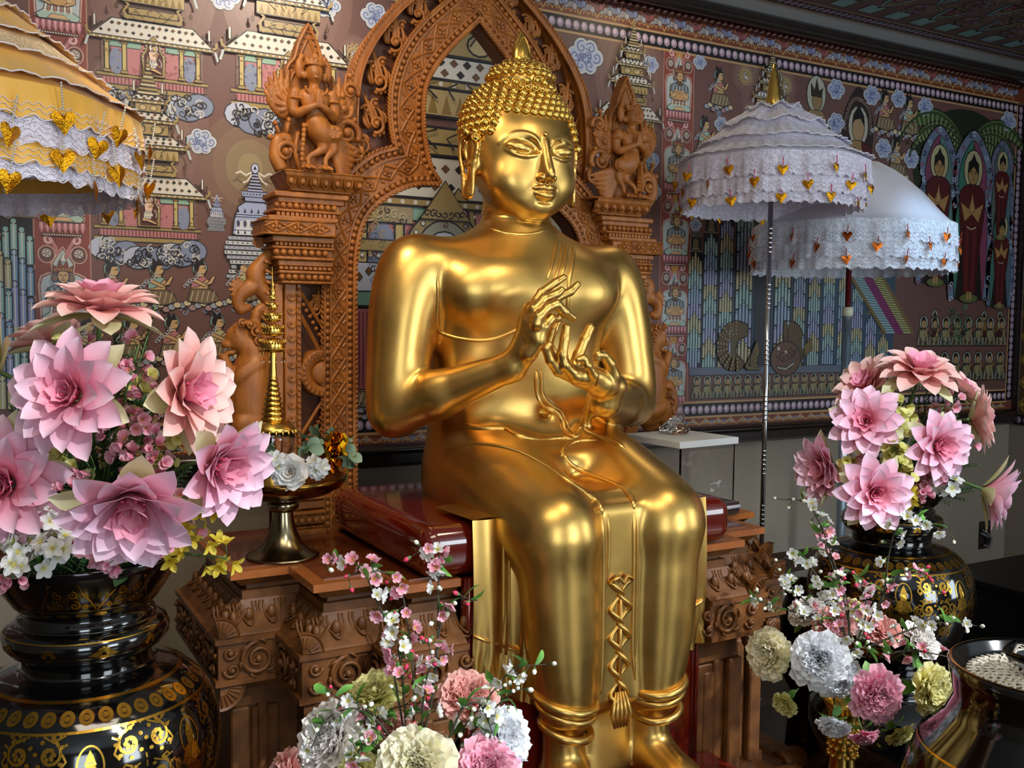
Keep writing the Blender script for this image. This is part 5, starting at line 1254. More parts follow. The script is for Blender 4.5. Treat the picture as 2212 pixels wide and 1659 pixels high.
# borders
def border(P):
    P.at(0, 0, 1)
    for z0, z1 in ((2.632, 2.684), (1.128, 1.180)):
        P.L = 1; P.rect(MX0, z0-.010, MX1, z1+.010, '#b08a62'); P.rect(MX0, z0-.001, MX1, z1+.001, '#0b090b')
        n = int((MX1-MX0)/.0365)
        for i in range(n): P.L = 3; x = MX0+(i+.5)*.0365; P.ell(x, (z0+z1)/2, .0155, .0175, '#9b8497', n=12); P.L = 4; P.ell(x-.002, (z0+z1)/2+.003, .009, .010, '#c9b4c0', n=8)
    P.L = 1; P.rect(MX1-.005, 1.13, MX1+.045, 2.68, '#0b090b')
    for i in range(42): P.L = 3; P.ell(MX1+.02, 1.16+i*.0365, .0155, .0175, '#9b8497', n=12)
    for x in (MX1-.009, MX1+.049): P.line([(x, 1.13), (x, 2.68)], .008, '#b08a62')
    for z0, z1, up in ((2.694, 2.775, 1), (1.085, 1.118, -1)):
        P.L = 1; P.rect(MX0, z0, MX1+.05, z1, '#6e3722'); h = z1-z0; w = .082 if up > 0 else .070; n = int((MX1-MX0)/w)
        for i in range(n):
            x = MX0+w*(i+.5); ya, yb = (z0+.004, z1-.004); 
            P.L = 2; P.line([(x-w/2, ya), (x, yb), (x+w/2, ya)], .006, '#b58d58')
            a, bb = (x, x+w/2); fl = ('#7f86a8', '#95524f', '#8d93ab')[i % 3]
            for cx, cy, s_ in ((x+w/2, yb, -1), (x, ya, 1)):
                P.L = 3
                for k in range(5): aa = (k-2)*.55; P.ell(cx+math.sin(aa)*h*.26, cy+s_*(h*.30+math.cos(aa)*h*.12), h*.15, h*.17, fl if s_ < 0 else '#a8a0a0', '#2a2230', h*.03, 8)
            P.L = 3.5; P.line([(x-w*.3, ya+h*.1), (x-w*.12, ya+h*.25), (x, ya+h*.1), (x+w*.12, ya+h*.25), (x+w*.3, ya+h*.1)], .005, '#c08f4c')
border(P)
# red pilaster stripes with the seated crowned figures
for xs0, xs1 in ((.182, .335), (2.492, 2.65), (-.62, -.47)):
    P.at(0, 0, 1); P.L = .5; P.rect(xs0, 1.18, xs1, 2.625, '#7c3a31'); P.line([(xs0, 1.18), (xs0, 2.62)], .004, '#9c7466'); P.line([(xs1, 1.18), (xs1, 2.62)], .004, '#9c7466')
    cx = (xs0+xs1)/2; W = xs1-xs0
    for i in range(6):
        zb = 2.628-(i+1)*.2935+.012
        if i < 5: seated(P, cx, zb, W*.98); vine(P, cx, zb-.066, W*.98)
    vine(P, cx, 2.562, W*.98)
def place_pag(x, yb, xl, xr, dim=0, cl=True):
    X, Z = wp(x, yb); W = wp(xr, yb)[0]-wp(xl, yb)[0]; halo(P, X, Z+W*1.0, W*.55, W*.8, HAL)
    if cl: lions(P, X, Z+.0, W*.86, W*.26)
    P.L = 0; pagoda(P, X, Z, W)
place_pag(330, 205, 200, 460); place_pag(320, 525, 192, 442); place_pag(620, 245, 500, 760); place_pag(1352, 330, 1290, 1426); place_pag(1650, 340, 1600, 1705); place_pag(1135, 330, 1075, 1190)
# large palace seen through the arch
X0, Z0 = wp(985, 480)
P.at(0, 0, 1); P.L = 1
P.rect(X0-.42, 1.20, X0+.42, 1.86, '#3c2c33'); 
pagoda(P, X0, 1.52, .98); P.at(X0, 0, 1); P.L = 40
for s_ in (-1, 1):
    for (xa, xb, ya, yb, c) in ((.20, .52, 1.62, 1.72, '#aab2c6'), (.20, .50, 1.57, 1.62, TEAL), (.30, .48, 1.28, 1.56, '#93545c'), (.24, .30, 1.20, 1.56, '#b0a070'), (.48, .53, 1.20, 1.56, '#b0a070'), (.18, .54, 1.76, 1.80, GOLDP), (.18, .54, 1.86, 1.93, '#97886a')):
        P.rect(min(s_*xa, s_*xb), ya, max(s_*xa, s_*xb), yb, c, INK, .005)
    for i in range(8): P.poly([(s_*(.24+.035*i)-.012, 1.67+.02*(i % 2)), (s_*(.24+.035*i), 1.655+.02*(i % 2)), (s_*(.24+.035*i)+.012, 1.67+.02*(i % 2)), (s_*(.24+.035*i), 1.685+.02*(i % 2))], BRN, INK, .003)
    for i in range(12): P.line([(s_*(.31+.014*i), 1.29), (s_*(.31+.014*i), 1.55)], .004, MAR)
    for i in range(10): P.spiral(s_*(.22+.03*i), 1.88+.01*(i % 2), .018, 1.2, i, 1, .005, CREAM); P.ell(s_*(.22+.03*i), 1.745, .008, .008, WHT, INK, .002, 8)
P.ell(-.06, 1.70, .17, .22, GOLDP, INK, .008, 26); P.ell(-.06, 1.70, .13, .18, '#8a8c7c', INK, .006, 26); P.ell(-.06, 1.70, .10, .14, '#b4bcc8', INK, .006, 24)
for i in range(26): a = i*2*PI/26; P.ell(-.06+.15*math.cos(a), 1.70+.20*math.sin(a), .009, .009, WHT, INK, .003, 8)
P.poly([(-.16, 1.88), (-.06, 2.02), (.04, 1.88)], GOLDP, INK, .006)
for i in range(7): P.spiral(-.13+.023*i, 1.90, .015, 1.1, i, 1, .005, INK)
worship(P, X0-.36, 1.28, .20, PINK); worship(P, X0-.30, 1.24, .16, '#8fa39a')
for cx, cy, s_ in ((432, 308, .072), (702, 14, .075), (806, 38, .080), (1006, 83, .07), (1259, 125, .125), (1400, 142, .062), (1506, 137, .055), (1552, 270, .058), (1404, 415, .068), (1497, 487, .05), (1800, 195, .085), (1877, 208, .085), (1935, 215, .08), (1993, 232, .085), (2172, 265, .10), (1800, 268, .085), (1902, 322, .085), (1963, 345, .085), (1500, 22, .06), (50, 375, .06), (480, -5, .08)):
    X, Z = wp(cx, cy); cloud(P, X, Z, s_*1.15)
for cx, cy, r in ((1019, 163, .040), (762, 122, .040), (1604, 166, .042), (1690, 186, .042)):
    X, Z = wp(cx, cy); medallion(P, X, Z, r)
# stupas by the left bracket
def stupa(x, yb, W):
    P.at(x, yb, W); P.L = 2
    for i in range(9):
        w = (.50, .46, .42, .44, .50, .54, .54, .52, .48)[i]; P.rect(-w, i*.085, w, i*.085+.078, ('#8e94a4', '#b9bec4')[i % 2], INK, .014)
        for k in range(12): P.ell(-w+.04+k*(2*w-.08)/11, i*.085+.04, .014, .014, INK if i % 2 else WHT, None, 0, 6)
    d = [(-.40, .78), (-.37, 1.05), (-.30, 1.28), (-.16, 1.38), (.16, 1.38), (.30, 1.28), (.37, 1.05), (.40, .78)]; P.poly(d, '#98a3c6', INK, .02); P.poly([(a*.9, .78+(b_-.78)*.45) for a, b_ in d], '#c5cbd6')
    for z_ in (.86, 1.10, 1.14): P.line([(-.38, z_), (.38, z_)], .012, INK)
    for i in range(6): P.ell(-.3+i*.12, .98, .04, .07, '#3f4665', WHT, .014, 10); P.poly([(-.3+i*.12-.02, .80), (-.3+i*.12, .88), (-.3+i*.12+.02, .80)], INK); P.poly([(-.3+i*.12-.02, 1.18), (-.3+i*.12, 1.26), (-.3+i*.12+.02, 1.18)], INK)
    P.rect(-.18, 1.38, .18, 1.46, '#8d97bb', INK, .014); P.rect(-.24, 1.46, .24, 1.56, '#8d97bb', INK, .014)
    for k in range(8): P.ell(-.2+.057*k, 1.51, .013, .013, INK, None, 0, 6)
    for i in range(6): w = .14-.018*i; P.rect(-w, 1.56+i*.055, w, 1.60+i*.055, '#9aa4c8', INK, .012)
    P.ell(0, 1.97, .07, .09, '#aeb7d6', INK, .014, 12); P.poly([(-.03, 1.95), (0, 2.02), (.03, 1.95)], INK)
    for s_ in (-1, 1): P.line([(s_*.06, 1.90), (s_*.16, 1.84), (s_*.26, 1.90), (s_*.34, 1.86)], .035, WHT); P.line([(s_*.06, 1.86), (s_*.14, 1.74), (s_*.22, 1.70)], .03, WHT)
X, Z = wp(540, 603); halo(P, X, Z+.36, .16, .18, ['#70564a', '#786050', '#827058', '#8f8162']); stupa(X+.01, Z, .18)
X, Z = wp(464, 500); stupa(X, Z, .055)
# rows of kneeling worshippers
for cx, cy, c in ((243, 625, PINK), (340, 622, '#7fa39a'), (432, 620, PINK), (522, 616, '#b0ac7c'), (372, 738, PINK), (470, 735, '#b0a880'), (285, 740, '#8fa39a'), (420, 850, PINK), (505, 845, '#8fa39a'), (330, 850, '#b0ac7c'), (240, 860, PINK), (190, 745, '#b0ac7c'), (560, 742, PINK), (560, 850, PINK)):
    X, Z = wp(cx, cy); worship(P, X, Z, .165, c)
for cx, cy, c in ((1548, 200, PINK), (1518, 305, '#8fb0a0'), (1905, 250, PINK), (1957, 260, '#8fb0a0'), (1930, 350, '#a0a0a0'), (775, 835, PINK)):
    X, Z = wp(cx, cy); worship(P, X, Z, .22 if cx > 1600 else .185, c, 1)
# right-hand panel of water columns, fish, stair and monks
P.at(0, 0, 1); P.L = .4; xa = 2.66; xb = wp(1925, 700)[0]; P.rect(xa, 1.33, xb, 1.80, '#33475a'); P.rect(2.66, 1.30, xb+.05, 1.335, '#5a6374', INK, .003)
for i in range(90): P.at(0, 0, 1); P.spiral(2.68+i*.018, 1.317, .010, 1, i, 1, .003, '#8f9bab' if i % 2 else INK, 7)
for px, yt in ((1497, 545), (1531, 505), (1566, 470), (1606, 440), (1690, 440), (1726, 470), (1758, 480), (1789, 510), (1820, 560), (1848, 610), (1876, 680), (1902, 720)):
    X, Zt = wp(px, yt); w = .075 if px not in (1606, 1690) else .10; fallcol(P, X, Zt, 1.335, w); shrine(P, X, Zt, w*.9)
for px in (28, -20, 75): X, Zt = wp(px, 470 if px == 28 else 520); (fallcol(P, X, Zt, 1.25, .11), shrine(P, X, Zt, .10)) if px < 60 else None
X, Zt = wp(1648, 440); P.at(X, 0, 1); P.L = 14; P.rect(-.05, 1.34, .05, Zt, '#272a33'); 
for i in range(4): shrine(P, X, 1.40+i*.115, .062, '#15130f')
def fish():
    X, Z = wp(1590, 750); P.at(X, Z, 1); P.L = 22
    body = catmull([(.05, .10), (-.02, .115), (-.085, .09), (-.12, .02), (-.115, -.05), (-.07, -.095), (.0, -.10), (.035, -.08), (.015, -.05), (-.02, -.02), (.0, .03), (.05, .05)], 3)
    P.poly(body, '#54452c', INK, .006)
    for i in range(10):
        for j in range(4): a = 1.6+i*.35; r = .055+j*.016; P.ell(-.015+r*math.cos(a)*1.05, .005+r*math.sin(a), .008, .008, '#7d6a42', INK, .002, 7)
    P.poly([(.03, -.085), (.06, -.04), (.10, .03), (.115, -.02), (.10, -.07), (.12, -.10), (.05, -.10)], '#6b5a34', INK, .005)
    for i in range(5): P.line([(.05, -.08), (.09+.01*i, .02-.028*i)], .003, INK)
    X, Z = wp(1695, 755); P.at(X, Z, 1); P.L = 22
    P.poly(catmull([(-.03, .13), (.05, .12), (.10, .06), (.11, -.01), (.07, -.06), (.0, .0), (-.03, .06)], 3), '#54452c', INK, .006)
    P.poly([(.10, .02), (.15, .05), (.155, -.0), (.11, -.03)], '#6b5a34', INK, .004); P.ell(-.01, -.04, .092, .078, '#5f4433', INK, .005, 20); P.ell(-.055, .005, .011, .011, '#b9a892', INK, .003, 10); P.ell(-.012, -.012, .011, .011, '#b9a892', INK, .003, 10); P.spiral(-.03, -.035, .03, 1.2, 0, 1, .004); P.spiral(.03, -.01, .022, 1.2, 2, 1, .004); P.line([(-.07, -.03), (-.02, -.055), (.04, -.03), (.06, .01)], .004)
    P.poly([(-.065, -.072), (-.01, -.080), (.045, -.052), (.04, -.070), (-.01, -.095), (-.06, -.086)], '#9a8f80', INK, .004); [P.line([(-.05+.014*i, -.075), (-.05+.014*i, -.088)], .002) for i in range(6)]
fish()
p = [wp(1818, 575), wp(1905, 720), wp(1965, 720), wp(1895, 590)]
P.at(0, 0, 1); P.L = 30; P.poly(p, '#8a8f86', INK, .006)
def lp(a, b_, t): return (a[0]+(b_[0]-a[0])*t, a[1]+(b_[1]-a[1])*t)
P.poly([lp(p[0], p[3], .05), lp(p[1], p[2], .02), lp(p[1], p[2], .36), lp(p[0], p[3], .36)], '#7fa0a8'); P.poly([lp(p[0], p[3], .36), lp(p[1], p[2], .36), lp(p[1], p[2], .66), lp(p[0], p[3], .66)], '#7c2560'); P.poly([lp(p[0], p[3], .66), lp(p[1], p[2], .66), lp(p[1], p[2], 1), lp(p[0], p[3], 1)], '#9c996a')
for i in range(26): t = i/26; P.L = 34; a = lp(p[0], p[1], t); c = lp(p[3], p[2], t); P.line([a, c], .003, '#2a2a30')
for a, c in ((p[0], p[1]), (p[3], p[2])): P.line([a, c], .018, '#6b5a34')
for i in range(34):
    X = 2.70+i*.0575
    if X < 4.3: monk(P, X, 1.20, .098, i)
for r in range(2):
    for i in range(8): monk(P, wp(1985+i*24, 800)[0], (1.42, 1.24)[r], .15, i+r)
X, Z = wp(1846, 325); P.at(X, Z, .24); P.L = 4; P.poly(catmull([(-.40, -.1), (-.42, .5), (-.3, .85), (0, 1.2), (.3, .85), (.42, .5), (.40, -.1)], 4), '#2b1d20', INK, .02)
for i in range(22): a = -.2+i*.165; P.spiral(.36*math.cos(a), .45+.52*math.sin(a), .05, 1.1, i, 1, .016, '#8a7468', 8)
P.ell(0, .45, .27, .38, '#a9a898'); P.ell(0, .40, .17, .24, '#9f8460', INK, .014); P.poly([(-.18, .45), (-.15, .66), (0, .86), (.15, .66), (.18, .45), (.05, .6), (-.1, .56)], '#0c0a0b'); P.poly([(-.36, -.12), (-.3, .12), (-.08, .18), (.12, .18), (.36, .08), (.42, -.12)], '#8f744e', INK, .014); P.poly([(.1, .18), (.36, .08), (.44, -.12), (.12, -.12)], '#4b1519', INK, .01)
X, Z = wp(1757, 230); P.at(X, Z, .20); P.L = 4; P.ell(0, .25, .30, .42, '#a8a999', INK, .02); P.ell(.03, .12, .16, .22, '#8a7250', INK, .016); P.poly([(-.16, .2), (-.18, .5), (-.06, .34), (0, .62), (.08, .34), (.2, .42), (.17, .2)], '#2b2018', INK, .01); P.poly([(-.34, -.3), (-.2, -.1), (.2, -.1), (.34, -.3)], '#8a7250', INK, .014)
# palms and standing figures at the right end
def frond(x, z, a, L, bend, c):
    P.at(x, z, 1); P.L = 12+FR[0]*.9; FR[0] += 1; pts = []; cur = (0, 0); aa = a; n = 18
    for i in range(n+1): pts.append(cur); cur = (cur[0]+math.cos(aa)*L/n, cur[1]+math.sin(aa)*L/n); aa += bend/n
    W = lambda t: .062*math.sin(PI*min(1, t*.9+.06))**.8*(1-t**6); out = []; inn = []
    for i in range(n+1):
        p0 = pts[i]; q = pts[min(n, i+1)]; r_ = pts[max(0, i-1)]; d = math.atan2(q[1]-r_[1], q[0]-r_[0]); w = W(i/n); sg = 1 if bend < 0 else -1
        out.append((p0[0]-math.sin(d)*w*.35*sg, p0[1]+math.cos(d)*w*.35*sg)); inn.append((p0[0]+math.sin(d)*w*sg, p0[1]-math.cos(d)*w*sg))
    P.poly(out+inn[::-1], c, INK, .006)
    for i in range(1, n): P.line([pts[i], inn[i]], .0055, '#8f9a70'); P.line([((pts[i][0]+pts[i+1][0])/2, (pts[i][1]+pts[i+1][1])/2), ((inn[i][0]+inn[i+1][0])/2, (inn[i][1]+inn[i+1][1])/2)], .003, INK)
    P.line(pts, .012, '#2f4426')
FR = [0]
XP, ZP = wp(2082, 290)
P.at(XP, ZP, 1); P.L = 8; P.ell(0, -.18, .40, .30, '#1c2618', n=26)
for s_ in (-1, 1):
    for a, L, bd in ((1.15, .66, 2.5), (1.0, .54, 2.4), (.8, .44, 2.2), (.5, .34, 2.0), (.2, .26, 1.8)): frond(XP+s_*.01, ZP-.10, PI/2-s_*(PI/2-a), L, -s_*bd, '#4c6136')
P.at(XP, 0, 1); P.poly([(-.02, 1.7), (-.02, ZP-.05), (.02, ZP-.05), (.02, 1.7)], '#2f4426', INK, .004)
P.L = 40
def st(px, yb, yt, back, side, flip=1, aur='#5f6f88', lay=20):
    X, Z = wp(px, yb); h = wp(px, yt)[1]-Z; P.at(X, Z, h); buddha_st(P, X, Z, h/1.05, back, side, flip, aur)
st(2010, 620, 275, '#6f3a50', '#53746f'); st(2150, 520, 305, '#4d6b78', '#53605f', -1); st(2148, 668, 440, '#3c6b62', '#4f6472'); st(2082, 655, 285, '#356e5c', '#7c3d5a', 1, '#68768e')
X, Z = wp(2070, 660); P.at(X, Z, .3)
for i in range(40): P.spiral(rnd.uniform(-.35, .35)*(1-abs(i/60)), -.02-i*.014, .06, 1.1, i, rnd.choice((1, -1)), .014, rnd.choice(('#33543a', '#4c7a54', INK)), 9)
for px in (2012, 2118, 2152):
    X, Z = wp(px, 728); P.at(X, Z, .15); P.ell(0, .72, .16, .2, '#8d8f83', INK, .03); P.poly([(-.2, 0), (-.16, .5), (.0, .6), (.14, .5), (.2, 0)], '#7b5c30', INK, .03); P.ell(0, .66, .1, .12, '#8a6f46', INK, .02); P.poly([(-.1, .68), (0, .88), (.1, .68)], INK); P.poly([(-.2, 0), (.2, 0), (.16, .2), (-.1, .24)], '#3e1519', INK, .02)
P.build('painting', MU)
# frame: rounded dark rails with a red rope rail inside
b = MB()
def rail(b, x0, x1, z0, z1, d=.055):
    b.box(((x0+x1)/2, -d/2, (z0+z1)/2), ((x1-x0)/2, d/2, (z1-z0)/2), DARKW, .012)
rail(b, MX0-.3, MX1+.10, 2.775, 2.838, .075); b.build('frame_top', DARKW, MU, smooth=False)
b = MB(); rail(b, MX0-.3, MX1+.06, 1.005, 1.083); b.tube([(MX0-.3, -.058, 1.065), (MX1, -.058, 1.065)], .014, DARKW, 10); b.build('frame_bottom', DARKW, MU, smooth='auto')
b = MB(); rail(b, MX1+.045, 4.89, 1.005, 2.80, .06); b.build('frame_side', DARKW, MU, smooth=False)
b = MB(); b.tube([(MX0-.3, -.075, 2.785), (MX1, -.075, 2.785)], .016, DARKW, 10)
n = int((MX1-MX0+.3)/.035)
for i in range(n): x = MX0-.3+i*.035; b.tube([(x, -.030, 2.758), (x+.018, -.040, 2.768), (x+.034, -.034, 2.780)], [.006, .012, .006], DARKR, 6)
b.tube([(MX0-.3, -.026, 2.769), (MX1, -.026, 2.769)], .011, DARKR, 8); b.build('rope_rail', DARKR, MU)
# ------------------------------------------------------------------ painted ceiling panel and its bead border
CP = thing('painted_ceiling_panel', 'dark patterned ceiling painting with small seated figures and pale blue squares', 'ceiling painting', (0, 0, 2.84))
CXa, CXb, CYa, CYb = 2.6, 4.88, -.28, -1.9
b = MB(); b.box(((CXa+CXb)/2, (CYa+CYb)/2, -.006), ((CXb-CXa)/2, (CYa-CYb)/2, .005), mat('ceiling_paint_ground', '#5a4640', .6)); b.build('panel_board', None, CP, smooth=False)
P = Paint(lambda u, v, l: (u, -v, -.0115-.00012*l))
P.at(0, 0, 1); P.L = 1; P.rect(CXa, .20, CXb, .285, '#8d7256'); P.rect(CXa, .212, CXb, .273, '#0b090b')
for i in range(int((CXb-CXa)/.036)): P.L = 3; P.ell(CXa+(i+.5)*.036, .2425, .0145, .021, '#85798c', n=10)
for i in range(15): P.L = 2; X = CXa+.02+i*.16; P.rect(X, .31, X+.085, .395, '#6f9698', '#2a2226', .006)
for iy in range(9):
    for ix in range(15):
        X = CXa+.08+ix*.158; Y = .46+iy*.155
        if (ix+iy) % 2 == 0:
            P.at(X, Y, .085); P.L = 2; P.poly([(-.7, .9), (-.45, -.2), (0, -1.0), (.45, -.2), (.7, .9)], '#5b8084', INK, .05); P.poly([(-.5, .85), (-.25, .1), (0, -.6), (.25, .1), (.5, .85)], '#5a1a1c', INK, .06); P.ell(0, -.25, .16, .2, '#8a6a48', INK, .05, 9); P.ell(0, .3, .26, .16, '#7b4a34', INK, .04, 9)
        else:
            P.at(X, Y, .08); P.L = 2
            for k in range(7): P.ell(.5*math.cos(k*.9), .5*math.sin(k*.9), .3, .26, ('#6b5260', '#5c4f3c', '#57505e')[k % 3], INK, .06, 9)
        P.at(X, Y, .08); P.L = 6
        for k in range(5): P.spiral(rnd.uniform(-.9, .9), rnd.uniform(-.9, .9), .32, 1.2, rnd.uniform(0, 6), rnd.choice((-1, 1)), .07, rnd.choice(('#8a7648', '#7a6f80', '#8f8460')), 10)
P.build('painting', CP)
# gold patterned hanging on the right-hand wall
HG = thing('gold_patterned_hanging', 'narrow gold and brown patterned hanging on the side wall by the mural end', 'hanging', (4.885, -.46, 1.44))
b = MB(); b.box((-.004, 0, 0), (.004, .42, .44), mat('hanging_ground', '#4a3a1c', .6)); b.build('cloth', None, HG, smooth=False)
P = Paint(lambda u, v, l: (-.0085-.00011*l, u, v)); P.at(0, 0, 1)
for iy in range(7):
    for ix in range(7):
        P.at(-.36+ix*.12, -.33+iy*.12, .058); P.L = 1; P.poly([(-1, 0), (0, -1), (1, 0), (0, 1)], '#8c6f2e', INK, .08); P.L = 3
        for k in range(4): P.ell(.4*math.cos(k*PI/2), .4*math.sin(k*PI/2), .24, .24, '#a98a3e', INK, .06, 9)
P.at(0, 0, 1); P.L = 5; P.rect(-.42, -.44, .42, -.385, '#0b090b')
for i in range(22): P.L = 7; P.ell(-.40+i*.038, -.4125, .014, .017, '#9b8497', n=10)
P.build('pattern', HG)
# white ceiling lamp housing at the top edge
LM = thing('ceiling_lamp', 'white square ceiling lamp housing at the top edge of the picture', 'lamp', (2.36, -.36, 2.84))
b = MB(); b.box((0, 0, -.012), (.14, .20, .012), WHITE, .006); b.build('housing', WHITE, LM, smooth=False)
lampm = mat('warm_lamp_glow', '#ffd9a0', .5); lampm.node_tree.nodes['Principled BSDF'].inputs['Emission Color'].default_value = (1, .82, .55, 1); lampm.node_tree.nodes['Principled BSDF'].inputs['Emission Strength'].default_value = 6
b = MB(); b.box((0, 0, -.026), (.10, .16, .002), lampm); b.build('diffuser', lampm, LM, smooth=False)
# ------------------------------------------------------------------ silk flowers
PETAL = ramp_mat('lotus_petal', [(0, '#dd6a84'), (.20, '#ef98ae'), (.5, '#f6b4c8'), (.85, '#f5c9de'), (1, '#f6dcea')], .55, .22)
PETALI = ramp_mat('lotus_inner_petal', [(0, '#d4506f'), (.4, '#ec839c'), (1, '#f5acc2')], .55, .2)
PETALS_ = ramp_mat('lotus_salmon_petal', [(0, '#e47a7c'), (.3, '#f2a9a6'), (.7, '#f6c2ba'), (1, '#f8d8d0')], .55, .22)
SEPAL = ramp_mat('lotus_sepal', [(0, '#b3bb74'), (.5, '#d3d69a'), (1, '#e8e3bc')], .55, .25)
STAM = mat('lotus_stamen', '#d44a72', .6)
STEMG = mat('flower_stem', '#4d6a33', .6); TWIG = mat('dark_twig', '#3a3a2c', .7)
LEAFG = ramp_mat('green_leaf', [(0, '#3f7430'), (.6, '#5f9a3e'), (1, '#8ab95c')], .5, .25)
FERN = ramp_mat('dark_fern', [(0, '#1f3a22'), (1, '#3c5f34')], .6, .1)
EUC = ramp_mat('eucalyptus_leaf', [(0, '#5a7258'), (1, '#8ba68a')], .6, .1)
def petmat(n, a, b, c): return ramp_mat(n, [(0, a), (.5, b), (1, c)], .6, .38)
PWHITE = petmat('white_blossom', '#d8d8a0', '#eceee8', '#f4f6fa'); PPINK = petmat('pink_blossom', '#dd6a8a', '#f2a6bc', '#f8ccd9'); PYEL = petmat('yellow_blossom', '#c9a81c', '#e6cf3a', '#eede62')
PYG = petmat('yellow_green_blossom', '#d2cc58', '#e8e486', '#f0ecaa'); PCREAM = petmat('cream_peony', '#f6e8a0', '#fbf3c4', '#fdf9e2'); PPEO = petmat('pink_peony', '#ec5c8c', '#f58fb0', '#fac4d6'); PSAL = petmat('salmon_peony', '#e0767a', '#f2a5a0', '#f6c4ba')
PWP = petmat('white_peony', '#dfe4ee', '#f0f4fa', '#fafcff'); PYEO = petmat('yellow_peony', '#f4e66a', '#f9f19a', '#fcf8c4'); PWB = petmat('warm_white_peony', '#e2dcd0', '#f4efe8', '#faf6f2')
YCEN = mat('blossom_centre', '#d8c23c', .6)
def petal(mb, L, W, a0, a1, az, m=None, cup=.35, tw=0.0, r0=.004, nu=4, nv=6, ruffle=0.0, tip=1.0, z0=0.0, seed=0, sq=False):
    """petal leaving the flower axis (z) at azimuth az, opening from angle a0 to a1"""
    ca, sa = math.cos(az), math.sin(az); cen = []; x = r0; z = z0; N = nv
    for j in range(N+1):
        t = j/N; cen.append((x, z, a0+(a1-a0)*t)); a = a0+(a1-a0)*(t+.5/N); x += math.sin(a)*L/N; z += math.cos(a)*L/N
    def fn(u, v):
        j = min(N, int(round(v*N))); cx, cz, a = cen[j]; s = (u-.5)*2
        if sq: w = W*(math.sin(PI*min(1, v*.62+.06))**.7)*(1-.25*v**6)
        else: w = W*(.30+.70*math.sin(PI*.5*min(1, v/.58))**1.0)*max(0.0, 1-max(0, (v-.50)/.50)**2.3)**.80
        if v > .999 and not sq: w = W*.03
        cu = -cup*w*s*s*1.0; xx = cx-math.cos(a)*cu*-1*-1; nx, nz = -math.cos(a), math.sin(a)
        rf = ruffle*math.sin(s*7+seed*2.1+v*3)*v*v
        px = cx+nx*(cup*w*s*s+rf); pz = cz+nz*(cup*w*s*s+rf); py = s*w+tw*v*w
        return (px*ca-py*sa, px*sa+py*ca, pz)
    mb.grid(fn, nu, nv, m)
def lotus_meshes(seed, open_=1.0, mats=(PETAL, PETALI)):
    rn = random.Random(seed); me = {}
    b = MB(); b_in = MB(); sp = MB(); st = MB()
    for n, L, a0, a1, off in ((9, .108, 1.15, 1.45, 0), (9, .098, .85, 1.22, .35), (8, .086, .60, 1.0, .1)):
        for i in range(n):
            petal(b, L*rn.uniform(.93, 1.05), L*.255, a0*open_+rn.uniform(-.08, .08), (a1+.18)*open_+rn.uniform(-.12, .12), 2*PI*i/n+off+rn.uniform(-.08, .08), mats[0], .34, rn.uniform(-.10, .10), .010, 6, 9)
    for n, L, a0, a1, off in ((7, .068, .35, .75, 0), (6, .052, .2, .5, .4), (5, .038, .1, .3, .2)):
        for i in range(n): petal(b_in, L*rn.uniform(.9, 1.08), L*.29, a0*open_, a1*open_+rn.uniform(-.1, .1), 2*PI*i/n+off, mats[1], .42, 0, .005, 6, 7)
    for i in range(4): petal(sp, .10*rn.uniform(.85, 1.1), .024, 1.5*open_, 1.5*open_+rn.uniform(-.15, .35), 2*PI*i/4+.5+rn.uniform(-.3, .3), SEPAL, .35, 0, .012, 4, 6, z0=-.008)
    for i in range(16):
        a = i*2.4; r = .003+.010*(i/16)**.5; st.tube([(r*math.cos(a), r*math.sin(a), .004), (r*1.5*math.cos(a), r*1.5*math.sin(a), .026+.006*math.sin(i)), (r*1.9*math.cos(a), r*1.9*math.sin(a), .034)], [.0012, .0014, .0022], STAM, 5)
    return b, b_in, sp, st
LOT = {}
def lotus_proto(key, seed, open_, mats):
    r = thing('lotus_flower', 'x', 'flower'); b, bi, sp, st = lotus_meshes(seed, open_, mats)
    b.build('outer_petals', None, r, fix=False); bi.build('inner_petals', None, r, fix=False); sp.build('sepals', None, r, fix=False); st.build('stamens', STAM, r)
    LOT[key] = r
lotus_proto('open', 3, 1.0, (PETAL, PETALI)); lotus_proto('flat', 8, 1.18, (PETALS_, PETALI)); lotus_proto('cup', 11, .74, (PETAL, PETALI)); lotus_proto('mid', 19, .88, (PETALS_, PETALI)); lotus_proto('tight', 23, .55, (PETAL, PETALI))
def axis_rot(d, roll=0.0): q = Vector(d).normalized().to_track_quat('Z', 'Y'); return (q @ Quaternion((0, 0, 1), roll)).to_euler()
def cdir(a, b_, c): return CR*a+CU*b_-CF*c
def lotus(key, pos, d, scale, label, group, stem_to):
    p = LOT[key]
    o = copy_tree(p)
    for ch in o.children: ch.name = ch.name.split('.')[0]
    o.location = pos; o.rotation_euler = axis_rot(d, rnd.uniform(0, 6)); o.scale = (scale,)*3; o['label'] = label; o['group'] = group
    # stem of its own length, from the back of the flower down into the vase
    b = MB(); dv = Vector(d).normalized(); P0 = Vector(pos)-dv*.004; P3 = Vector(stem_to); P1 = P0-dv*.08; P2 = P3+Vector((0, 0, .12)); pts = [P0*(1-t)**3+P1*3*t*(1-t)**2+P2*3*t*t*(1-t)+P3*t**3 for t in [i/10 for i in range(11)]]
    s = b; s.tube(pts, .0042, STEMG, 7)
    inv = (Matrix.Translation(Vector(pos)) @ axis_rot(d).to_matrix().to_4x4())
    ob = b.build('stem', STEMG, None); ob.parent = o
    bpy.context.view_layer.update(); M = Matrix.LocRotScale(o.location, o.rotation_euler, o.scale); ob.matrix_parent_inverse = M.inverted()
    return o
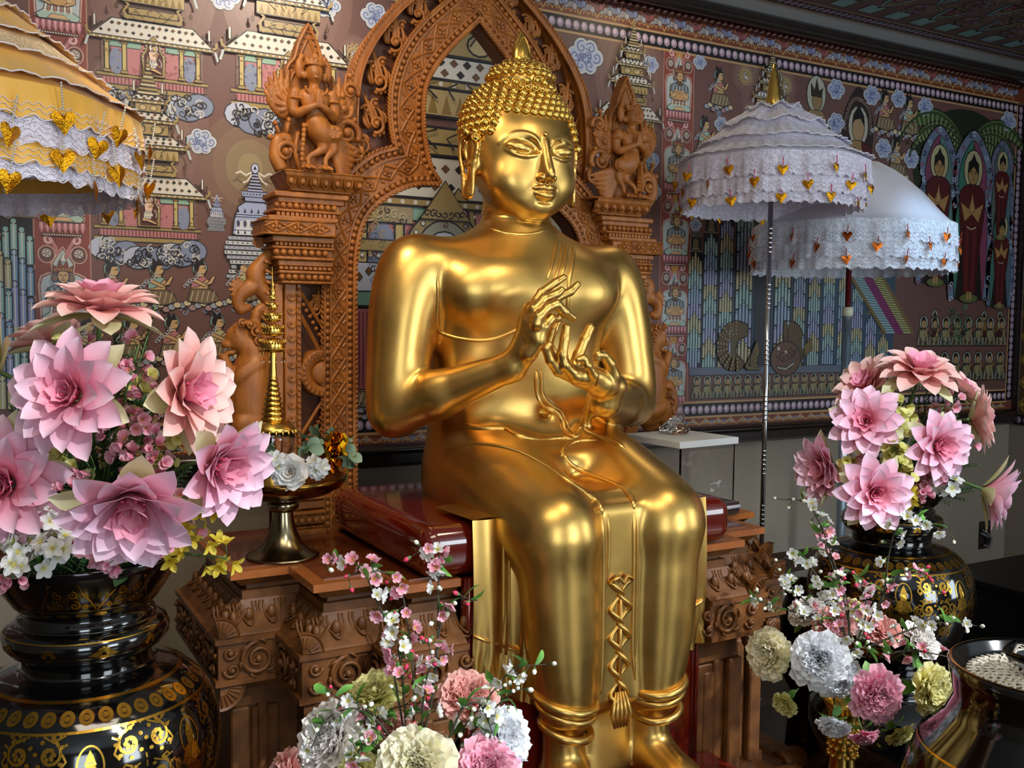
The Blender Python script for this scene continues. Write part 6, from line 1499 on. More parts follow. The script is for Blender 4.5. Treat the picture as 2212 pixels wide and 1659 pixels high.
def blossom_mesh(name, n, L, W, a0, a1, m, cen=True, cup=.3):
    b = MB()
    for i in range(n): petal(b, L, W, a0, a1, 2*PI*i/n, m, cup, 0, .0008, 4, 5, tip=.6, sq=(n == 5 and L < .018))
    if cen:
        for i in range(5): a = i*1.26; b.ball((.0022*math.cos(a), .0022*math.sin(a), .003), .0011, YCEN, 5)
    o = b.build(name, None, None, fix=False); me = o.data; bpy.data.objects.remove(o); return me
BM = {'pink': blossom_mesh('pink_blossom', 5, .0155, .0060, .35, .95, PPINK, True, .5), 'pinkcup': blossom_mesh('pink_cup', 5, .0145, .0070, .2, .6, PPINK, False, .6), 'white': blossom_mesh('white_blossom', 5, .019, .0068, 1.0, 1.55, PWHITE), 'yellow': blossom_mesh('yellow_blossom', 4, .020, .0052, .6, 1.25, PYEL, False),
      'yg': blossom_mesh('yellow_green_blossom', 5, .0155, .0066, .4, 1.0, PYG, False, .5), 'wcherry': blossom_mesh('cherry_white', 5, .0150, .0056, .8, 1.30, PWHITE, True, .5), 'pcherry': blossom_mesh('cherry_pink', 5, .0145, .0056, .6, 1.25, PPINK, True, .5)}
def bud_mesh(name, m, r=.0042):
    b = MB(); b.lathe([(.0005, 0), (r*.6, r*.5), (r, r*1.4), (r*.75, r*2.3), (0, r*2.9)], m, 7); b.lathe([(.0009, -.003), (r*.7, 0), (r*.85, r*.9)], STEMG, 7, cap=False)
    o = b.build(name, None, None); me = o.data; bpy.data.objects.remove(o); return me
BUD = {'w': bud_mesh('white_bud', mat('bud_white', '#e8e8d8', .6)), 'p': bud_mesh('pink_bud', mat('bud_pink', '#cc3458', .6))}
def leaf_mesh(name, L, W, m, bend=.5):
    b = MB(); petal(b, L, W, .5, .5+bend, 0, m, .35, 0, 0, 2, 6); o = b.build(name, None, None, fix=False); me = o.data; bpy.data.objects.remove(o); return me
LM_ = {'leaf': leaf_mesh('leaf', .045, .0085, LEAFG, .6), 'leafs': leaf_mesh('leaf_small', .026, .006, LEAFG, .4), 'fern': leaf_mesh('fern', .10, .02, FERN, .5), 'euc': leaf_mesh('euc', .035, .0145, EUC, .3)}
def fern_sprig():
    b = MB(); n = 16
    for i in range(n):
        t = i/n; z = .02+t*.12
        for s in range(3): b.M = Matrix.Translation((0, 0, z)); petal(b, .028*(1-.5*t), .0022, .7, 1.1, s*2.1+i*1.1, FERN, .2, 0, .001, 1, 3)
    b.M = Matrix.Identity(4); b.tube([(0, 0, 0), (0, 0, .15)], .0014, STEMG, 5); o = b.build('fern_sprig', None, None, fix=False); me = o.data; bpy.data.objects.remove(o); return me
FS = fern_sprig()
def child(name, me, parent, loc, d, sc=1.0, roll=None):
    o = bpy.data.objects.new(name, me); COL.objects.link(o); o.parent = parent; o.location = loc; o.rotation_euler = axis_rot(d, rnd.uniform(0, 6) if roll is None else roll); o.scale = (sc,)*3; return o
def spray(kind, base, tip, label, group, n=9, spread=.022, sc=1.0, part='blossom', name=None):
    """small-flower spray: a stem from the vase mouth to its tip with blossoms clustered on the outer part"""
    base, tip = Vector(base), Vector(tip); r = thing(name or {'pink': 'pink_flower_spray', 'pinkcup': 'pink_flower_spray', 'yellow': 'yellow_flower_spray', 'yg': 'yellow_flower_spray', 'white': 'white_flower_spray'}[kind], label, 'flower spray', base, group=group)
    out = (tip-base); mid = base+out*.5+Vector((0, 0, .05)); pts = [base*(1-t)**2+mid*2*t*(1-t)+tip*t*t for t in [i/8 for i in range(9)]]
    b = MB(); b.tube([p-base for p in pts], .0018, STEMG, 5)
    od = out.normalized()
    n = int(n*1.35)
    for i in range(n):
        t = 1-.40*(i/n)**1.1; q = base*(1-t)**2+mid*2*t*(1-t)+tip*t*t
        d = Vector((rnd.gauss(0, 1), rnd.gauss(0, 1), rnd.gauss(0, 1))).normalized(); d = (d*.9+od*.5-CF*.5).normalized(); p = q+d*spread*rnd.uniform(.5, 1.2)
        b.tube([q-base, (q+p)/2-base+Vector((0, 0, .002)), p-base], .0008, STEMG, 4)
        child(part, BM[kind], r, p-base, d, sc*rnd.uniform(.85, 1.15))
    b.build('stem', STEMG, r)
    for i in range(2):
        t = rnd.uniform(.45, .8); q = base*(1-t)**2+mid*2*t*(1-t)+tip*t*t; child('leaf', LM_['leafs'], r, q-base, (rnd.uniform(-1, 1), rnd.uniform(-1, .3), rnd.uniform(-.3, 1)), 1.0)
    return r
def branch(pxs, D, label, group, col='mix', nb=10, nleaf=3, th=.0022):
    """blossom branch traced as a real twig: points (x, y, depth)"""
    pts = [PD(x, y, D+dd) for x, y, dd in pxs]; q = catmull([tuple(p) for p in pts], 6); base = Vector(q[0]); r = thing('blossom_branch', label, 'blossom branch', base, group=group)
    b = MB(); N = len(q); b.tube([p-base for p in q], [th*(1-.65*i/N) for i in range(N)], TWIG, 6)
    nb = int(nb*1.5)
    for i in range(nb):
        t = 1-(i/nb)*.90; p = q[min(N-1, int(t*(N-1)))]; d = Vector((rnd.gauss(0, 1), rnd.gauss(0, 1), rnd.gauss(0, 1))); d = (d.normalized()*.8-CF*.45).normalized(); e = p+d*rnd.uniform(.008, .022)
        b.tube([p-base, e-base], .0009, TWIG, 4)
        if i < 2 or rnd.random() < .38: k = 'p' if (col == 'pink' and rnd.random() < .7 or (col == 'mix' and rnd.random() < .35)) else 'w'; child('bud', BUD[k], r, e-base, d, rnd.uniform(.9, 1.25))
        else: k = 'pcherry' if (col == 'pink' or (col == 'mix' and rnd.random() < .5)) else 'wcherry'; child('blossom', BM[k], r, e-base, d, rnd.uniform(.85, 1.2))
    for i in range(nleaf+3):
        t = rnd.uniform(.15, .97); p = q[int(t*(N-1))]; child('leaf', LM_['leaf'], r, p-base, (rnd.uniform(-1, 1)*CR+CU*rnd.uniform(-.2, 1)), rnd.uniform(.7, 1.0))
    b.build('twig', TWIG, r); return r
def peony_proto(mats, seed, n=5):
    rn = random.Random(seed); r = thing('peony_flower', 'x', 'flower'); b = MB(); bi = MB()
    for n_, L, a0, a1, W in ((10, .056, .85, 1.75, .018), (12, .055, .62, 1.45, .017), (12, .053, .45, 1.15, .016), (12, .050, .30, .9, .015)):
        for i in range(n_): petal(b, L*rn.uniform(.9, 1.08), W*1.15, a0, a1+rn.uniform(-.2, .2), 2*PI*(i+rn.random()*.5)/n_, mats[0], .38, rn.uniform(-.2, .2), .004, 8, 7, .0030, .3, 0, rn.random()*9, True)
    for n_, L, a0, a1, W in ((14, .049, .20, .75, .013), (13, .047, .12, .55, .012), (12, .045, .05, .38, .011), (10, .043, -.02, .25, .010), (7, .041, -.05, .1, .009)):
        for i in range(n_): petal(bi, L*rn.uniform(.88, 1.1), W*1.2, a0, a1+rn.uniform(-.25, .25), 2*PI*(i+rn.random()*.6)/n_, mats[1], .5, rn.uniform(-.4, .4), .002+rn.random()*.006, 8, 6, .0036, .3, 0, rn.random()*9, True)
    b.build('outer_petals', None, r, fix=False); bi.build('inner_petals', None, r, fix=False)
    c = MB(); c.tube([(0, 0, -.09), (0, 0, -.02), (0, 0, .006)], [.0028, .003, .006], STEMG, 7); c.build('stem', STEMG, r)
    lv = MB()
    for i in range(3): petal(lv, .055, .014, 1.7, 2.2, i*2.1, LEAFG, .3, 0, .004, 2, 5, z0=-.01)
    lv.build('leaves', None, r, fix=False) ; return r
PE = {'white': peony_proto((PWP, PWP), 1), 'pink': peony_proto((PPEO, PPEO), 2), 'yellow': peony_proto((PYEO, PYEO), 4), 'cream': peony_proto((PCREAM, PCREAM), 5), 'salmon': peony_proto((PSAL, PSAL), 6), 'warm': peony_proto((PWB, PWB), 7), 'yg': peony_proto((PYG, PYG), 9)}
def peony(k, pos, d, sc, label, group):
    p = PE[k]; o = copy_tree(p); o.location = pos; o.rotation_euler = axis_rot(d, rnd.uniform(0, 6)); o.scale = (sc,)*3; o['label'] = label; o['group'] = group; return o
# ------------------------------------------------------------------ black and gold lacquer vases
GLEAF = mat('gold_leaf_ornament', '#c99a3c', .25, 1.0, noise=.25, nscale=30); PM['@leaf'] = GLEAF; PM['paint_@leaf'] = GLEAF; PM['paint_@black'] = BLACK
VPROF = [(.172, 1.078), (.180, 1.083), (.181, 1.076), (.172, 1.062), (.156, 1.035), (.140, 1.010), (.128, .992), (.121, .984), (.116, .980), (.115, .972), (.121, .968), (.122, .960), (.118, .956), (.125, .954), (.141, .948), (.147, .934), (.145, .918), (.134, .904), (.120, .898), (.115, .893),
         (.113, .872), (.118, .866), (.128, .863), (.155, .856), (.182, .842), (.205, .822), (.224, .795), (.237, .755), (.241, .715), (.237, .67), (.224, .62), (.202, .57), (.176, .53), (.150, .50), (.138, .485), (.145, .478), (.160, .47), (.170, .455), (.165, .44), (.15, .43), (.16, .42), (.20, .40), (.225, .36), (.23, .30), (.21, .24), (.19, .20), (.21, .16), (.24, .10), (.25, .04), (.25, .0)]
def prof_r(z, zs=[p[1] for p in VPROF[2:]][::-1], rs=[p[0] for p in VPROF[2:]][::-1]): return float(np.interp(z, zs, rs))
def gold_band(P, z, w):
    P.L = 1; n = 96; P.line([(2*PI*i/n, z) for i in range(n+1)], w, '@leaf')
def vase_paint():
    P = Paint(lambda u, v, l: ((prof_r(v)+.0005+.00012*l)*math.cos(u), (prof_r(v)+.0005+.00012*l)*math.sin(u), v+.0003))
    P.at(0, 0, 1); gold_band(P, .851, .0035); gold_band(P, .8135, .004); gold_band(P, .944, .0022)
    n = 40
    for i in range(n):
        a = 2*PI*i/n; z = .832; r = prof_r(z); P.L = 1; k = .0125
        P.poly([(a+k/r*math.cos(t*PI/8), z+k*.80*math.sin(t*PI/8)) for t in range(16)], '@leaf'); P.L = 3; P.line([(a+.0052/r*math.cos(t*PI/5), z+.0045*math.sin(t*PI/5)) for t in range(11)], .0013, '@black')
    # body panels: scroll columns alternating with seated figures under a halo
    m = 16
    for i in range(m):
        a = 2*PI*i/m+.1; 
        if i % 2 == 0:
            for row in range(3):
                z = .785-row*.062; r = prof_r(z); S = .026-.001*row
                for s in (-1, 1):
                    P.L = 1; P.at(a+s*.026/r, z, 1/r, 1); P.spiral(0, 0, .021, 1.5, PI/2 if s > 0 else PI/2, -s, .0052, '@leaf', 18)
                    for k_ in range(6): P.ell(.0075*math.cos(k_*1.05), .0075*math.sin(k_*1.05), .0036, .0036, '@leaf', None, 0, 7)
                    P.line([(s*.0, .024), (s*.012, .030), (s*.018, .022)], .004, '@leaf'); P.line([(s*.020, .0), (s*.026, -.012), (s*.018, -.022)], .004, '@leaf'); P.line([(s*.018, .01), (s*.028, .014)], .0035, '@leaf')
                    for k_ in range(7): aa = .5+k_*.85; P.ell(.023*math.cos(aa), .023*math.sin(aa), .0042, .0034, '@leaf', None, 0, 7)
                P.at(a, z, 1/r, 1); P.L = 1; P.line([(0, -.03), (0, .028)], .003, '@leaf'); P.line([(-.05, .026), (-.03, .018), (-.012, .026)], .003, '@leaf'); P.line([(.05, .026), (.03, .018), (.012, .026)], .003, '@leaf')
        else:
            z = .715; r = prof_r(z); P.at(a, z, 1/r, 1)
            P.L = 1; P.line([(.022*math.sin(t)*1.0, .046+.032*math.cos(t)) for t in [-2.6+i_*.26 for i_ in range(21)]], .0032, '@leaf'); P.ell(0, .040, .0095, .012, '@leaf'); P.poly([(-.010, .048), (-.006, .060), (0, .072), (.006, .060), (.010, .048)], '@leaf')
            for x_, y_, a_, b_ in ((-.008, .016, .011, .016), (.008, .016, .011, .016), (0, .0, .012, .012), (-.012, -.018, .014, .012), (.012, -.018, .014, .012), (0, -.026, .016, .010), (0, -.034, .020, .006)): P.L = 1; P.ell(x_, y_, a_, b_, '@leaf', None, 0, 12)
            for s in (-1, 1):
                P.L = 2; P.line([(s*.014, .022), (s*.022, .004), (s*.010, -.002)], .006, '@leaf')
                for k_ in range(4): P.line([(s*(.024+.004*k_), -.030), (s*(.030+.003*k_), -.012+.005*k_), (s*(.027+.004*k_), .004+.004*k_), (s*(.033+.003*k_), .018)], .0022, '@leaf')
            P.L = 4
            for q in ([(-.016, .010), (0, .004), (.016, .010)], [(-.02, -.012), (0, -.008), (.02, -.012)], [(-.005, .030), (.005, .030)], [(-.018, -.024), (.018, -.024)], [(-.006, .052), (.006, .052)], [(0, .028), (0, .006)]): P.line(q, .0012, '@black')
    P.at(0, 0, 1); gold_band(P, .592, .004); gold_band(P, .560, .003)
    for i in range(30):
        a = 2*PI*i/30; z = .576; r = prof_r(z); P.at(a, z, 1/r, 1); P.L = 1; P.ell(0, 0, .013, .009, '@leaf', None, 0, 12); P.L = 3; P.line([(.005*math.cos(t), .004*math.sin(t)) for t in [i_*.63 for i_ in range(11)]], .0012, '@black')
    # flower spots on the ring
    for i in range(10):
        a = 2*PI*i/10+.2; z = .924; r = prof_r(z); P.at(a, z, 1/r, 1); P.L = 1
        for k_ in range(5): t = PI*k_/4; P.ell(.008*math.cos(t), .001+.007*math.sin(t), .0048, .0048, '@leaf', None, 0, 8)
        if i % 2: P.poly([(-.026, -.002), (-.01, .006), (-.008, -.007)], '@leaf'); P.poly([(.026, -.002), (.01, .006), (.008, -.007)], '@leaf'); P.ell(0, -.006, .008, .004, '@leaf', None, 0, 8)
        else: P.ell(0, -.008, .009, .003, '@leaf', None, 0, 8)
    # lotus-petal panels on the flared neck
    P.at(0, 0, 1); gold_band(P, .9995, .0022)
    for i in range(26): a = 2*PI*i/26; z = .9915; r = prof_r(z); P.at(a, z, 1/r, 1); P.L = 1; P.ell(0, 0, .011, .0048, '@leaf', None, 0, 10)
    for i in range(9):
        a = 2*PI*i/9
        def Q(x, z): r = prof_r(z); return (a+x/r, z)
        P.at(0, 0, 1); P.L = 1; P.line([Q(-.046, 1.002), Q(-.040, 1.020), Q(-.028, 1.040), Q(-.026, 1.056), Q(.026, 1.056), Q(.028, 1.040), Q(.040, 1.020), Q(.046, 1.002)], .0048, '@leaf')
        for s in (-1, 1):
            for cx, cz, rr in ((.013, 1.014, .010), (.012, 1.036, .009), (.028, 1.010, .006)):
                c = Q(s*cx, cz); r = prof_r(cz); P.at(c[0], c[1], 1/r, 1); P.L = 1; P.spiral(0, 0, rr, 1.4, PI/2, -s, .0034, '@leaf', 12)
            P.at(0, 0, 1); P.L = 1; P.line([Q(0, 1.004), Q(s*.004, 1.026), Q(s*.006, 1.048)], .003, '@leaf')
    return P
def make_vase(label, x, y):
    t = thing('lacquer_vase', label, 'vase', (x, y, 0), group='black and gold lacquer vases either side of the altar'); return t
v1 = make_vase('large black lacquer vase with gold figures, left of the altar, full of pink lotuses', .190, -1.233)
def vsec(i0, i1, nm, m=BLACK, close=False):
    b = MB(); b.lathe(VPROF[i0:i1+1], m, 72, cap=False); return b.build(nm, m, v1)
b = MB(); b.lathe([(.0, .99), (.10, .99), (.112, 1.0), (.135, 1.03), (.160, 1.06), (.172, 1.078)]+VPROF[1:12], BLACK, 72, cap=False); b.build('flared_neck', BLACK, v1)
vsec(11, 20, 'ring'); vsec(19, 35, 'body'); vsec(34, 49, 'stand')
vp = vase_paint().build('gold_ornament', v1)
v2 = copy_tree(v1); v2.location = (2.445, -1.233, 0); v1.rotation_euler = (0, 0, .2); v2['label'] = 'large black lacquer vase with gold figures, right of the altar beside the black bowl'
for o in v2.children:
    if o.name.startswith('gold_ornament'): o.rotation_euler = (0, 0, .35)
# left arrangement
GL = 'pink lotus flowers in the left vase'; GR = 'pink lotus flowers in the right vase'
M1 = Vector((.190, -1.233, 1.03)); M2 = Vector((2.445, -1.233, 1.03))
D1 = 1.66
for key, x, y, dd, d, sc, lb in (
    ('flat', 216, 672, .02, (.10, 1, .16), 1.00, 'pink lotus on a bare stem, highest flower of the left vase'),
    ('open', 165, 856, -.08, (-.20, .22, 1), 1.00, 'wide open pink lotus facing the viewer, left vase upper middle'),
    ('mid', 388, 850, .0, (1, .10, .40), 1.0, 'pink lotus facing right beside the small yellow flowers, left vase'),
    ('cup', 462, 1000, -.02, (.90, -.25, .55), .98, 'pink lotus with pale green sepals nearest the silver footed bowl'),
    ('cup', 285, 1072, -.12, (.25, -.60, .80), 1.12, 'large pink lotus drooping low over the vase rim in front'),
    ('open', 20, 1045, -.06, (-.05, .02, 1), 1.08, 'deep pink lotus cut by the left picture edge, lower of the two'),
    ('mid', -8, 800, .05, (-.70, .25, .65), 1.0, 'dusky pink lotus cut by the left picture edge, upper one'),
    ('mid', 120, 742, .22, (-.4, .8, .1), .85, 'salmon lotus half hidden behind the wide open one, left vase')):
    lotus(key, PD(x, y, D1+dd), cdir(*d), sc*.98, lb, GL, M1+Vector((rnd.uniform(-.03, .03), rnd.uniform(-.03, .03), -.02)))
D2 = 2.80
for key, x, y, dd, d, sc, lb in (
    ('flat', 1985, 808, -.02, (.05, .90, .45), 1.05, 'pink lotus spread flat at the very top of the right vase'),
    ('mid', 1878, 838, .12, (-.6, .5, .3), .95, 'pink lotus behind, left of the topmost one in the right vase'),
    ('open', 1872, 912, -.12, (-.45, .25, .9), .92, 'bright pink lotus with lilac outer petals, upper left of the right vase'),
    ('open', 2020, 962, -.15, (.25, -.05, 1), .92, 'pink lotus facing the viewer in the middle of the right vase'),
    ('cup', 1795, 1010, -.05, (-.95, -.05, .35), 1.0, 'lilac tipped pink lotus facing left, far left of the right vase'),
    ('open', 1885, 1062, -.20, (.0, -.10, 1), .95, 'full salmon pink lotus lowest in front of the right vase'),
    ('mid', 2098, 905, .02, (.90, .05, .45), .95, 'pink lotus facing right at the upper right of the right vase'),
    ('cup', 2128, 1058, -.05, (.85, -.30, .45), 1.05, 'pink lotus leaning far out to the right of the right vase'),
    ('mid', 2070, 850, .15, (.5, .6, .4), .8, 'salmon lotus peeping out behind the topmost one, right side')):
    lotus(key, PD(x, y, D2+dd), cdir(*d), sc*1.02, lb, GR, M2+Vector((rnd.uniform(-.03, .03), rnd.uniform(-.03, .03), -.02)))
WORDS = {'pink': 'small pink flower spray', 'pinkcup': 'spray of pink bell flowers', 'yellow': 'bright yellow flower spray', 'yg': 'pale yellow flower spray', 'white': 'white starry flower spray'}
def sprays(lst, M, D, side, sc=1.0):
    for kind, x, y, dd, n, lb in lst: spray(kind, M+Vector((rnd.uniform(-.04, .04), rnd.uniform(-.04, .04), -.01)), PD(x, y, D+dd-.05), WORDS[kind]+' '+lb, 'small flower sprays in the %s vase' % side, n, .028, sc*1.08)
sprays([('pink', 300, 745, .05, 12, 'under the bare-stemmed lotus, left vase'), ('pinkcup', 285, 800, .0, 10, 'left of the lotus facing right, left vase'), ('pinkcup', 345, 862, .02, 11, 'touching the lotus facing right, left vase'),
        ('pink', 300, 905, -.03, 11, 'in the gap right of the wide open lotus'), ('pinkcup', 335, 968, -.05, 10, 'above the drooping front lotus'), ('pink', 352, 1000, -.02, 9, 'beside the low green sepals, left vase'),
        ('pinkcup', 205, 1010, -.05, 10, 'just under the wide open lotus'), ('pinkcup', 165, 1065, -.08, 12, 'left of the drooping front lotus'), ('pink', 215, 1185, -.10, 11, 'hanging over the left vase rim, middle'),
        ('pinkcup', 262, 1205, -.10, 12, 'hanging lowest over the left vase rim'), ('pinkcup', 345, 1180, -.05, 10, 'at the right end of the left vase rim'), ('pink', 430, 1120, .0, 10, 'beside the bright yellow blossoms, left vase'),
        ('pinkcup', 25, 1248, -.10, 9, 'at the picture edge over the left vase rim'), ('pink', 180, 745, .1, 9, 'behind, under the bare-stemmed lotus'), ('pink', 400, 1090, .0, 8, 'under the lotus nearest the footed bowl'),
        ('yg', 132, 728, -.03, 9, 'above the wide open lotus, left vase'), ('yg', 55, 912, -.05, 9, 'left edge between two cut lotuses'), ('yg', 320, 800, .05, 9, 'behind the bell flowers, left vase'), ('yg', 390, 930, .02, 10, 'between the two right-hand lotuses, left vase'), ('yg', 150, 965, .0, 7, 'below the wide open lotus, left vase'), ('yg', 275, 960, .1, 8, 'deep in the middle of the left vase'),
        ('yellow', 460, 1110, .0, 8, 'under the lotus nearest the footed bowl'), ('yellow', 435, 1165, -.02, 9, 'right of the left vase rim'), ('yellow', 490, 1205, -.02, 10, 'hanging out farthest right of the left vase'),
        ('white', 95, 1125, -.08, 6, 'right of the low cut lotus'), ('white', 40, 1180, -.10, 7, 'low at the left picture edge'), ('white', 110, 1190, -.11, 8, 'over the left vase rim'), ('white', 45, 1230, -.12, 6, 'touching the left vase rim at the edge')], M1, D1+.05, 'left')
sprays([('pink', 2062, 870, -.02, 10, 'right of the topmost lotus, right vase'), ('pink', 2085, 960, -.05, 9, 'between the right-hand lotuses, right vase'), ('pink', 2010, 1035, -.12, 12, 'low in the middle of the right vase'), ('pinkcup', 1990, 1068, -.12, 12, 'just over the right vase rim'), ('pink', 2050, 1030, -.08, 10, 'right of centre over the right vase rim'),
        ('pink', 1840, 990, -.05, 7, 'left of the salmon lotus, right vase'), ('pink', 1795, 1045, -.08, 8, 'low at the left of the right vase'), ('pinkcup', 1880, 860, .05, 6, 'behind the left lotuses, right vase'),
        ('yg', 1945, 870, -.05, 9, 'under the topmost lotus, right vase'), ('yg', 1935, 915, -.12, 11, 'between the two big front lotuses'), ('yg', 1935, 975, -.15, 12, 'left of the middle lotus, right vase'), ('yg', 1935, 1010, -.15, 10, 'above the salmon lotus, right vase'), ('yg', 1830, 995, -.08, 8, 'beside the left-facing lotus'), ('yg', 1955, 1045, -.15, 6, 'right of the salmon lotus'),
        ('yellow', 1965, 1065, -.14, 9, 'over the right vase rim'), ('yellow', 1925, 1115, -.14, 6, 'under the salmon lotus, right vase'), ('white', 2050, 1055, -.1, 5, 'near the drooping right lotus')], M2, D2+.03, 'right', 1.25)
for M, D, side, pts in ((M1, 1.72, 'left', [(265, 700), (330, 690), (240, 880), (300, 850), (330, 940), (250, 940), (180, 1000), (350, 1060), (120, 1080), (60, 1120), (200, 1120), (280, 1160), (380, 1160), (140, 1215), (90, 1160), (410, 900), (230, 800), (320, 1010), (30, 960), (60, 860)]),
                        (M2, 2.86, 'right', [(1950, 880), (1900, 960), (1975, 1000), (2050, 1000), (1850, 960), (1950, 1060), (2080, 930), (1860, 1040), (2010, 880), (2060, 1070)])):
    f0 = None
    for i, (x, y) in enumerate(pts):
        p = Vector(PD(x, y, D)); d = (p-M).normalized(); base = M+Vector((rnd.uniform(-.03, .03), rnd.uniform(-.03, .03), 0)); L = (p-base).length
        r = thing('fern_sprig', 'dark green ferny sprig filling in between the flowers of the %s vase' % side, 'greenery', base, group='green sprigs in the %s vase' % side)
        b = MB(); b.tube([(0, 0, 0), tuple((p-base)*.5+Vector((0, 0, .02))), tuple(p-base)], .0014, STEMG, 5); b.build('stem', STEMG, r)
        for k in range(4): t = .45+.16*k; child('frond', FS, r, (p-base)*t*.9, d+Vector((rnd.uniform(-.6, .6), rnd.uniform(-.6, .6), rnd.uniform(-.3, .5))), .75)
        for k in range(2): child('leaf', LM_['fern'], r, (p-base)*rnd.uniform(.3, .7), d+Vector((rnd.uniform(-1, 1), rnd.uniform(-1, 0), rnd.uniform(-.3, .4))), .8)
# ------------------------------------------------------------------ front arrangements with peonies and blossom branches
GP1, GP2 = 'peonies in the front middle arrangement', 'peonies in the gold vase'
C1 = PD(885, 1640, 1.84); C2 = PD(1825, 1500, 2.42)
for k, x, y, dd, d, sc, lb in (
    ('warm', 735, 1600, .0, (-.55, .45, .7), 1.35, 'big warm white peony at the left of the front middle arrangement'), ('cream', 905, 1655, -.10, (.0, .35, .95), 1.25, 'cream yellow peony front middle at the bottom edge'), ('pink', 1045, 1668, -.08, (.3, .4, .85), 1.1, 'pink peony at the bottom edge left of the golden feet'),
    ('white', 1070, 1600, .0, (.65, .35, .65), 1.15, 'cool white peony nearest the golden leg'), ('salmon', 1010, 1520, .08, (.1, .7, .5), 1.1, 'salmon peony behind the cool white one'), ('yg', 815, 1515, .06, (-.2, .8, .4), 1.0, 'yellow green peony at the back of the middle arrangement'),
    ('salmon', 640, 1680, -.02, (-.8, .2, .5), .95, 'salmon peony tip at the bottom edge, far left'), ('yg', 780, 1665, -.08, (-.2, .3, .9), .7, 'small yellow green peony at the bottom edge'), ('salmon', 850, 1585, .05, (-.1, .6, .7), .7, 'small salmon peony between the twigs')):
    peony(k, PD(x, y, 1.82+dd), cdir(*d), sc, lb, GP1)
for k, x, y, dd, d, sc, lb in (
    ('cream', 1672, 1412, .0, (-.75, .15, .65), 1.12, 'cream peony at the far left of the gold vase, beside the parasol pole'), ('white', 1768, 1425, -.08, (-.25, .25, .9), 1.25, 'large cool white peony in the gold vase'), ('pink', 1885, 1495, -.15, (.1, .0, 1), 1.15, 'bright pink peony in the centre of the gold vase'), ('yellow', 1992, 1482, -.08, (.50, .0, .85), 1.12, 'lemon yellow peony next to the black bowl'),
    ('salmon', 1800, 1362, .08, (-.1, .7, .6), 1.0, 'salmon peony behind the large white one'), ('warm', 1748, 1335, .16, (-.4, .8, .3), .95, 'pale peony at the back left of the gold vase'), ('salmon', 1900, 1372, .10, (.1, .8, .5), .95, 'salmon peony at the back, right of the twigs'), ('warm', 1978, 1392, .10, (.5, .6, .5), 1.0, 'blush white peony at the back right of the gold vase'),
    ('white', 1800, 1450, -.02, (-.1, -.2, .95), 1.1, 'lower cool white peony touching the pink one'), ('yg', 1700, 1515, .02, (-.7, -.4, .6), .62, 'small greenish white bud flower low at the left'), ('white', 1802, 1555, -.06, (-.2, -.75, .6), .75, 'small white peony hanging under the pink one'), ('pink', 1862, 1578, -.08, (.1, -.8, .55), .62, 'small pink peony hanging lowest of the gold vase'), ('yg', 1935, 1575, -.04, (.4, -.7, .6), .7, 'small yellow green peony hanging at the right'), ('yg', 1830, 1330, .18, (0, .9, .3), .85, 'yellow green peony among the twigs at the back')):
    peony(k, PD(x, y, 2.38+dd), cdir(*d), sc, lb, GP2)
for r_, pos in ((0, C1), (1, C2)): pass
GB1, GB2 = 'blossom branches of the front middle arrangement', 'blossom branches in the gold vase'
for pxs, col, nb, nl, lb in (
    ([(880, 1620, 0), (850, 1450, 0), (835, 1350, 0), (810, 1290, -.02), (785, 1235, -.03), (750, 1210, -.04), (695, 1217, -.05)], 'mix', 15, 3, 'tall twig arching left to two white buds before the altar'),
    ([(890, 1620, 0), (895, 1500, 0), (885, 1380, .02), (868, 1280, .02), (845, 1245, .0), (800, 1232, -.02), (752, 1245, -.03)], 'pink', 15, 3, 'tall twig with pink buds bending back to the left'),
    ([(905, 1620, 0), (935, 1500, 0), (946, 1380, 0), (946, 1270, 0), (950, 1215, 0), (938, 1185, -.02), (905, 1192, -.03)], 'mix', 16, 2, 'straight tall twig rising before the red seat corner'),
    ([(935, 1480, 0), (948, 1370, 0), (965, 1310, -.01), (990, 1292, -.02), (1032, 1296, -.03)], 'pink', 7, 1, 'short twig with pink buds touching the pedestal'),
    ([(880, 1625, -.02), (870, 1480, -.03), (860, 1400, -.04), (850, 1330, -.05)], 'mix', 14, 3, 'middle twig crowded with pale flowers'),
    ([(910, 1620, -.02), (915, 1500, -.04), (930, 1430, -.05), (925, 1380, -.05)], 'mix', 13, 1, 'inner twig with coral blossoms'),
    ([(860, 1630, -.02), (800, 1560, -.04), (765, 1530, -.05), (710, 1550, -.06), (680, 1600, -.07), (662, 1650, -.07)], 'white', 9, 3, 'twig drooping over the big warm white peony'),
    ([(850, 1600, -.02), (790, 1530, -.03), (740, 1510, -.04), (700, 1490, -.04)], 'mix', 8, 2, 'low twig reaching left with a green leaf'),
    ([(960, 1640, -.02), (1010, 1560, -.03), (1060, 1500, -.04), (1110, 1445, -.05), (1180, 1435, -.05)], 'white', 10, 3, 'twig reaching right across the golden drape'),
    ([(985, 1620, -.02), (1050, 1550, -.04), (1100, 1500, -.04), (1125, 1488, -.04)], 'white', 7, 2, 'shorter twig with white buds by the drape hem'),
    ([(960, 1620, -.05), (1000, 1530, -.06), (1035, 1520, -.06), (1055, 1560, -.07), (1072, 1605, -.07)], 'white', 6, 3, 'twig looping down over the cool white peony'),
    ([(840, 1640, -.08), (800, 1600, -.10), (775, 1620, -.11), (765, 1655, -.11)], 'mix', 9, 2, 'low twig with coral flowers at the bottom edge')):
    branch(pxs, 1.82, lb, GB1, col, nb, nl)
